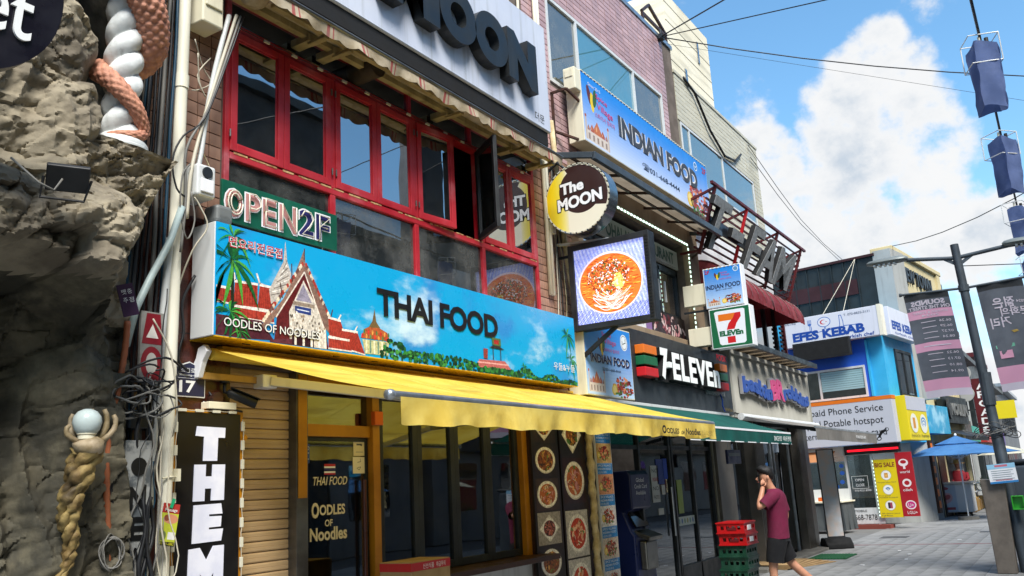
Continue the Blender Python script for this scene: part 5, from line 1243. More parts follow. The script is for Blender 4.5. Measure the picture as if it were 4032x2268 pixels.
for s_, x0, w_, c in (('baskin', 15.35, 1.75, LBL), ('BR', 17.08, .85, LPK), ('robbins', 17.93, 1.9, LBL)):
    h_ = .40 if s_ == 'BR' else .30; z_ = 2.98 if s_ == 'BR' else 3.03
    text(s_, (x0 - .04, -.32, z_ - .035), FX, FZ, w_ + .08, h_ + .07, M('br_side', '#8f8f92', .5), t, ext=.05, bold=.06, off=0, fn=wv, name='letter'); text(s_, (x0, -.37, z_), FX, FZ, w_, h_, c, t, ext=.02, bold=.045, off=0, fn=wv, name='letter')
t = thing('grey_awning', 'grey awning folded out over the ice cream shop door', 'awning', (17.6, -.4, 2.6))
MB().grid(lambda u_, v_: (15.0 + 5.2 * u_, -.40 - 1.2 * v_, 2.62 - .30 * v_ - .02 * math.sin(math.pi * v_)), 20, 8).build('canopy_cloth', m_['grey_fabric'], t, smooth=True, fix=False)
MB().grid(lambda u_, v_: (15.0 + 5.2 * u_, -1.61 + .01 * math.sin(u_ * 40) * v_, 2.32 - .20 * v_), 50, 2).build('valance', m_['grey_fabric'], t, smooth=True, fix=False)
MB().tube([(14.95, -.40, 2.60), (20.25, -.40, 2.60)], .06, 12).build('cassette', m_['alu_white'], t, smooth=30); MB().beam((15, -1.60, 2.325), (20.2, -1.60, 2.325), .025, .03).build('front_bar', m_['alu'], t)
text('WE MAKE PEOPLE HAPPY', (18.0, -1.625, 2.19), FX, FZ, .95, .06, LW, t, bold=.01)
for x in (15.6, 19.6): MB().beam((x, -.4, 2.5), (x, -1.58, 2.30), .04, .06).build('arm', m_['dark_metal'], t)
# ice cream shop front
pl = MB(); pl.box(14.52, 15.3, -.05, .0, 0, 2.6); pl.build('shop_pier', m_['pillar_bronze'], bb)
for x0, x1 in ((16.30, 16.85), (19.30, 20.15)):
    MB().box(x0, x1, -.16, .2, 0, 2.6).build('bronze_pillar', m_['pillar_bronze'], bb, bev=.006)
    for k in range(7): MB().box(x0 + .06 + .07 * k, x0 + .09 + .07 * k, -.172, -.16, 0, 2.6).build('rib', m_['pillar_bronze'], bb)
f = MB()
for x in (15.33, 17.9, 18.1, 19.27): f.box(x - .03, x + .03, .02, .08, 0, 2.6)
f.box(15.3, 19.3, .02, .08, 2.52, 2.6); f = f.build('storefront_frame', m_['alu'], bb)
for x0, x1 in ((15.36, 16.30), (16.85, 17.87), (18.13, 19.24)): MB().box(x0, x1, .045, .053, .02, 2.52).build('pane', m_['pane_shop'], f)
for x in (17.95, 18.05): MB().tube([(x, .0, .7), (x, .0, 1.6)], .014, 8).build('handle', m_['alu'], f)
t = thing('window_poster', 'tall yellow and orange poster inside the ice cream shop window', 'poster', (18.6, .1, .3)); MB().box(18.3, 18.9, .09, .1, .3, 1.5).build('sheet', M('poster_y', '#b9a040', .5, c2='#a85a2a', vs=1.8), t)
t = thing('display_fridge', 'pale freezer cabinet inside the ice cream shop', 'freezer', (17.4, 1.0, 0)); MB().box(15.6, 17.8, .9, 1.6, 0, 1.1).build('body', m_['ivory'], t, bev=.02); MB().box(15.7, 17.7, .95, 1.5, 1.1, 1.3).build('glass_lid', m_['pane_shop'], t)
MB().box(15.3, 20.2, -.45, -.05, -.03, .05).build('step', m_['concrete'], bb, bev=.01)
# tower behind
t = thing('apartment_tower', 'tall pale apartment tower rising behind the mauve roofline', 'building', (38, 12, 0))
b = MB(); b.box(36.5, 42.5, 8, 18, 0, 24.6); b.box(31.0, 36.5, 9.5, 18, 0, 24.0); b.box(42.5, 45, 9, 17, 0, 16.5); b.build('wall', M('tower_wall', '#e0d9c4', .7, c2='#d4ccb4', vs=.4, dirt='#a39d8a', da=.5, ds=(.2, .2, 2.2), dl=(.5, .7)), t)
for k in range(16): MB().box(36.48, 42.52, 7.985, 8.02, 9 + k * 1.0, 9.03 + k * 1.0).build('panel_joint', M('joint', '#a59f8c', .8), t)
MB().box(32.3, 33.2, 9.3, 9.6, 21.6, 22.8).build('window', m_['pane_dark'], t); MB().box(38.4, 38.65, 7.95, 8.05, 19.6, 21.2).build('window', m_['pane_dark'], t); MB().box(40.6, 40.8, 7.95, 8.05, 22.4, 23.6).build('window', m_['pane_dark'], t)
t = thing('roof_sign', 'small dark gabled sign frame on the pale tower', 'sign', (34.5, 8, 20.5)); b = MB(); b.frame(33.4, 36.2, 20.4, 22.0, 7.9, 8.0, .14); b.beam((33.4, 7.95, 22.0), (34.3, 7.95, 22.7), .12, .12).beam((34.3, 7.95, 22.7), (36.2, 7.95, 22.0), .12, .12); b.build('frame', m_['wood_dark'], t); text('ARISTA', (33.7, 7.9, 20.8), FX, FZ, 2.3, .7, m_['wood_dark'], t, bold=.03, ext=.05)
# ------------------------------------------------------------------ artificial rock facade
def sstep(a, b, x):
    t_ = min(1, max(0, (x - a) / (b - a))); return t_ * t_ * (3 - 2 * t_)
def rock_n(x, z, s_):
    # slanting strata broken into blocky facets, with sharp cracks between them
    u_ = (x * .8 + z * .6) * s_; v_ = (z * .95 - x * .45) * s_
    w_ = noise.fractal(V((u_ * 1.5, v_ * 1.8, 2.2)), 1.0, 2.0, 3) * .35
    d_, pp = noise.voronoi(V((u_ * 1.5 + w_, v_ * 2.7 + w_, .4)), distance_metric='DISTANCE')
    crack = min(1, (d_[1] - d_[0]) * 4.5)
    h_ = noise.cell(pp[0] * 7.3)
    tilt = (u_ * 1.5 + w_ - pp[0].x) * (h_ - .2) * 1.3 + (v_ * 2.7 + w_ - pp[0].y) * (noise.cell(pp[0] * 3.1 + V((9, 2, 1)))) * 1.1
    return .42 * h_ + .40 * tilt + .20 * crack - .2 + .45 * noise.fractal(V((u_ * 3.0, v_ * 4.6, 7.7)), 1.0, 2.1, 5) * .6
def rockY(x, z):
    d = .28                                                # recess under the overhang
    rim = 2.80 + .10 * math.sin(x * 3.1 + .6) - .12 * sstep(2.4, 3.1, x)
    over = sstep(rim - .05, rim + .10, z) * (1 - sstep(3.16, 3.62, z) * .62)
    side = 1 - sstep(2.86, 3.26, x + .12 * math.sin(z * 5)) if z < 3.7 else 1 - sstep(2.74, 2.96, x + .08 * math.sin(z * 4.2) + .06 * math.sin(z * 11))
    bulge = .70 * over * side
    d += bulge
    d += (.19 * rock_n(x, z, 1.0) + .075 * rock_n(x + 7, z + 3, 2.9) + .018 * rock_n(x + 2, z + 9, 7.5)) * (.42 + .58 * over * max(side, .25))
    d += (.13 * noise.noise(V((x * 2.6, z * .7, 9))) + .09 * (1 - abs(noise.noise(V((x * 5.5 + .5 * z, z * 1.3, 4)))) * 2)) * (1 - over)
    if z > 3.7: d -= .75 * sstep(2.86, 3.02, x + .06 * math.sin(z * 4.2))
    return -d
t = thing('rock_facade', 'rugged artificial rock facade of the bar at the left', 'facade', (2.4, -.5, 0))
NX, NZ = 340, 540
b = MB().grid(lambda u_, v_: (.3 + 3.02 * u_, rockY(.3 + 3.02 * u_, 6.4 * v_), 6.4 * v_), NX, NZ)
zs_ = [6.4 * (i // NX) / NZ for i in range(NX * NZ)]
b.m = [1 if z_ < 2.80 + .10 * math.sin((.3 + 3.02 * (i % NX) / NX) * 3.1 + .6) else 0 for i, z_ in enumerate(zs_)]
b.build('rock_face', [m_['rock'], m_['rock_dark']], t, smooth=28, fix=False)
def ledge(u_, v_):
    # trapezoid block carrying the column: loop u round, v from top to bottom
    top = [(2.62, -.30), (2.72, -.60), (3.10, -.585), (3.44, -.56), (3.48, -.05), (2.7, .0)]; bot = [(2.72, -.25), (2.80, -.50), (3.05, -.52), (3.26, -.46), (3.30, -.05), (2.75, .0)]
    k = u_ * 6; i = int(k) % 6; f = k - int(k)
    p = V(top[i]).lerp(V(top[(i + 1) % 6]), f); q = V(bot[i]).lerp(V(bot[(i + 1) % 6]), f); w_ = p.lerp(q, v_ ** .8)
    z = 3.80 - .42 * v_ - .05 * math.sin(u_ * 13) * v_
    n_ = (.07 * rock_n(w_.x * 1.2 + w_.y, z * 1.2, 2.2) + .03 * rock_n(w_.x * 1.2 + w_.y, z, 6.)) * (.3 if v_ < .05 else 1)
    return (w_.x - n_ * .5, w_.y - n_, z)
b = MB().grid(ledge, 150, 50); b.add([ledge(i / 40, 0) for i in range(40)], [tuple(range(40))]); b.add([ledge(i / 40, 1) for i in range(40)], [tuple(range(40))]); b.build('ledge', m_['rock'], t, smooth=28)
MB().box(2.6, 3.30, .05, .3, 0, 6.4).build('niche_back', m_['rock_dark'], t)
# floodlight on the rock
t = thing('floodlight', 'small black square floodlight tilted up on the rock', 'lamp', (2.55, -1.0, 3.2))
Mx = Matrix.Translation((2.40, -1.08, 3.27)) @ Matrix.Rotation(math.radians(-28), 4, 'Z') @ Matrix.Rotation(math.radians(48), 4, 'X')
MB().boxm(Mx, .20, .03, .15).build('body', m_['dark'], t, bev=.006); MB().boxm(Mx @ Matrix.Translation((0, .02, 0)), .16, .02, .11).build('fins', m_['dark_metal'], t)
b = MB(); A, B = Mx @ V((-.11, 0, 0)), Mx @ V((.11, 0, 0)); b.tube([A, A + V((.01, .04, -.10)), B + V((-.0, .06, -.10)), B], .008, 6); b.build('yoke', m_['dark'], t); MB().tube([(2.14, -1.02, 3.32), (2.24, -1.1, 3.20), (2.32, -1.1, 3.18), (2.36, -1.1, 3.25)], .006, 5).build('cable', m_['cable_grey'], t, smooth=True)
# black round bar sign, only its lower right quarter is in the picture
t = thing('round_sign', 'black round bar sign with a white letter t at the top left corner', 'sign', (2.0, -1.1, 4.0))
RC = V((1.684, -1.25, 4.081))
MB().lathe([(.517, -.04), (.517, .04)], RC, 56, Matrix.Rotation(math.pi / 2, 3, 'X')).build('disc', M('sign_disc', '#121019', .3), t, smooth=40)
text('et', (1.80, -1.29, 3.80), FX, FZ, .25, .24, LW, t, bold=.005, ext=.012, off=.003, shear=.1, res=8)
MB().tube([(1.684, -1.21, 4.08), (1.684, -.6, 4.08)], .03, 8).build('stem', m_['dark'], t)
# ------------------------------------------------------------------ twisted column with snake
CX, CY, CZ = 3.11, -.42, 3.80
t = thing('snake_column', 'white twisted rope column with a terracotta snake coiled around it', 'sculpture', (CX, CY, CZ))
def colm(u_, v_):
    z = CZ + .05 + 2.6 * v_; a_ = u_ * 2 * math.pi
    lob = abs(math.cos(1.0 * (a_ - z * 19))) ** .7
    r_ = .080 + .042 * lob + .012 * max(0, 1 - v_ * 9) + .006 * noise.noise(V((math.cos(a_) * 4, math.sin(a_) * 4, z * 9)))
    return (CX + r_ * math.cos(a_), CY + r_ * math.sin(a_), z)
MB().grid(colm, 56, 330).build('twisted_shaft', m_['column_white'], t, smooth=True)
MB().lathe([(.175, 0), (.175, .012), (.165, .02), (.165, .04), (.155, .055), (.14, .075), (.12, .10)], (CX, CY, CZ), 32).build('base', m_['column_white'], t, smooth=40)
fw = V((-CX, -5.2 - CY, 0)).normalized(); rt = V((-fw.y, fw.x, 0))   # towards the camera side and to its right as one stands before it
rt = V((.83, -.55, 0)) if rt.x < 0 else rt
keys = [(-35, .07, .018), (10, .075, .026), (50, .085, .034), (75, .13, .040), (55, .20, .044), (30, .27, .050), (0, .35, .055), (-30, .43, .060), (-60, .49, .064), (-95, .55, .066), (-140, .60, .07), (-180, .64, .08), (-225, .69, .088), (-260, .76, .096), (-285, .86, .10), (-310, .97, .104), (-340, 1.09, .108), (-380, 1.2, .11), (-430, 1.3, .115), (-500, 1.45, .12), (-600, 1.7, .12)]
fine = []
for (a0, z0, r0), (a1, z1, r1) in zip(keys[:-1], keys[1:]):
    for k in range(16): f = k / 16; fine.append((a0 + (a1 - a0) * f, z0 + (z1 - z0) * f, r0 + (r1 - r0) * f))
for _ in range(14): fine = fine[:1] + [tuple((fine[i - 1][q] + 2 * fine[i][q] + fine[i + 1][q]) / 4 for q in range(3)) for i in range(1, len(fine) - 1)] + fine[-1:]
P_, R_ = [], []
for ad, z, r_ in fine:
    q = math.radians(ad); rad = .112 + r_ * .55
    P_.append(V((CX, CY, CZ + z)) + fw * (rad * math.cos(q)) + rt * (rad * math.sin(q))); R_.append(r_)
NS = 48
b = MB().tube(P_, R_, NS); dist = 0; last = P_[0]; ds_ = []
for p in P_: dist += (p - last).length; last = p; ds_.append(dist)
for i in range(len(P_) * NS):                                  # overlapping diamond scales
    k, j = divmod(i, NS); p = P_[k]; d_ = V(b.v[i]) - p; a_ = 2 * math.pi * j / NS; w_ = ds_[k] * 55
    lat = abs(math.sin(a_ * 4 + w_)) * abs(math.sin(a_ * 4 - w_)); b.v[i] = tuple(p + d_ * (1 - .10 + .20 * lat ** .6 + .04 * noise.noise(p * 30)))
b.build('snake', m_['snake'], t, smooth=60)
# ------------------------------------------------------------------ golden hand holding a globe lamp
t = thing('hand_lamp', 'golden sculpted hand rising from the rock and holding a globe lamp', 'lamp', (2.95, -.5, 1.2))
GC = V((2.90, -.56, 2.09))
MB().lathe([(.005, -.078), (.045, -.068), (.066, -.04), (.078, 0), (.072, .035), (.052, .062), (.024, .076), (.004, .078)], GC, 24).build('globe', m_['globe'], t, smooth=True)
MB().lathe([(.040, -.095), (.046, -.09), (.046, -.068), (.052, -.064), (.052, -.056), (.04, -.05)], GC, 20).build('globe_collar', m_['ivory'], t, smooth=40)
for st in range(4):
    arm = []; ar = []
    for i in range(70):
        f = i / 69; z = 1.26 + .68 * f; q = f * 11 + st * 1.57; rr_ = .012 + .036 * f
        arm.append(V((2.865 + .035 * math.sin(f * 8) * (1 - f * .6) + .035 * f + rr_ * math.cos(q), -.44 - .10 * f + rr_ * math.sin(q), z))); ar.append((.015 + .026 * f) * (1 + .22 * math.sin(f * 40 + st) + .12 * math.sin(f * 83)))
    b = MB().tube(arm, ar, 14)
    b.v = [tuple(V(p) + V((noise.noise(V(p) * 38), noise.noise(V(p) * 38 + V((5, 0, 0))), 0)) * .012) for p in b.v]
    b.build('arm_strand', m_['gold'], t, smooth=True)
MB().tube([(2.90, -.54, 1.92), (2.91, -.56, 1.955), (2.91, -.565, 1.985), (2.905, -.565, 2.005)], [.06, .085, .082, .05], 16).build('palm', m_['gold_pale'], t, smooth=True)
def finger(pts, r0):
    n = len(pts); MB().tube(pts, [r0 * (1 - .35 * i / (n - 1)) * (1.18 if i in (2, 4) else 1) for i in range(n)], 10).build('finger', m_['gold_pale'], t, smooth=True)
for dx, dy, hh, s_ in ((-.085, .02, .09, .016), (-.03, .085, .16, .016), (.06, .06, .19, .018), (.095, .0, .185, .018), (.115, -.05, .15, .017)):
    o = V((2.905 + dx * .55, -.565 + dy * .55, 1.985)); out = V((dx, dy, 0)).normalized() * .03
    top = V((GC.x + dx * 1.12, GC.y + dy * 1.12, 1.985 + hh))
    finger([o, o.lerp(top, .25) + out * .9, o.lerp(top, .45) + out * 1.2, o.lerp(top, .65) + out, o.lerp(top, .85) + out * .5, top - out * .2], s_)
# purple plate and old signs
t = thing('purple_plate', 'small purple plate with white Hangul on the rock edge', 'sign', (3.1, -.6, 2.75))
Mp = Matrix.Translation((3.05, -.66, 2.80)) @ Matrix.Rotation(math.radians(-18), 4, 'Y') @ Matrix.Rotation(math.radians(-10), 4, 'Z')
MB().boxm(Mp, .095, .006, .19).build('plate', M('purple', '#3b2440', .45), t)
for k, q in enumerate('벳충주점'): text(q, Mp @ V((-.03 + .035 * (k % 2), -.004, .035 - .05 * (k // 2))), Mp.to_3x3() @ FX, Mp.to_3x3() @ FZ, .028, .03, LW, t)
t = thing('old_sign_strip', 'peeling grey vertical sign with black letters behind the cables', 'sign', (3.42, -.06, 0))
MB().box(3.315, 3.495, -.31, -.29, .2, 2.02).build('board', M('peel_grey', '#5e6468', .6, c2='#9a9c9a', vs=7, vc=(.45, .55), dirt='#2e3234', da=.8, ds=(6, 6, 6)), t)
for k, q in enumerate(('N', 'E', 'W', 'T', 'A', 'U')): text(q, (3.345, -.31, 1.60 - .18 * k), FX, FZ, .12, .14, m_['letter_flat'], t, bold=.05)
MB().lathe([(.055, 0), (.055, .004)], (3.41, -.312, 1.86), 20, Matrix.Rotation(math.pi / 2, 3, 'X')).build('black_dot', m_['letter_flat'], t)
t = thing('old_red_sign', 'old red and white BBQ style sign fragment behind the cables', 'sign', (3.48, -.06, 2.3))
t['label'] = 'faded red lettered sign fragment with triangle and ring behind the cables'
MB().box(3.385, 3.555, -.31, -.29, 2.38, 2.84).build('board', M('peel_white', '#8f8d88', .6, c2='#6f6d69', vs=5), t)
a = Art((3.385, -.31, 2.38), FX, FZ)
a.poly([(.01, .25), (.16, .25), (.14, .45), (.04, .45)], '#7a1a24'); a.poly([(.04, .29), (.13, .29), (.085, .38)], '#d4cfc8'); a.ell(.085, .125, .078, .11, '#7a1a24', 24); a.ell(.085, .125, .042, .07, '#b4b1aa', 20); a.poly([(.10, .07), (.13, .01), (.16, .03), (.125, .085)], '#7a1a24'); a.build('print', t)
# ------------------------------------------------------------------ pipes, cables, boxes on the left corner
tag(MB().tube([(3.705, -.15, 0), (3.735, -.15, 3.6), (3.765, -.15, 6.4)], .045, 16).tube([(3.746, -.15, 4.56), (3.748, -.15, 4.66)], .052, 16).build('drain_pipe', m_['cream_pipe'], None, smooth=40), 'thick cream drain pipe running up beside the black vertical sign', 'pipe')
tag(MB().tube([(3.535, -.2, 0), (3.55, -.2, 1.2), (3.60, -.2, 2.4), (3.66, -.19, 3.4)], .027, 12).tube([(3.553, -.2, 1.50), (3.558, -.2, 1.60)], .036, 12).build('drain_pipe', m_['grey_pipe'], None, smooth=40), 'thinner grey pipe leaning against the thick cream drain pipe', 'pipe')
tag(MB().tube([(3.70, -.26, 3.62), (3.60, -.28, 3.35), (3.44, -.30, 3.05), (3.34, -.32, 2.85), (3.28, -.32, 2.6)], .024, 10).build('conduit', m_['pale_conduit'], None, smooth=True), 'pale blue grey conduit bending down to the left across the cables', 'conduit')
oc = [(3.24 + .03 * math.sin(i * .13 + 1.2) - .0012 * i, -.34, 2.75 - .03 * i) for i in range(50)]
tag(MB().tube(oc, [.018 + .003 * (i % 2) for i in range(50)], 8).build('conduit', m_['orange_conduit'], None, smooth=True), 'orange brown corrugated conduit hanging beside the rock', 'conduit')
t = thing('cable_bundle', 'thick bundle of black and teal cables climbing the left corner', 'cables', (3.42, -.2, 0))
for i in range(15):
    x0, x1 = 3.26 + .022 * i, 3.50 + .014 * i
    mt = ['cable', 'cable', 'cable_teal', 'cable', 'cable_grey', 'cable'][i % 6]
    MB().tube(wiggle((x0, -.13 - .03 * (i % 4), 0), (x0 + .04, -.12 - .03 * (i % 4), 2.6), 26, .016) + wiggle((x0 + .045, -.12 - .03 * (i % 4), 2.7), (x1 + .02, -.11 - .02 * (i % 4), 6.4), 26, .006), rnd.choice([.009, .012, .016, .008]), 6).build('cable', m_[mt], t, smooth=True)
for i in range(14):
    c = V((3.28 + rnd.uniform(0, .2), -.36 + rnd.uniform(-.03, .03), 2.32 + rnd.uniform(-.12, .12))); w_, h_ = rnd.uniform(.07, .2), rnd.uniform(.03, .12); tl = rnd.uniform(-.6, .6); n_ = rnd.randint(16, 26); st = rnd.uniform(0, 6)
    P = [c + V((w_ * math.cos(q + st), -.03 * math.sin(q * 2), h_ * math.sin(q + st) + tl * w_ * math.cos(q + st) * .5)) + V((noise.noise(V((q, i, 0))), 0, noise.noise(V((q, i, 4))))) * .03 for q in [k * 6.283 / 24 for k in range(n_)]]
    MB().tube(P, rnd.choice([.0045, .0065, .008]), 5).build('cable_coil', m_[['cable', 'cable_grey', 'cable'][i % 3]], t, smooth=True)
for i in range(22):
    x0 = 3.22 + rnd.uniform(0, .38); z0 = rnd.uniform(0, 1.4); z1 = z0 + rnd.uniform(.8, 2.0)
    MB().tube(wiggle((x0, -.28 - rnd.uniform(0, .1), z0), (x0 + rnd.uniform(-.12, .14), -.26 - rnd.uniform(0, .1), min(z1, 3.0)), 18, rnd.uniform(.01, .045)), rnd.choice([.003, .004, .006, .01, .014]) * (.45 if i % 6 in (1, 2) else 1), 5).build('cable', m_[['cable', 'cable_grey', 'cable_white', 'cable', 'cable_teal', 'cable'][i % 6]], t, smooth=True)
MB().box(3.40, 3.62, -.22, -.10, 2.10, 2.22).build('terminal_box', m_['dark_metal'], t, bev=.01)
for i in range(7):
    c = V((3.19 + rnd.uniform(-.01, .01), -.40, 1.37 + rnd.uniform(-.01, .01))); w_, h_ = rnd.uniform(.055, .07), rnd.uniform(.08, .1)
    MB().tube([c + V((w_ * math.cos(q), -.02 * math.sin(q * 2 + i), h_ * math.sin(q))) for q in [k * 6.283 / 24 for k in range(24)]], .004, 5, closed=True).build('cable_coil', m_['cable_grey'], t, smooth=True)
t = thing('cable_tangle', 'loose grey and white cables looping around the cream pipe near the speaker', 'cables', (3.85, -.2, 3.6))
cable_paths = [([(4.15, -.25, 5.3), (4.05, -.22, 4.9), (3.92, -.22, 4.45), (3.82, -.24, 4.1), (3.76, -.26, 3.85), (3.74, -.26, 3.55)], .014, 'cable_white'), ([(4.18, -.26, 5.3), (4.02, -.24, 4.75), (3.90, -.24, 4.4), (3.72, -.26, 4.05), (3.73, -.26, 3.7), (3.70, -.26, 3.3)], .010, 'cable_grey'), ([(4.12, -.2, 5.3), (4.0, -.2, 4.8), (3.93, -.2, 4.4), (3.86, -.22, 4.0), (3.80, -.2, 3.9)], .02, 'grey_pipe'), ([(4.2, -.27, 5.3), (4.08, -.25, 4.9), (3.88, -.25, 4.35), (3.70, -.25, 4.15), (3.62, -.25, 3.95), (3.66, -.25, 3.75), (3.74, -.26, 3.7)], .007, 'cable'), ([(3.75, -.27, 3.95), (3.69, -.27, 3.85), (3.68, -.27, 3.6), (3.74, -.27, 3.4), (3.80, -.27, 3.55), (3.76, -.27, 3.75)], .006, 'cable_grey'), ([(3.80, -.26, 3.72), (3.84, -.27, 3.66), (3.90, -.28, 3.52), (3.83, -.22, 3.35), (3.80, -.12, 3.1), (3.82, -.08, 2.9)], .006, 'cable_white'), ([(3.88, -.15, 4.9), (3.94, -.1, 4.7), (4.0, -.1, 4.6), (3.92, -.1, 4.75), (4.05, -.08, 4.95)], .005, 'cable_white'), ([(3.85, -.15, 5.0), (3.98, -.08, 4.85), (4.06, -.08, 4.75), (3.95, -.08, 4.65), (3.86, -.12, 4.6)], .005, 'cable_white'),
               ([(3.98, -.1, 4.4), (3.97, -.1, 4.2), (4.05, -.1, 4.05), (4.04, -.15, 3.93)], .006, 'lagging'), ([(3.93, -.12, 3.2), (3.86, -.08, 3.0), (3.88, -.08, 2.8), (3.84, -.08, 2.6), (3.93, -.08, 2.52)], .010, 'cable'), ([(3.42, -.38, 2.78), (3.55, -.4, 2.55), (3.62, -.38, 2.2), (3.65, -.3, 2.05)], .006, 'cable_white')]
for P, r_, mt in cable_paths:
    Q = []
    for k in range(len(P) - 1):
        p0, p1, p2, p3 = (V(P[max(0, k - 1)]), V(P[k]), V(P[k + 1]), V(P[min(len(P) - 1, k + 2)]))
        for f in (0, .25, .5, .75): Q.append(.5 * ((2 * p1) + (p2 - p0) * f + (2 * p0 - 5 * p1 + 4 * p2 - p3) * f * f + (3 * p1 - p0 - 3 * p2 + p3) * f ** 3))
    MB().tube(Q + [V(P[-1])], r_, 7).build('cable', m_[mt], t, smooth=True)
t = thing('wall_box', 'cream electric box on the tiled strip at the top left', 'box', (3.95, -.1, 5.15))
MB().box(3.86, 4.05, -.22, -.01, 5.14, 5.75).build('case', m_['ivory'], t, bev=.012); MB().box(3.88, 4.03, -.235, -.22, 5.28, 5.7).build('lid', m_['ivory'], t, bev=.006)
t = thing('wall_speaker', 'white horn speaker cabinet above the neon sign', 'speaker', (3.88, -.2, 3.7))
MB().box(3.79, 3.95, -.30, -.06, 3.73, 3.97).build('cabinet', m_['alu_white'], t, bev=.02, seg=3); MB().box(3.815, 3.925, -.312, -.30, 3.76, 3.86).build('panel', m_['white'], t, bev=.008)
MB().lathe([(.042, 0), (.042, .012)], (3.87, -.30, 3.91), 18, Matrix.Rotation(math.pi / 2, 3, 'X')).build('grille', m_['dark_metal'], t)
t = thing('transformer_can', 'grey neon transformer box on the end of the long blue sign', 'box', (4.05, -.2, 3.6))
MB().box(3.98, 4.13, -.28, -.12, 3.58, 3.72).build('can', M('can_grey', '#6c7070', .5), t, bev=.03, seg=3)
text('POWER', (4.00, -.282, 3.62), FX, FZ, .09, .025, m_['can_grey'], t)
t = thing('flyer', 'red and yellow massage flyer clipped to the pipes', 'flyer', (3.66, -.26, 1.5))
Mf = Matrix.Translation((3.665, -.27, 1.50)) @ Matrix.Rotation(math.radians(9), 4, 'Y')
MB().boxm(Mf, .125, .004, .26).build('sheet', m_['white'], t)
a = Art(Mf @ V((-.0625, -.0025, -.13)), Mf.to_3x3() @ FX, Mf.to_3x3() @ FZ); a.rect(0, 0, .125, .26, '#b9c23a'); a.rect(0, .20, .125, .26, '#a8322c'); a.ell(.07, .165, .055, .03, '#c98a6a', 16); a.ell(.04, .17, .02, .02, '#8a4a34', 12); a.rect(0, .0, .125, .025, '#16161a'); a.ell(.03, .06, .025, .03, '#6a7a4a', 12); a.rect(.065, .04, .12, .085, '#e6e6e2'); a.build('print', t)
text('Massage', Mf @ V((-.045, -.004, .075)), Mf.to_3x3() @ FX, Mf.to_3x3() @ FZ, .09, .025, LW, t, bold=.01); text('031-611-0882', Mf @ V((-.06, -.004, -.125)), Mf.to_3x3() @ FX, Mf.to_3x3() @ FZ, .115, .016, M('letter_yellow', '#d8d030', .5), t)
MB().boxm(Mf @ Matrix.Translation((.0, -.008, .13)) @ Matrix.Rotation(.25, 4, 'Y'), .018, .01, .06).build('clip', M('clip_green', '#1a9a6a', .4), t)
tag(MB().tube([(3.66, -.2, 1.79), (3.74, -.2, 1.80), (3.80, -.16, 1.80)], .006, 6).box(3.775, 3.80, -.2, -.15, 1.77, 1.85).build('pipe_strap', m_['ivory'], None), 'small strap holding the cream pipe beside the vertical sign', 'strap')
# ------------------------------------------------------------------ corner building: kebab shop over phone shop
P0 = V((26.4, -1.0, 0)); EN = V((.17, .985, 0)).normalized(); EO = V((-EN.y, EN.x, 0))   # EN runs back from the corner, EO points out of its face
EU = -EN
def E(s_, z, o=0.): return P0 + EN * s_ + EO * o + V((0, 0, z))
def ebox(mb, s0, s1, o0, o1, z0, z1):
    return mb.add([E(s0, z0, o0), E(s1, z0, o0), E(s1, z0, o1), E(s0, z0, o1), E(s0, z1, o0), E(s1, z1, o0), E(s1, z1, o1), E(s0, z1, o1)], BOXF)
t = thing('corner_building', 'blue corner building holding the kebab shop above the phone shop', 'building', (26.4, -1, 0)); cb = t
def quadprism(mb, pts, z0, z1): return mb.prism([(p[0], p[1], z0) for p in pts], (0, 0, z1 - z0))
e0, e1 = E(0, 0), E(9, 0)
quadprism(MB(), [(e0.x + .05, e0.y), (29.45, -1.36), (31, 8), (e1.x + .05, e1.y)], 2.3, 6.05).build('wall', m_['bright_blue'], t)
quadprism(MB(), [(e0.x + 2.0, e0.y + 1.6), (29.4, .3), (31, 8), (e1.x + 1.6, e1.y)], 0, 2.3).build('shop_core', m_['white'], t); quadprism(MB(), [(e0.x + 2.3, -1.0), (29.45, -1.36), (29.45, .5), (e0.x + 2.3, .5)], 0, 2.3).build('side_wall', m_['pale_wall'], t); ebox(MB(), .5, 3.0, -1.3, -.6, 2.24, 2.28).build('ceiling_light', M('ceil_lit', '#ffffff', .5, emit='#f4f8ff', es=1.2), t)
ebox(MB(), .46, 2.9, -.06, .03, 3.6, 5.3).build('deep_blue_panel', m_['deep_blue'], t)
ebox(MB(), .40, .46, -.06, .05, 3.6, 5.2).build('corner_trim', m_['bright_blue'], t)
b = MB(); ebox(b, .55, 2.6, .03, .08, 3.60, 3.66); ebox(b, .55, 2.6, .03, .08, 4.44, 4.50)
for s_ in (.55, 1.88, 2.55): ebox(b, s_, s_ + .05, .03, .08, 3.66, 4.44)
wf2 = b.build('window_frame', m_['alu_white'], t)
for s0, s1 in ((.60, 1.88), (1.93, 2.55)): ebox(MB(), s0, s1, .035, .045, 3.66, 4.44).build('pane', m_['pane_dark'], wf2)
for k in range(9): ebox(MB(), .62, 1.86, .05, .06, 3.86 + .063 * k, 3.915 + .063 * k).build('blind_slat', M('blind_pale', '#8fb3bb', .6), wf2)
FU = V((.9932, -.1166, 0)); FN = V((-.1166, -.9932, 0))
def SF(s_, z, o=0.): return V((26.45, -1.0, z)) + FU * s_ + FN * o
def sbox(mb, s0, s1, o0, o1, z0, z1): return mb.add([SF(s0, z0, o0), SF(s1, z0, o0), SF(s1, z0, o1), SF(s0, z0, o1), SF(s0, z1, o0), SF(s1, z1, o0), SF(s1, z1, o1), SF(s0, z1, o1)], BOXF)
f = MB(); sbox(f, 1.0, 2.6, .0, .06, 3.6, 3.68); sbox(f, 1.0, 2.6, 0, .06, 4.9, 4.98)
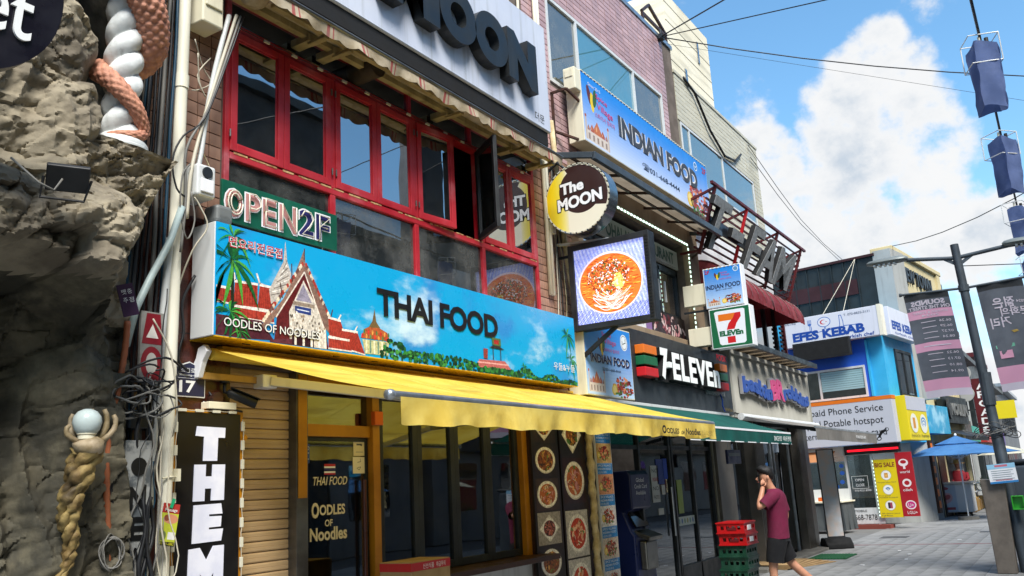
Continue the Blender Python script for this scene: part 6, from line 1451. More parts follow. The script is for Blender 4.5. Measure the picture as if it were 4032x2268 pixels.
for s_ in (1.0, 1.76, 2.52): sbox(f, s_, s_ + .08, 0, .06, 3.68, 4.9)
f = f.build('window_frame', m_['dark_metal'], t); sbox(MB(), 1.08, 2.52, .02, .03, 3.68, 4.9).build('pane', m_['pane_dark'], f)
# kebab sign wraps the corner
t = thing('shop_sign', 'white kebab shop light box sign wrapped around the blue corner', 'sign', E(1, 5.3))
ebox(MB(), -.18, 2.75, .05, .30, 5.25, 6.10).build('cabinet', m_['kebab_white'], t, bev=.01)
sbox(MB(), .12, 2.9, .02, .26, 5.28, 6.10).build('cabinet', m_['kebab_white'], t, bev=.01)
ebox(MB(), -.20, -.10, .04, .31, 5.24, 6.12).build('corner_post', m_['cream_pipe'], t)
def etext(q, s_, z, w_, h_, mt, par_, o=.30, **k): return text(q, E(s_, z, o), EU, FZ, w_, h_, mt, par_, **k)
etext('EFES KEBAB', 2.45, 5.40, 2.15, .27, m_['letter_blue'], t, bold=.05); etext('turkish chef', .90, 5.28, .85, .10, m_['letter_blue'], t, bold=.015); etext('T. 070-8835-3131', .85, 5.94, .75, .065, M('letter_steel', '#4a5a74', .5), t); etext('에페스케밥', 2.66, 5.93, .36, .06, m_['letter_steel'], t)
a = Art(E(2.75, 5.25, .30), EU, FZ)
BL = '#3a6ab8'
a.line([(.35, .30), (.82, .34), (.86, .40), (.86, .60)], .02, BL)
for dx in (-.05, -.017, .017, .05): a.line([(.86 + dx, .60), (.86 + dx, .74)], .014, BL)
a.ell(.86, .60, .055, .04, BL, 10); a.line([(.90, .55), (.91, .40), (1.0, .34), (1.28, .36), (1.30, .46)], .02, BL)
a.ell(1.30, .62, .20, .15, BL, 24); a.ell(1.30, .62, .18, .13, '#d8dce8', 24); a.ell(1.28, .62, .10, .07, '#c03040', 18); a.ell(1.31, .62, .085, .055, '#d8dce8', 18); a.ell(1.37, .62, .018, .014, '#c03040', 8)
a.line([(1.32, .46), (1.36, .36), (1.72, .38), (1.76, .48), (1.76, .74), (1.82, .74), (1.86, .55), (1.86, .42), (2.3, .40)], .02, BL); a.build('cutlery_drawing', t)
text('EFES KEBAB', SF(.3, 5.46, .26), FU, FZ, 2.4, .26, m_['letter_blue'], t, bold=.05); text('turkish chef', SF(.5, 5.34, .26), FU, FZ, 2.0, .08, m_['letter_blue'], t)
t = thing('message_board', 'black scrolling message board below the kebab sign', 'screen', E(1.6, 4.8)); ebox(MB(), .74, 2.45, .30, .42, 4.80, 5.34).build('panel', m_['dark'], t, bev=.01); ebox(MB(), .79, 2.40, .421, .424, 4.85, 5.29).build('matrix', m_['dark_soft'], t)
for s_ in (1.0, 2.2): MB().beam(E(s_, 5.0, 0), E(s_, 5.0, .3), .04, .04).build('arm', m_['dark'], t)
t = thing('guy_wire', 'pale guy ropes tied from the roof down to the kebab sign', 'wire', E(1, 6)); 
for s_ in (1.55, .92): MB().tube([V((29.45, -.1, 8.3)), E(s_, 6.1, .1)], .010, 5).build('rope', m_['cable_white'], t)
# phone shop
t = thing('shop_sign', 'white and grey Phone Service sign board of the phone shop', 'sign', E(1, 2.3))
ebox(MB(), -.15, 3.6, .05, .34, 2.28, 3.46).build('cabinet', M('sign_grey', '#b9bcc6', .4), t, bev=.008); ebox(MB(), -.16, 3.6, .045, .345, 3.46, 3.56).build('orange_band', m_['orange_sq'], t)
for k, (q, s_, w_) in enumerate((('Prepaid Phone Service', 2.56, 2.45), ('Prepaid Potable hotspot', 2.70, 2.56), ('International Calling card', 2.62, 2.52))): etext(q, s_, 3.10 - .33 * k, w_, .25, m_['letter_flat'], t, o=.34)
etext('CONTACT', .60, 2.52, .26, .05, m_['letter_flat'], t, o=.34)
a = Art(E(.45, 2.35, .34), EU, FZ); a.line([(.12, .06), (.16, .16), (.24, .24), (.34, .27)], .07, '#141416'); a.ell(.12, .05, .07, .055, '#141416', 14, .3); a.ell(.35, .28, .07, .05, '#141416', 14, .5); a.ell(.12, .045, .045, .03, '#b9bcc6', 12, .3); a.ell(.36, .285, .045, .03, '#b9bcc6', 12, .5); a.build('telephone_mark', t)
sbox(MB(), .1, 2.1, .05, .36, 2.32, 3.55).build('cabinet', M('sign_yellow', '#d8c61c', .45), t, bev=.008); sbox(MB(), .1, 2.1, .36, .37, 3.15, 3.54).build('face_panel', m_['sign_grey'], t)
a = Art(SF(.1, 2.32, .37), FU, FZ); a.ell(.52, .47, .36, .27, '#dfe0d4', 24); a.ell(1.48, .47, .36, .27, '#dfe0d4', 24); a.rect(.40, .32, .64, .62, '#c98a2a')
for r_ in (.26, .18, .09): a.ell(1.48, .38 + r_ * .5, r_, r_ * .55, '#2a7ab8', 16); a.ell(1.48, .36 + r_ * .5, r_ * .8, r_ * .45, '#dfe0d4', 16)
a.build('print', t); text('Pre-paid Usim Card', SF(.2, 2.38, .37), FU, FZ, .8, .11, m_['letter_flat'], t); text('Pre-paid Hotspot', SF(1.18, 2.38, .37), FU, FZ, .8, .11, m_['letter_flat'], t)
b = MB()
for s_ in (.72, 1.45, 2.1, 3.2): ebox(b, s_, s_ + .06, -.03, .03, .0, 2.28)
ebox(b, .0, 3.3, -.03, .03, 2.0, 2.28); b = b.build('shopfront_frame', m_['alu_white'], cb)
for s0, s1 in ((.78, 1.45), (1.51, 2.1), (2.16, 3.2)): ebox(MB(), s0, s1, -.005, .005, .55, 2.0).build('pane', m_['pane_shop'], b)
ebox(MB(), .6, 3.3, -.04, .04, .12, .55).build('dado', m_['alu_white'], cb); ebox(MB(), .4, 3.3, -.1, .25, -.02, .1).build('threshold', M('brick_step', '#7a3a30', .8), cb)
etext('MOBILE', 1.40, .44, .34, .06, m_['letter_flat'], cb, o=.041); etext('668-7878', 1.42, .22, .62, .15, m_['letter_flat'], cb, o=.041); 
for k, q in enumerate(('OPEN', 'CLOSE')): etext(q, 1.28, 1.28 - .14 * k, .24, .07, LW, cb, o=.012)
etext('010-9251-8990', 1.33, 1.0, .46, .05, LW, cb, o=.012)
a = Art(E(1.38, 1.08, .008), EU, FZ); 
for p_ in ([(0, 0), (.45, 0)], [(.45, 0), (.45, .34)], [(.45, .34), (0, .34)], [(0, .34), (0, 0)]): a.line(p_, .012, '#c9ccc8')
for (x, y) in ((-.25, .45), (-.25, .65), (-.28, .2)): a.ell(x, y, .07, .06, '#2a5ab0', 12)
a.rect(-.62, .0, -.38, .12, '#20508f'); a.build('sticker', b)
t = thing('led_strip', 'glowing red LED strip over the phone shop door', 'light', E(.7, 2.1)); ebox(MB(), -.1, 1.45, .02, .10, 2.02, 2.27).build('housing', m_['dark'], t); ebox(MB(), -.05, 1.36, .10, .115, 2.10, 2.15).build('strip', m_['led_red'], t)
t = thing('small_awning', 'small warm striped awning beside the ice cream pillar', 'awning', E(2.4, 2.0)); b = MB(); b.add([E(1.7, 2.16, .1), E(3.3, 2.16, .1), E(3.3, 1.86, .75), E(1.7, 1.86, .75)], [(0, 1, 2, 3)]); b.build('cloth', m_['warm_fabric'], t); MB().beam(E(1.7, 1.85, .75), E(3.3, 1.85, .75), .03, .03).build('front_bar', m_['alu'], t)
t = thing('tall_banner', 'yellow BIG SALE banner with three round icons at the phone shop', 'banner', E(.35, .3))
ebox(MB(), .08, .68, .05, .10, .28, 1.84).build('panel', M('banner_yellow', '#d8c010', .5), t)
etext('BIG SALE', .655, 1.63, .54, .12, M('letter_maroon', '#7a1a24', .5), t, o=.10, bold=.02)
for z in (1.13, .74, .32):
    a = Art(E(.68, .28, .10), EU, FZ); a.ell(.30, z, .14, .135, '#9a9a90', 22); a.ell(.30, z, .13, .125, '#e8e8e2', 22)
    if z > 1: a.rect(.25, 1.06, .35, 1.19, '#c98a2a'); a.rect(.27, 1.09, .33, 1.15, '#e0b060')
    elif z < .5: a.rect(.24, .24, .30, .40, '#3a2a34'); a.rect(.30, .24, .36, .40, '#a0485a')
    if z != .74: a.build('icon_print', t); continue
    A74 = a
a = A74
for r_ in (.09, .06, .03): a.poly([(.30 + r_ * math.cos(q), .69 + r_ * 1.3 * math.sin(q)) for q in [.7 + i * .17 for i in range(11)]] + [(.30 + r_ * .75 * math.cos(q), .69 + r_ * 1.3 * .75 * math.sin(q)) for q in [2.4 - i * .17 for i in range(11)]], '#1f6aa8')
a.build('icon_print', t)
for k, (q, z) in enumerate((('Pre-paid Usim Card', 1.23), ('Pre-paid', .87), ('Potable hotspot', .82), ('All about your', .40), ('Cell Phone.', .345))): etext(q, .64, z - .03, .50 if len(q) > 11 else .3, .035, m_['letter_dk'], t, o=.10)
for k in range(16): ebox(MB(), .695, .71, .09, .105, .32 + .098 * k, .36 + .098 * k).build('led_module', m_['led_lit'], t)
t = thing('tall_banner', 'red telecom logo banner at the corner of the phone shop', 'banner', E(0, .3))
ebox(MB(), -.36, .075, .05, .10, .30, 2.0).build('panel', M('banner_red', '#a01824', .5), t)
a = Art(E(.075, .30, .10), EU, FZ); a.ell(.2, 1.42, .13, .10, '#dfd4d4', 18); a.ell(.2, 1.44, .08, .05, '#a01824', 16); a.rect(.18, 1.25, .24, 1.36, '#dfd4d4'); a.ell(.22, .88, .12, .11, '#dfd4d4', 18); a.ell(.22, .88, .07, .06, '#a01824', 16); a.ell(.24, .30, .14, .12, '#dfd4d4', 18); a.ell(.24, .30, .11, .09, '#c0287a', 16); a.build('logo_print', t)
etext('world', .0, 1.44, .26, .07, LW, t, o=.10); etext('olleh', -.02, .96, .24, .07, LW, t, o=.10); etext('LGU+', -.05, .36, .26, .08, LW, t, o=.10); etext('U+', -.10, .545, .14, .09, LW, t, o=.101)
# phone shop table and roll-up standee
t = thing('sales_table', 'table draped in grey cloth outside the phone shop', 'table', E(1.8, 0, 1.6))
sk = MB(); S0, S1 = .95, 3.1
loop = [(S0, 1.2), (S1, 1.2), (S1, 2.0), (S0, 2.0)]
pts = []
for k in range(4):
    a0, a1 = loop[k], loop[(k + 1) % 4]
    for j in range(24): f = j / 24; pts.append((a0[0] + (a1[0] - a0[0]) * f, a0[1] + (a1[1] - a0[1]) * f))
rings = []
for z, amp in ((.78, 0), (.6, .015), (.3, .03), (.07, .045)): rings.append([E(s_ + amp * math.sin(i * 1.9), z, o + amp * math.sin(i * 1.3 + 1)) for i, (s_, o) in enumerate(pts)])
sk.loft(rings).build('cloth', m_['tarp_grey'], t, smooth=40); ebox(MB(), S0 - .04, S1 + .04, 1.16, 2.04, .78, .82).build('table_top', m_['ivory'], t, bev=.005)
ebox(MB(), 1.0, 2.0, 1.25, 1.28, .82, 1.12).build('sign_card', m_['alu_white'], t)
a = Art(E(2.0, .82, 1.281), EU, FZ)
for r_ in (.13, .085, .04): a.poly([(.4 + r_ * math.cos(q), .06 + r_ * 1.3 * math.sin(q)) for q in [.7 + i * .17 for i in range(11)]] + [(.4 + r_ * .72 * math.cos(q), .06 + r_ * 1.3 * .72 * math.sin(q)) for q in [2.4 - i * .17 for i in range(11)]], '#1f6aa8')
a.build('print', t); ebox(MB(), 1.5, 1.7, 1.5, 1.7, .82, .92).build('leaflet_box', m_['orange'], t)
t = thing('roll_up_banner', 'narrow leaning poster stand with weighted black base by the pillar', 'banner', (20.0, -.55, 0))
Mb = Matrix.Translation((20.0, -.55, 0)) @ Matrix.Rotation(math.radians(30), 4, 'Z')
bx = MB(); bx.prism([Mb @ V(p) for p in ((-.26, -.28, 0), (.26, -.28, 0), (.26, -.26, .10), (.14, -.26, .22), (-.14, -.26, .22), (-.26, -.26, .10))], Mb.to_3x3() @ V((0, .56, 0))); bx.build('base', m_['rubber'], t, bev=.03, seg=3)
lean = Matrix.Rotation(math.radians(2), 4, 'Y')
fr = MB(); Fm = Mb @ lean @ Matrix.Translation((0, 0, 1.15))
for sx in (-.175, .175): fr.boxm(Fm @ Matrix.Translation((0, sx, 0)), .03, .02, 1.85)
for sz in (-.915, .915): fr.boxm(Fm @ Matrix.Translation((0, 0, sz)), .03, .34, .02)
fr.build('frame', m_['dark'], t); MB().boxm(Fm, .012, .33, 1.80).build('poster', M('poster_sky', '#a9bcc9', .5, c2='#c9b4a4', vs=1.1, vc=(.4, .6), dirt='#d6d6dc', da=.8, ds=(1, 1, 1.4)), t)
# ------------------------------------------------------------------ buildings further down the street
t = thing('dark_clad_building', 'dark standing-seam metal clad building rising behind the kebab shop', 'building', (30, 0, 0))
D0 = V((29.3, -1.0, 0))
def Dp(s_, z, o=0): return D0 + EN * s_ + EO * o + V((0, 0, z))
def dbox(mb, s0, s1, o0, o1, z0, z1): return mb.add([Dp(s0, z0, o0), Dp(s1, z0, o0), Dp(s1, z0, o1), Dp(s0, z0, o1), Dp(s0, z1, o0), Dp(s1, z1, o0), Dp(s1, z1, o1), Dp(s0, z1, o1)], BOXF)
dbox(MB(), .35, 12, -7, 0, 0, 8.25).build('wall', m_['metal_clad'], t)
dbox(MB(), .95, 12, .0, .04, 7.12, 7.62).build('red_band', m_['metal_clad_red'], t); dbox(MB(), .6, 12, .0, .04, 5.7, 6.35).build('red_band', m_['metal_clad_red'], t); dbox(MB(), .3, 12, -.1, .08, 8.25, 8.33).build('roof_coping', m_['metal_clad_red'], t)
for k in range(24):
    MB().add([], []); dbox(MB(), .9 + .42 * k, .93 + .42 * k, .0, .045 + (.03 if False else 0), 6.35, 8.24).build('seam', m_['metal_clad'], t)
t = thing('cream_building', 'cream building with raised dark letters on its parapet', 'building', (32.4, -1.4, 0))
CU = V((.9927, -.1207, 0)); CNm = V((-.1207, -.9927, 0))
def CP(s_, z, o=0.): return V((29.75, -1.15, z)) + CU * s_ + CNm * o
def cbox(mb, s0, s1, o0, o1, z0, z1): return mb.add([CP(s0, z0, o0), CP(s1, z0, o0), CP(s1, z0, o1), CP(s0, z0, o1), CP(s0, z1, o0), CP(s1, z1, o0), CP(s1, z1, o1), CP(s0, z1, o1)], BOXF)
c1 = CP(5.6, 0)
quadprism(MB(), [(29.75, -1.15), (c1.x, c1.y), (36.7, 8), (31.6, 8)], 0, 8.40).build('wall', m_['cream_wall'], t)
cbox(MB(), -.15, 5.75, -.6, .10, 8.40, 8.56).build('roof_coping', m_['cream_wall'], t, bev=.02); cbox(MB(), -.02, .40, 0, .08, 0, 8.40).build('corner_pier', m_['cream_wall'], t); cbox(MB(), 5.2, 5.6, 0, .08, 0, 8.40).build('corner_pier', m_['cream_wall'], t)
dbox(MB(), -.2, .36, -1.2, .02, 0, 8.39).build('side_panel', m_['pale_wall'], t)
text('NEW TOWN', CP(.75, 7.55, 0), CU, FZ, 3.5, .50, m_['dark_metal'], t, ext=.08, bold=.02, off=0)
for s0 in (.5, 2.9):
    f = MB(); cbox(f, s0, s0 + 2.1, 0, .05, 5.7, 5.8); cbox(f, s0, s0 + 2.1, 0, .05, 6.95, 7.05); cbox(f, s0, s0 + .1, 0, .05, 5.8, 6.95); cbox(f, s0 + 2.0, s0 + 2.1, 0, .05, 5.8, 6.95); f = f.build('window_frame', m_['wood_dark'], t); cbox(MB(), s0 + .1, s0 + 2.0, .01, .02, 5.8, 6.95).build('pane', m_['pane_dark'], f)
t2 = thing('vertical_light_box', 'tall pale blank light box on the edge of the cream building', 'sign', CP(.6, 4, .4)); cbox(MB(), .45, .60, .1, .62, 3.6, 6.5).build('cabinet', m_['pale_wall'], t2, bev=.02)
t2 = thing('fascia_sign', 'black fascia with round emblem on the cream building', 'sign', CP(4, 3.2, .1)); cbox(MB(), 2.3, 5.6, .08, .26, 2.95, 3.85).build('board', m_['metal_clad'], t2); text('MOULIN', CP(3.15, 3.2, .26), CU, FZ, 2.2, .42, M('letter_dim', '#8a8a86', .4, .5), t2, ext=.05, bold=.03)
MB().lathe([(.34, 0), (.34, .06)], CP(2.75, 3.4, .30), 28, Matrix.Rotation(math.pi / 2, 3, 'X')).build('emblem', m_['dark'], t2); text('m', CP(2.55, 3.26, .37), CU, FZ, .4, .28, m_['brushed'], t2)
t2 = thing('fascia_sign', 'light blue printed fascia next to the phone shop corner', 'sign', CP(.8, 2.7, .1)); cbox(MB(), -.3, 2.1, .1, .42, 2.55, 3.42).build('cabinet', M('sky_print', '#2f9cc4', .4, c2='#9cd0e4', vs=1.4, vc=(.5, .65)), t2, bev=.01)
t2 = thing('black_awning', 'black shop awning below the black fascia', 'awning', CP(4, 2.5, .2)); b = MB(); b.add([CP(2.2, 2.75, .1), CP(5.6, 2.75, .1), CP(5.6, 2.48, .8), CP(2.2, 2.48, .8), CP(2.2, 2.34, .8), CP(5.6, 2.34, .8)], [(0, 1, 2, 3), (3, 2, 5, 4)]); b.build('cloth', m_['dark'], t2)
for s0, s1, c in ((.5, 1.4, 'dark_metal'), (1.6, 2.4, 'wood_dark'), (2.7, 5.1, 'dark_metal')): cbox(MB(), s0, s1, 0, .03, 0, 2.3).build('shopfront', m_[c], t)
t2 = thing('vertical_sign', 'narrow dark vertical sign with orange marks beside the phone shop', 'sign', CP(-.1, 1, .1)); cbox(MB(), -.2, .1, .12, .3, .2, 2.4).build('board', m_['wood_dark'], t2)
for k in range(6): cbox(MB(), -.14, .04, .30, .308, .35 + .34 * k, .56 + .34 * k).build('print_block', m_['orange_sq'], t2)
specs = [(36.0, 44, 7.2, 'grey_wall', 'maroon', 'charcoal building with a red eave beyond the cream building'), (44.3, 50, 6.4, 'pale_wall', 'metal_clad', 'pale grey building with dark eave further along the street'), (50.4, 58, 6.9, 'metal_clad', 'maroon', 'dark building beyond the pale grey one'), (58.4, 68, 6.0, 'cream_wall', 'metal_clad', 'low cream building far down the street'), (68.5, 86, 6.6, 'grey_wall', 'alu', 'farthest grey building at the end of the street')]
for k, (x0, x1, h, c, c2_, lab) in enumerate(specs):
    t = thing('shop_building', lab, 'building', ((x0 + x1) / 2, 0, 0)); MB().box(x0, x1, -1.1 + .2 * (k % 2), 8, 0, h).build('wall', m_[c], t); MB().box(x0 - .1, x1 + .1, -1.5, 8, h, h + .22).build('eave', m_[c2_], t)
    yf = -1.1 + .2 * (k % 2)
    for j in range(int((x1 - x0) / 2.2)):
        xx = x0 + .5 + 2.2 * j
        for z0 in (3.9,):
            f = MB().frame(xx, xx + 1.6, z0, z0 + 1.5, yf - .06, yf + .02, .08).build('window_frame', m_['dark_metal'], t); MB().box(xx + .08, xx + 1.52, yf - .02, yf - .01, z0 + .08, z0 + 1.42).build('pane', m_['pane_dark'], f)
        MB().box(xx - .2, xx + 1.8, yf - .05, yf, .1, 2.2).build('shopfront', m_[rnd.choice(['dark_metal', 'wood_dark', 'maroon', 'pale_wall'])], t)
def fsign(x0, x1, z0, z1, y, c, q, qc, lab):
    t = thing('fascia_sign', lab, 'sign', (x0, y, z0)); MB().box(x0, x1, y - .3, y, z0, z1).build('cabinet', c, t, bev=.01)
    if q: text(q, (x0 + .1 * (x1 - x0), y - .3, z0 + .2 * (z1 - z0)), FX, FZ, .8 * (x1 - x0), .6 * (z1 - z0), qc, t, bold=.02)
fsign(38, 43.6, 2.7, 3.4, -1.1, m_['wood_dark'], '', m_['letter_cream'], 'plain brown fascia on the charcoal building')
fsign(44.5, 49.5, 2.6, 3.3, -.9, M('turq', '#2a9a8a', .5), '', LW, 'turquoise fascia on the pale grey building'); fsign(50.6, 57, 2.6, 3.4, -1.1, M('redf', '#a8322c', .5), '', LW, 'red fascia on the dark far building'); fsign(59, 67, 2.6, 3.4, -.9, M('purp', '#5a3a8a', .5), '', LW, 'purple fascia on the low cream building')
t = thing('blade_sign', 'dark red vertical blade sign with white capitals down the street', 'sign', (41, -2, 3)); MB().box(40.9, 41.1, -2.6, -1.9, 2.6, 5.0).build('cabinet', m_['maroon'], t)
for k, q in enumerate('ARCADE'): text(q, (40.9, -2.05, 4.55 - .36 * k), BX, FZ, .4, .28, LW, t, bold=.02)
MB().beam((41, -1.1, 4.8), (41, -1.9, 4.8), .06, .06).build('arm', m_['dark'], t)
t = thing('blade_sign', 'yellow square blade sign beyond the dark red one', 'sign', (46, -3, 3)); MB().box(45.9, 46.1, -3.1, -2.3, 3.5, 4.3).build('cabinet', m_['sign_yellow'], t); MB().beam((46, -.9, 4.0), (46, -2.3, 4.0), .06, .06).build('arm', m_['dark'], t)
for k, z in enumerate((4.25, 5.05)):
    t = thing('round_sign', ['lower', 'upper'][k] + ' pale round blade sign past the light box', 'sign', (38.5, -1.8, z), 'round blade signs past the light box'); disc_x(MB(), (-1.85, z), .30, 38.4, 38.55, 24).build('disc', m_['pale_wall'], t); MB().beam((38.5, -1.1, z), (38.5, -1.7, z), .05, .05).build('arm', m_['dark'], t)
# ------------------------------------------------------------------ parasol, cart, vendor
t = thing('parasol', 'blue double-tier parasol shading the drinks cart', 'parasol', (29.6, -2.1, 0))
UX, UY = 29.6, -2.15
def canopy(r0, z0, r1, z1):
    b = MB(); n = 8
    lo = [V((UX + r1 * math.cos(2 * math.pi * k / n + .39), UY + r1 * math.sin(2 * math.pi * k / n + .39), z1)) for k in range(n)]; hi = [V((UX + r0 * math.cos(2 * math.pi * k / n + .39), UY + r0 * math.sin(2 * math.pi * k / n + .39), z0)) for k in range(n)]
    for k in range(n):
        j = (k + 1) % n; m1 = (lo[k] + lo[j]) / 2 + V((0, 0, -.02)); b.add([hi[k], hi[j], lo[j], m1, lo[k]], [(0, 1, 2, 3, 4)])
    return b
canopy(.55, 2.17, 1.75, 1.88).build('canopy', m_['parasol_blue'], t); canopy(.03, 2.42, .62, 2.20).build('vent_tier', m_['parasol_blue'], t)
MB().tube([(UX, UY, 0), (UX, UY, 2.42)], .022, 8).build('pole', m_['alu_white'], t); MB().lathe([(.01, 0), (.04, .02), (.035, .06), (.01, .08)], (UX, UY, 2.42), 10).build('finial', m_['white'], t); MB().lathe([(.3, 0), (.28, .08), (.05, .1)], (UX, UY, 0), 16).build('base', m_['concrete'], t)
for k in range(8): q = 2 * math.pi * k / 8 + .39; MB().tube([(UX, UY, 1.75), (UX + .9 * math.cos(q), UY + .9 * math.sin(q), 2.05)], .008, 5).build('rib', m_['alu'], t)
t = thing('drinks_cart', 'small white drinks cart with printed front under the blue parasol', 'cart', (31.6, -1.55, 0))
MB().box(31.5, 32.5, -2.15, -1.05, .12, 1.0).build('body', m_['alu_white'], t, bev=.02); MB().box(31.42, 32.6, -2.2, -1.0, 1.0, 1.05).build('counter', m_['alu'], t)
a = Art((31.498, -1.08, .14), BX, FZ); a.rect(0, 0, .62, .84, '#b9c4d0'); a.ell(.32, .42, .2, .16, '#d9a8a8', 18, .5); a.ell(.36, .45, .1, .07, '#b85a5a', 14, .5); a.rect(.08, .06, .55, .14, '#a03a44'); a.ell(.3, .72, .12, .05, '#a85058', 12); a.build('print', t)
for y in (-2.05, -1.15): MB().lathe([(.06, -.02), (.06, .02)], (31.6, y, .06), 12, Matrix.Rotation(math.pi / 2, 3, 'X')).build('wheel', m_['rubber'], t)
t = thing('person', 'person in red top and straw hat sitting behind the drinks cart', 'person', (32.6, -1.75, 0))
MB().loft([[V((32.9 + rx * math.cos(q), -1.72 + ry * math.sin(q), z)) for q in [k * 6.283 / 16 for k in range(16)]] for rx, ry, z in ((.17, .2, .5), (.16, .19, .8), (.15, .20, 1.05), (.14, .23, 1.28), (.09, .13, 1.38), (.05, .06, 1.44), (.05, .055, 1.48), (.085, .075, 1.52), (.10, .085, 1.60), (.09, .08, 1.68), (.03, .03, 1.73))]).build('body', m_['skin'], t, smooth=True)
MB().loft([[V((32.9 + rx * math.cos(q), -1.72 + ry * math.sin(q), z)) for q in [k * 6.283 / 16 for k in range(16)]] for rx, ry, z in ((.20, .23, .5), (.18, .21, .8), (.17, .22, 1.05), (.16, .25, 1.28), (.10, .14, 1.39))]).tube([(32.9, -1.96, 1.30), (32.8, -2.0, 1.12), (32.68, -1.9, 1.06)], [.06, .055, .045], 8).tube([(32.9, -1.48, 1.30), (32.8, -1.44, 1.12), (32.68, -1.55, 1.06)], [.06, .055, .045], 8).build('shirt', m_['shirt_red'], t, smooth=True)
MB().lathe([(.24, 0), (.23, .012), (.11, .02), (.10, .10), (.06, .13), (.01, .135)], (32.9, -1.72, 1.62), 20).build('straw_hat', m_['straw'], t, smooth=40)
tag(MB().box(32.7, 33.1, -1.95, -1.5, 0, .48).build('stool', m_['wood_dark'], None, bev=.02), 'dark stool under the person in the straw hat', 'stool')
# railing and goods beside the cart
t = thing('terrace_railing', 'white terrace railing of upright poles behind the parasol', 'railing', (34, -1.8, 0))
for k in range(6): MB().tube([(33.2 + .8 * k, -1.75, 0), (33.2 + .8 * k, -1.75, 2.25)], .035, 8).build('post', m_['alu_white'], t)
for z in (.35, .62, .9): MB().tube([(33.2, -1.9, z), (37.2, -1.9, z)], .025, 8).build('rail', m_['alu_white'], t)
for k in range(4): tag(MB().box(33.6 + .9 * k, 34.2 + .9 * k, -2.0, -1.6, .02, .35 + .1 * (k % 2)).build('wooden_crate', M('crate_wood%d' % (k % 2), ['#8a6a3a', '#a8854a'][k % 2], .8), None), ['nearest', 'second', 'third', 'farthest'][k] + ' wooden crate behind the white terrace railing', 'crate', 'crates behind the terrace railing')
t = thing('small_parasol', 'small cream parasol edge showing beside the lamp post', 'parasol', (35, -3, 0)); b = MB(); b.lathe([(.95, 1.85), (.5, 2.0), (.02, 2.15)], (36, -3.0, 0), 8); b.build('canopy', m_['ivory'], t); MB().tube([(36, -3.0, 0), (36, -3.0, 2.1)], .025, 6).build('pole', m_['alu'], t)
# low plants at the far shops
def bush(x, y, z, r_, n, seed, lab):
    q = random.Random(seed); t = thing('potted_plant', lab, 'plant', (x, y, 0)); MB().lathe([(.14, 0), (.18, .25)], (x, y, 0), 12).build('pot', m_['concrete'], t); b = MB()
    for i in range(n):
        d_ = V((q.gauss(0, 1), q.gauss(0, 1), abs(q.gauss(0, 1)))).normalized(); p = V((x, y, z)) + d_ * r_ * q.uniform(.4, 1); s_ = r_ * .22; u_ = d_.orthogonal().normalized(); w_ = d_.cross(u_)
        b.add([p - u_ * s_ * .4, p + d_ * s_ * .6 - w_ * s_ * .2, p + u_ * s_ * .4, p + d_ * s_ * 1.2 + w_ * s_ * .1], [(0, 1, 2, 3)])
    b.build('foliage', m_['leaf'], t)
bush(37.4, -2.3, .5, .6, 120, 4, 'leafy green potted plant beyond the terrace railing')
# ------------------------------------------------------------------ street lamp with banners
SB = m_['steel_blue']
t = thing('street_lamp', 'dark grey street lamp with two arms and leaning post at the right', 'street lamp', (15.35, -4.26, 0))
LT = V((15.3, -4.06, 5.02)); LB = V((15.35, -4.27, 0))
def LPp(z): return LB.lerp(LT, z / 5.02)
MB().tube([LPp(0), LPp(2.0), LPp(2.02), LPp(2.6), LPp(3.9), LPp(5.02)], [.085, .085, .075, .072, .066, .062], 16).build('post', SB, t, smooth=40)
MB().tube([LPp(4.80) + V((0, .04, 0)), V((15.3, -3.34, 4.90))], .032, 10).build('arm', SB, t, smooth=40); MB().tube([LPp(4.80), V((15.3, -4.80, 4.86)), V((15.3, -5.6, 4.86))], .032, 10).build('arm', SB, t, smooth=40)
MB().beam(LPp(4.68), (15.3, -3.86, 4.83), .02, .05).build('gusset', SB, t); MB().beam(LPp(4.68), (15.3, -4.30, 4.82), .02, .05).build('gusset', SB, t)
def head(y0, y1, z):
    s_ = 1 if y1 > y0 else -1; L = abs(y1 - y0); prof = [(0, .05, .035), (.06, .10, .06), (.25, .135, .075), (.7, .13, .07), (.93, .10, .05), (1, .05, .03)]
    MB().loft([[V((15.3 + w_ * math.cos(q), y0 + s_ * L * f, z + (h_ if math.sin(q) > 0 else h_ * .5) * math.sin(q))) for q in [k * 6.283 / 16 for k in range(16)]] for f, w_, h_ in prof]).build('lamp_head', M('lamp_grey', '#6f7778', .45, .2), t, smooth=50)
    for k in range(5): MB().box(15.22, 15.38, min(y0 + s_ * L * (.3 + .12 * k), y0 + s_ * L * (.36 + .12 * k)), max(y0 + s_ * L * (.3 + .12 * k), y0 + s_ * L * (.36 + .12 * k)), z - .055, z - .03).build('diffuser', m_['alu_white'], t)
head(-3.36, -2.72, 4.92); head(-4.72, -5.3, 4.88)
MB().lathe([(.08, 0), (.08, .1)], LPp(4.30) - V((0, 0, .05)), 14).build('clamp', SB, t); MB().lathe([(.09, 0), (.09, .5)], LPp(2.45), 12).build('hatch_collar', SB, t)
for y0, y1 in ((-4.10, -3.17), (-4.14, -4.98)): MB().tube([(15.3, y0, 4.30), (15.3, y1, 4.335)], .02, 8).build('banner_arm', SB, t)
MB().lathe([(.03, -.02), (.03, .02)], (15.3, -3.16, 4.335), 10, Matrix.Rotation(math.pi / 2, 3, 'X')).build('end_cap', SB, t)
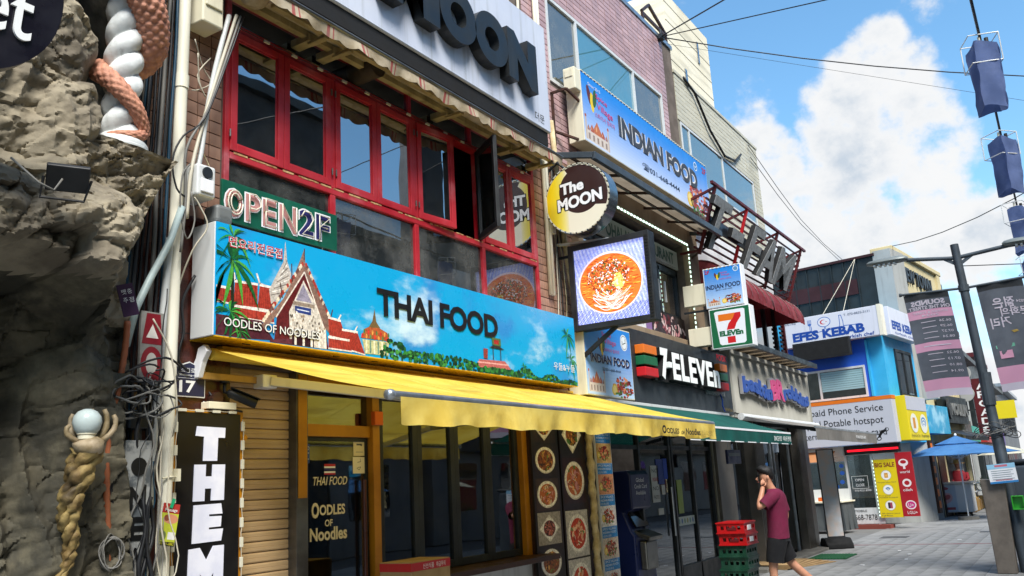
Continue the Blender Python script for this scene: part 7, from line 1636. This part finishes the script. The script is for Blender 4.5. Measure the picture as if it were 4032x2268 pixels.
def banner(y0, y1, lab, top_sag, items, name):
    t = thing('street_banner', lab, 'banner', (15.3, (y0 + y1) / 2, 2.7), 'banners on the street lamp')
    sg = 1 if y1 > y0 else -1; W_ = abs(y1 - y0)
    def sheet(u_, v_): return V((15.3 + .03 * math.sin(v_ * 7 + u_ * 2) * v_ + .012 * math.sin(u_ * 11 + v_ * 14), y0 + (y1 - y0) * u_ + .11 * v_ * -1, 4.31 - 1.68 * v_ + .02 * math.sin(u_ * 3)))
    b = MB().grid(sheet, 14, 60)
    cols = []
    for j in range(60):
        v_ = (j + .5) / 60; m = 0
        for a0, a1, mi in items:
            if a0 <= v_ < a1: m = mi
        cols += [m] * 14
    b.m = cols; b.build('cloth', [m_['banner_dark'], m_['banner_pink'], m_['banner_pale'], m_['dark']], t, smooth=True, fix=False)
    return t, sheet
def btxt(t, sheet, q, u0, u1, v0, v1, mt, **k):
    # seen from the back: lettering reads mirrored
    vs, fs, x0, x1, y0_, y1_ = glyphs(q, k.get('bold', 0.01), 0, 0, 2); P = []
    for a_, b_, c_ in vs:
        fx = (a_ - x0) / (x1 - x0); fy = (b_ - y0_) / (y1_ - y0_); P.append(sheet(u0 + (u1 - u0) * (1 - fx), v1 + (v0 - v1) * fy) + V((-.004, 0, 0)))
    MB().add(P, fs).build('lettering', mt, t, fix=False)
PAL = m_['banner_pale']
# u runs from the left edge of the picture to the right
t, sh_ = banner(-3.20, -3.86, 'left lamp banner with pink bands and mirrored white writing', 0, ((0, .06, 3), (.17, .25, 1), (.49, .56, 1), (.84, .93, 1), (.93, 1.01, 2)), 'a')
btxt(t, sh_, 'SOUNDS', .12, .88, .075, .125, PAL, bold=.05); btxt(t, sh_, 'ON THE STREET', .05, .97, .13, .165, PAL, bold=.03)
btxt(t, sh_, 'SOUNDS & STREET', .12, .9, .185, .205, PAL); btxt(t, sh_, '2024', .3, .7, .215, .235, PAL)
for k, q in enumerate(('06.26', '06.29', '07.27', '08.24')): btxt(t, sh_, q, .66, .92, .275 + .052 * k, .298 + .052 * k, PAL); btxt(t, sh_, 'ㅡㅡㅡ', .25, .58, .283 + .052 * k, .29 + .052 * k, PAL, bold=.06)
for k, q in enumerate(('06.22', '07.13', '08.10', '09.14')): btxt(t, sh_, q, .66, .92, .585 + .058 * k, .608 + .058 * k, PAL); btxt(t, sh_, 'ㅡㅡㅡ', .25, .58, .593 + .058 * k, .60 + .058 * k, PAL, bold=.06)
btxt(t, sh_, 'ㅡㅡㅡㅡ', .2, .8, .515, .525, PAL, bold=.05)
t, sh_ = banner(-4.26, -4.90, 'right lamp banner with large mirrored white Hangul', 0, ((0, .06, 3), (.78, .94, 1), (.94, 1.01, 2)), 'b')
btxt(t, sh_, '젊은', .25, .72, .15, .25, PAL, bold=.02); btxt(t, sh_, '문화의', .38, .98, .25, .33, PAL, bold=.02); btxt(t, sh_, '거리', .12, .55, .33, .43, PAL, bold=.02); btxt(t, sh_, '2024', .76, .95, .19, .215, PAL)
MB().add([sh_(u_, v_) + V((-.004, 0, 0)) for u_, v_ in ((.1, .585), (.5, .58), (.5, .61), (.1, .615))], [(0, 1, 2, 3)]).build('green_patch', M('soft_green', '#5c9a84', .7), t); MB().add([sh_(u_, v_) + V((-.004, 0, 0)) for u_, v_ in ((.15, .64), (.42, .64), (.42, .71), (.15, .71))], [(0, 1, 2, 3)]).build('pink_patch', m_['banner_pink'], t); MB().add([sh_(u_, v_) + V((-.004, 0, 0)) for u_, v_ in ((.5, .47), (.62, .46), (.66, .475), (.55, .49))], [(0, 1, 2, 3)]).build('gold_patch', M('soft_gold', '#8a7434', .7), t)
# litter bin group at the foot of the lamp
t = thing('stone_bollard', 'brown grey slab bollard in front of the lamp post', 'bollard', (15.2, -4.05, 0))
b = MB(); b.prism([(15.12, -3.90, 0), (15.12, -4.16, 0), (15.12, -4.19, 1.33), (15.12, -3.87, 1.36)], (.26, 0, 0)); b.build('slab', M('bollard_stone', '#6d655c', .6, c2='#5f574f', vs=6, dirt='#4c463f', da=.5), t, bev=.012)
t = thing('notice_placard', 'white and blue notice placard tied to the lamp post', 'sign', (15.05, -4.2, 1.3))
Mq = Matrix.Translation((15.06, -4.19, 1.43)) @ Matrix.Rotation(math.radians(-3), 4, 'X')
MB().boxm(Mq, .012, .37, .28).build('panel', m_['white'], t)
a = Art(Mq @ V((-.0065, .185, -.14)), Mq.to_3x3() @ BX, Mq.to_3x3() @ FZ); a.rect(0, .21, .37, .28, '#8fc0dc'); a.rect(0, 0, .37, .03, '#2a7ab8'); a.rect(.1, .235, .27, .265, '#c06a7a')
for k in range(5): a.rect(.04, .175 - .03 * k, .33 - .03 * (k % 2), .183 - .03 * k, '#6a7a86')
a.rect(.08, .04, .3, .05, '#b04a5a'); a.build('print', t)
t = thing('litter_bin', 'grey street litter bin behind the lamp with green box hung on it', 'bin', (15.6, -4.45, 0))
MB().box(15.45, 15.9, -4.85, -4.25, 0, 1.55).build('body', SB, t, bev=.05, seg=3); MB().box(15.43, 15.92, -4.88, -4.22, 1.55, 1.62).build('lid', m_['dark_metal'], t, bev=.03)
t = thing('green_box', 'bright green plastic box hanging beside the lamp post', 'box', (15.1, -4.35, .9)); b = MB().frame(0, .16, 0, .20, 0, .1, .015); b.v = [(15.12 + y, -4.24 - x, .90 + z) for x, y, z in b.v]; b.box(15.2, 15.215, -4.40, -4.24, .9, 1.1); b.build('tray', m_['bin_green'], t, bev=.006)
t = thing('cable_knot', 'messy coil of wires wrapped round the lamp post', 'cables', (15.35, -4.2, 2.0))
for k in range(9):
    c = LPp(2.05 + rnd.uniform(-.08, .1)); r1, r2 = rnd.uniform(.1, .35), rnd.uniform(.1, .2)
    MB().tube([c + V((r2 * math.cos(q), r1 * math.sin(q) + .1 * (k % 3 - 1), .05 * math.sin(q * 2 + k))) for q in [j * 6.283 / 18 for j in range(18)]], .006, 5, closed=True).build('cable', m_['cable_grey' if k % 2 else 'cable'], t)
t = thing('event_banner', 'pale pink event banner at the right edge behind the bin', 'banner', (19, -5.2, .5)); MB().grid(lambda u_, v_: (20.0 + .05 * math.sin(u_ * 8), -4.62 - 1.6 * u_, 1.35 + 1.05 * v_), 12, 4).build('cloth', M('pink_white', '#c9b8cc', .7, c2='#b89ac4', vs=2), t, smooth=True)
for u_ in (0, 1): MB().tube([(20, -4.62 - 1.6 * u_, 0), (20, -4.62 - 1.6 * u_, 2.5)], .02, 6).build('pole', m_['alu'], t)
# ------------------------------------------------------------------ crates, cardboard, mat
def crate(x, y, z, mt, lab, grp, seed):
    t = thing('bottle_crate', lab, 'crate', (x, y, z), grp); w_, d_, h_ = .45, .36, .145; b = MB(); q = .018
    for x0, x1, y0, y1 in ((0, w_, 0, q), (0, w_, d_ - q, d_), (0, q, q, d_ - q), (w_ - q, w_, q, d_ - q)):
        b.box(x + x0, x + x1, y + y0, y + y1, z + .0, z + .05); b.box(x + x0, x + x1, y + y0, y + y1, z + .095, z + h_)
        nn = 4
        for k in range(nn + 1):
            if x1 - x0 > .1: xx = x + x0 + (x1 - x0 - .03) * k / nn; b.box(xx, xx + .03, y + y0, y + y1, z + .05, z + .095)
            else: yy = y + y0 + (y1 - y0 - .03) * k / nn; b.box(x + x0, x + x1, yy, yy + .03, z + .05, z + .095)
    b.build('wall', mt, t); MB().box(x - .012, x + w_ + .012, y - .012, y + d_ + .012, z + h_ - .02, z + h_ - .004).box(x - .01, x + w_ + .01, y - .01, y + d_ + .01, z, z + .016).build('rim', mt, t)
    MB().box(x + .02, x + w_ - .02, y + .02, y + d_ - .02, z + .01, z + .02).build('floor', mt, t)
    if mt is m_['plastic_red']:
        MB().box(x + .13, x + .27, y - .008, y + .0, z + .04, z + .10).build('logo_plate', m_['letter_white'], t); MB().box(x - .008, x, y + .1, y + .22, z + .05, z + .08).build('hand_slot', m_['maroon'], t)
for k in range(5): crate(11.40 + .012 * (k % 2), -1.42 + .008 * (k % 3), .005 + .146 * k, m_['plastic_green'], ['lowest', 'second lowest', 'middle', 'second highest', 'topmost'][k] + ' dark green crate of the stack on the pavement', 'stacked crates by the store', k)
crate(11.38, -1.44, .737, m_['plastic_red'], 'lower red crate sitting on the green crates', 'stacked crates by the store', 7); crate(11.36, -1.43, .884, m_['plastic_red'], 'upper red crate topping the crate stack', 'stacked crates by the store', 8)
for k in range(5):
    Mc = Matrix.Translation((16.5 - .05 * k, -.50 + .03 * k, .012 + .016 * k)) @ Matrix.Rotation(math.radians(-20 + 6 * k), 4, 'Z') @ Matrix.Rotation(math.radians(.5), 4, 'X')
    tag(MB().boxm(Mc, 1.5 - .08 * k, .9 - .04 * k, .008).build('cardboard_sheet', m_['cardboard'], None), ['bottom', 'second', 'middle', 'fourth', 'top'][k] + ' flattened cardboard sheet of the pile by the step', 'cardboard', 'flattened cardboard by the step')
t = thing('door_mat', 'green ribbed door mat in front of the ice cream shop', 'mat', (18, -.8, 0)); MB().box(17.5, 18.5, -1.25, -.55, .004, .016).build('mat', m_['mat_green'], t)
for k in range(12): MB().box(17.52, 18.48, -1.23 + .057 * k, -1.20 + .057 * k, .016, .022).build('rib', m_['mat_green'], t)
for k, (x, y) in enumerate(((19.2, -1.9), (16.4, -1.75), (18.4, -2.2), (17.4, -2.3), (21.8, -2.7))): tag(MB().boxm(Matrix.Translation((x, y, .008)) @ Matrix.Rotation(k * 1.1, 4, 'Z'), .07, .05, .006).build('litter_scrap', m_['white'], None), 'tiny white scrap of litter on the pavement, number %s from the crates' % ['first', 'second', 'third', 'fourth', 'fifth'][[1, 0, 3, 2, 4][k]] if False else ['scrap of white litter near the mat', 'scrap of white litter near the cardboard', 'scrap of white litter in mid street', 'scrap of white litter nearest the bollard', 'scrap of white litter near the phone shop'][k], 'litter', 'litter scraps')
# ------------------------------------------------------------------ walking man
O = V((11.36, -1.75, 0)); AX = V((.538, -.843, 0)); DV = V((.843, .538, 0))
def H(a_, d_, z): return O + AX * a_ + DV * d_ + V((0, 0, z))
man = thing('person', 'man in maroon T-shirt and black shorts walking with a hand at his face', 'person', O)
J = {}; E_ = []; verts = []; rad = []
def jn(n_, p, r_): J[n_] = len(verts); verts.append(p); rad.append(r_)
for n_, p, r_ in (('pelvis', H(.11, .02, .90), .10), ('waist', H(.125, .02, 1.03), .10), ('chest', H(.14, .02, 1.22), .11), ('neckb', H(.10, .01, 1.40), .075), ('neck', H(.065, .0, 1.455), .056), ('jaw', H(.035, .0, 1.52), .072), ('skull', H(.03, .0, 1.585), .090), ('crown', H(.04, .0, 1.645), .062),
                  ('lsh', H(.055, -.15, 1.355), .062), ('lel', H(-.15, -.17, 1.19), .046), ('lwr', H(-.06, -.10, 1.395), .032), ('lha', H(-.035, -.07, 1.46), .030),
                  ('rsh', H(.22, .17, 1.355), .062), ('rel', H(.30, .20, 1.10), .044), ('rwr', H(.24, .22, .90), .031), ('rha', H(.225, .22, .83), .030),
                  ('lhip', H(.06, -.07, .84), .09), ('lkn', H(-.02, -.06, .48), .058), ('lan', H(-.02, -.03, .09), .036), ('lhe', H(.0, -.03, .05), .036), ('lto', H(-.20, .05, .04), .032),
                  ('rhip', H(.16, .11, .84), .09), ('rkn', H(.26, .12, .51), .058), ('rca', H(.41, .12, .36), .055), ('ran', H(.60, .12, .20), .036), ('rhe', H(.64, .12, .17), .034), ('rto', H(.52, .18, .04), .032)): jn(n_, p, r_)
for ch in (('pelvis', 'waist', 'chest', 'neckb', 'neck', 'jaw', 'skull', 'crown'), ('chest', 'lsh', 'lel', 'lwr', 'lha'), ('chest', 'rsh', 'rel', 'rwr', 'rha'), ('pelvis', 'lhip', 'lkn', 'lan', 'lhe', 'lto'), ('pelvis', 'rhip', 'rkn', 'rca', 'ran', 'rhe', 'rto')):
    for a_, b_ in zip(ch[:-1], ch[1:]): E_.append((J[a_], J[b_]))
me = bpy.data.meshes.new('body'); me.from_pydata([tuple(v_) for v_ in verts], E_, []); me.materials.append(m_['skin'])
bo = bpy.data.objects.new('body', me); col.objects.link(bo); par(bo, man)
bo.modifiers.new('skin', 'SKIN'); sv = me.skin_vertices[0].data
for i, r_ in enumerate(rad): sv[i].radius = (r_, r_); sv[i].use_root = (i == 0)
ss = bo.modifiers.new('sub', 'SUBSURF'); ss.levels = 2; ss.render_levels = 2
me.polygons.foreach_set('use_smooth', [True] * len(me.polygons))
bo.modifiers['skin'].use_smooth_shade = True
def ringp(c, rx, ry, ang, n=20, tilt=V((0, 0, 1))):
    ca, sa = math.cos(ang), math.sin(ang); X_ = AX * ca + DV * sa; Y_ = DV * ca - AX * sa
    return [c + X_ * rx * math.cos(q) + Y_ * ry * math.sin(q) for q in [k * 6.283185 / n for k in range(n)]]
SA = math.radians(62)          # line of the shoulders
ts = MB().loft([ringp(H(.115, .02, .815), .185, .135, SA), ringp(H(.118, .02, .86), .182, .132, SA), ringp(H(.125, .02, .98), .176, .126, SA), ringp(H(.135, .02, 1.12), .188, .132, SA), ringp(H(.14, .02, 1.25), .205, .135, SA), ringp(H(.138, .015, 1.335), .205, .122, SA), ringp(H(.125, .01, 1.385), .155, .10, SA), ringp(H(.105, .005, 1.418), .088, .08, SA), ringp(H(.098, .005, 1.425), .07, .068, SA)], cap=False)
def tubeto(mb, pts, rs): mb.tube(pts, rs, 16, cap=False)
tubeto(ts, [H(.09, -.09, 1.345), H(.055, -.15, 1.335), H(-.02, -.165, 1.275), H(-.085, -.175, 1.225)], [.085, .085, .078, .076])
tubeto(ts, [H(.19, .11, 1.345), H(.22, .165, 1.32), H(.255, .185, 1.22), H(.282, .195, 1.13)], [.085, .085, .078, .074])
for i, p in enumerate(ts.v): p = V(p); ts.v[i] = tuple(p + DV * .008 * noise.noise(p * 9) + AX * .008 * noise.noise(p * 7 + V((3, 1, 0))))
o = ts.build('t_shirt', m_['shirt_maroon'], man, smooth=True); md = o.modifiers.new('sub', 'SUBSURF'); md.levels = 1; md.render_levels = 1
sh2 = MB().loft([ringp(H(.115, .02, .92), .150, .105, SA), ringp(H(.112, .02, .84), .165, .118, SA), ringp(H(.11, .02, .78), .182, .14, SA)], cap=False)
tubeto(sh2, [H(.075, -.055, .80), H(.045, -.065, .70), H(.02, -.065, .60), H(.012, -.065, .535)], [.125, .118, .110, .108]); tubeto(sh2, [H(.155, .09, .80), H(.175, .11, .70), H(.215, .12, .61), H(.245, .12, .545)], [.125, .118, .110, .108])
sh2.build('shorts', m_['shorts_black'], man, smooth=True)
hr = MB().loft([ringp(H(.105, .0, 1.535), .022, .05, 0), ringp(H(.088, .0, 1.565), .048, .078, 0), ringp(H(.072, .0, 1.60), .072, .092, 0), ringp(H(.045, .0, 1.635), .100, .098, 0), ringp(H(.022, .0, 1.675), .106, .092, 0), ringp(H(.02, .0, 1.70), .075, .066, 0), ringp(H(.02, .0, 1.715), .03, .03, 0)], cap=True)
for i, p in enumerate(hr.v): p = V(p); hr.v[i] = tuple(p + (p - H(.04, 0, 1.6)).normalized() * .016 * noise.noise(p * 48))
hr.build('hair', m_['hair'], man, smooth=True)
MB().loft([[H(.035 + .012 * math.cos(q) * s_, -.088 - .010 * k, 1.565 + .030 * math.sin(q) * s_) for q in [j * .5236 for j in range(12)]] for k, s_ in ((0, .7), (1, 1), (1.6, .9))]).build('ear', m_['skin'], man, smooth=True)
MB().tube([H(-.055, .03, 1.575), H(-.078, .035, 1.55), H(-.06, .03, 1.535)], [.010, .016, .012], 8).build('nose', m_['skin'], man, smooth=True)
for dz in (.0,): 
    for d_ in (-.005, .065): MB().lathe([(.004, -.010), (.010, -.005), (.010, .005), (.004, .010)], H(-.052, d_, 1.592), 8).build('eye', m_['hair'], man)
MB().tube([H(-.062, -.0, 1.515), H(-.066, .03, 1.512), H(-.062, .06, 1.515)], .006, 6).build('mouth', M('lip', '#8a4a40', .5), man)
hb = H(-.04, -.075, 1.45)
for k in range(4):
    a0 = H(-.058 + .014 * k, -.088 + .006 * k, 1.475 + .004 * k); L_ = (.062, .07, .068, .056)[k]
    MB().tube([a0, a0 + AX * .006 + DV * .012 + V((0, 0, L_ * .45)), a0 + AX * .016 + DV * .026 + V((0, 0, L_ * .8)), a0 + AX * .026 + DV * .034 + V((0, 0, L_))], [.0095, .009, .0085, .007], 8).build('finger', m_['skin'], man, smooth=True)
MB().tube([H(-.03, -.085, 1.455), H(-.005, -.09, 1.475), H(.006, -.085, 1.505)], [.011, .010, .008], 8).build('thumb', m_['skin'], man, smooth=True)
for k in range(4):
    a0 = H(.215 + .005 * k, .205 + .012 * k, .81); L_ = (.07, .078, .074, .06)[k]; MB().tube([a0, a0 - AX * .008 - V((0, 0, L_ * .5)), a0 - AX * .025 - V((0, 0, L_ * .9))], [.0095, .0085, .007], 8).build('finger', m_['skin'], man, smooth=True)
MB().tube([H(.205, .20, .84), H(.185, .195, .80), H(.18, .195, .775)], [.011, .010, .008], 8).build('thumb', m_['skin'], man, smooth=True)
for c0, c1, zt in ((H(.015, -.035, .0), H(-.24, .06, 0), 0), (H(.66, .12, .10), H(.49, .19, 0), .05)):
    d_ = (c1 - c0); L_ = d_.length; X_ = V((d_.x, d_.y, 0)).normalized(); Y_ = V((-X_.y, X_.x, 0)); MB().loft([[c0 + d_ * f + Y_ * w_ * math.cos(q) + V((0, 0, h_ * (.5 + .5 * math.sin(q)))) for q in [j * 6.283 / 12 for j in range(12)]] for f, w_, h_ in ((0, .03, .07), (.12, .042, .10), (.4, .045, .09), (.7, .05, .06), (.95, .04, .04), (1, .02, .02))]).build('shoe', m_['shoe'], man, smooth=True)
# ------------------------------------------------------------------ lantern string and overhead wires
def lantern(c, lab, seed, rot):
    q = random.Random(seed); t = thing('fabric_lantern', lab, 'lantern', c, 'blue lanterns on the street cable'); c = V(c); Rz = Matrix.Rotation(rot, 3, 'Z')
    w_, h_ = .125, .80
    def side(u_, v_):
        k = u_ * 4; i = int(k) % 4; f = k - int(k); P4 = [V((-w_, -w_, 0)), V((w_, -w_, 0)), V((w_, w_, 0)), V((-w_, w_, 0))]
        p = P4[i].lerp(P4[(i + 1) % 4], f) * (1 + .06 * math.sin(v_ * 5 + i)); p.z = -h_ * v_ - .03 * math.sin(u_ * 12.6 + seed) + .08
        p += V((noise.noise(V((u_ * 5, v_ * 4, seed))), noise.noise(V((u_ * 5, v_ * 4, seed + 5))), 0)) * .025; return c + Rz @ p
    MB().grid(side, 32, 10).build('fabric', m_['lantern_blue'], t, smooth=40, fix=False)
    for z in (.18, -.16):
        lp = [c + Rz @ V((sx * .16 + .04, sy * .16, z)) for sx, sy in ((-1, -1), (1, -1), (1, 1), (-1, 1))]; MB().tube(lp, .007, 6, closed=True).build('wire_frame', m_['alu_white'], t)
    for sx, sy in ((-1, -1), (1, 1)): MB().tube([c + Rz @ V((sx * .16 + .04, sy * .16, .18)), c + Rz @ V((sx * .16 + .04, sy * .16, -.16))], .007, 6).build('wire_frame', m_['alu_white'], t)
    MB().tube([c + Rz @ V((.04, 0, .22)), c + Rz @ V((.04, 0, -.2))], .014, 6).build('spine', m_['ivory'], t); MB().lathe([(.02, -.07), (.035, -.04), (.03, .0), (.02, .03)], c + V((.0, -.06, .08)), 10).build('bulb', m_['ivory'], t, smooth=True); MB().lathe([(.024, 0), (.024, .06)], c + V((0, -.06, .11)), 10).build('socket', m_['dark'], t)
LS = [((10.9, -5.02, 6.22), 'nearest blue fabric lantern high at the upper right'), ((13.9, -5.0, 6.02), 'second blue fabric lantern below the nearest one'), ((17.2, -4.99, 5.80), 'third blue fabric lantern near the lamp arm'), ((20.6, -4.98, 5.5), 'farthest blue fabric lantern at the right edge')]
for k, (c, lab) in enumerate(LS): lantern(c, lab, k + 1, .35 + .5 * k)
def wire(P, r_, lab, mt='cable'): tag(MB().tube(P, r_, 6).build('overhead_wire', m_[mt], None, smooth=True), lab, 'wire')
wire([(5.0, -5.05, 5.9), (8.0, -5.03, 6.3)] + [(c[0] + .04, c[1], c[2] + .24) for c, _ in LS] + [(30, -4.9, 5.5), (60, -4.7, 6.5)], .016, 'dark cable carrying the blue lanterns along the street')
A_ = V((13.87, -.05, 9.43))
def ext(b_, k): return A_ + (V(b_) - A_) * k
wire([A_, ext((12.64, -1.62, 9.0), 1), ext((12.64, -1.62, 9.0), 5)], .012, 'thick overhead wire rising left from the mauve roof corner')
wire([A_, ext((12.75, -3.11, 8.5), 1), ext((12.75, -3.11, 8.5), 3)], .009, 'overhead wire climbing right from the mauve roof corner')
wire([A_ + (V((16.55, -5.47, 8.0)) - A_) * f - V((0, 0, .25 * f * (1 - f) * 4 * .5)) for f in (0, .2, .4, .6, .8, 1, 1.3)], .010, 'overhead wire crossing the sky behind the lanterns')
wire([A_ + V((0, 0, -.12)) + (V((16.17, -5.40, 7.55)) - A_) * f for f in (0, .5, 1, 1.3)], .003, 'thin faint wire just below the sky crossing wire')
wire([(18.72, -.05, 8.87), (21, .0, 8.5), (23.5, .1, 8.27), (26.5, .2, 8.22), (29.42, .3, 8.33)], .008, 'upper thin wire from the beige building to the dark clad roof'); wire([(18.8, -.05, 8.6), (21, .0, 8.28), (23.5, .1, 8.12), (26.5, .2, 8.15), (29.42, .4, 8.32)], .008, 'lower thin wire from the beige building to the dark clad roof')
wire([(29.8, -1.15, 8.56), (28.3, -2.1, 8.24), (27, -2.95, 8.05), (25.5, -3.95, 7.92), (24, -4.92, 7.86), (22, -6.3, 7.9)], .012, 'wire from the cream roof corner up to the lantern cable'); wire([(15.3, -4.1, 4.66), (18, -4.96, 5.05), (20, -5.6, 5.4)], .008, 'short wire running right from the lamp post top')
t = thing('roof_insulator', 'small cable bracket on the mauve roof corner', 'bracket', A_); MB().box(13.8, 13.95, -.1, .02, 9.38, 9.46).tube([(13.87, -.06, 9.46), (13.87, -.06, 9.58)], .025, 8).build('bracket', m_['dark_metal'], t)
# ------------------------------------------------------------------ the other side of the street, seen in the window panes
for x0, x1, h, mt, lab in ((4, 17.9, 12.4, 'brick_dark', 'dark brick building across the street, reflected in the left red windows'), (18.0, 21.8, 9.2, 'grey_wall', 'lower grey building across the street, reflected in the middle windows'), (22.6, 33, 14.6, 'grey_wall', 'tall grey building across the street, reflected in the fifth red sash'), (33.2, 60, 9.0, 'pale_wall', 'long pale building across the far end of the street'), (-14, 3.8, 9.5, 'cream_wall', 'cream building across the street behind the viewer')):
    t = thing('opposite_building', lab, 'building', ((x0 + x1) / 2, -14, 0)); yb = -13.2 if x0 == 22.6 else -24; MB().box(x0, x1, yb, -12, 0, h).build('wall', m_[mt], t); MB().box(x0 - .1, x1 + .1, yb, -11.8, h, h + .25).build('roof_coping', m_['metal_clad'], t)
    for z in (1.0, 4.4, 7.6):
        x = x0 + .8
        while x + 1.6 < x1 and z + 1.6 < h:
            MB().box(x, x + 1.6, -12.04, -11.98, z, z + 1.5).build('window', m_['pane_dark'], t); x += 3.1
    MB().box(x0 + .3, x1 - .3, -11.95, -11.75, 2.9, 3.7).build('fascia', m_[rnd.choice(['white', 'dark', 'alu_white'])], t)
# ------------------------------------------------------------------ shrub on a far roof
t = thing('roof_shrub', 'green shrub peeking over the dark clad roof', 'plant', (31, 5, 8.3)); b = MB(); q = random.Random(2)
for i in range(260):
    d_ = V((q.gauss(0, 1), q.gauss(0, 1), abs(q.gauss(0, .8)))).normalized(); p = V((31.6, 5.6, 8.3)) + V((d_.x * .7, d_.y * .7, d_.z * .6)) * q.uniform(.3, 1); s_ = .11; u_ = d_.orthogonal().normalized(); b.add([p - u_ * s_ * .4, p + d_ * s_ * .5, p + u_ * s_ * .4, p - d_ * s_ * .4], [(0, 1, 2, 3)])
b.build('foliage', m_['leaf'], t)
bpy.data.scenes.remove(TXT)
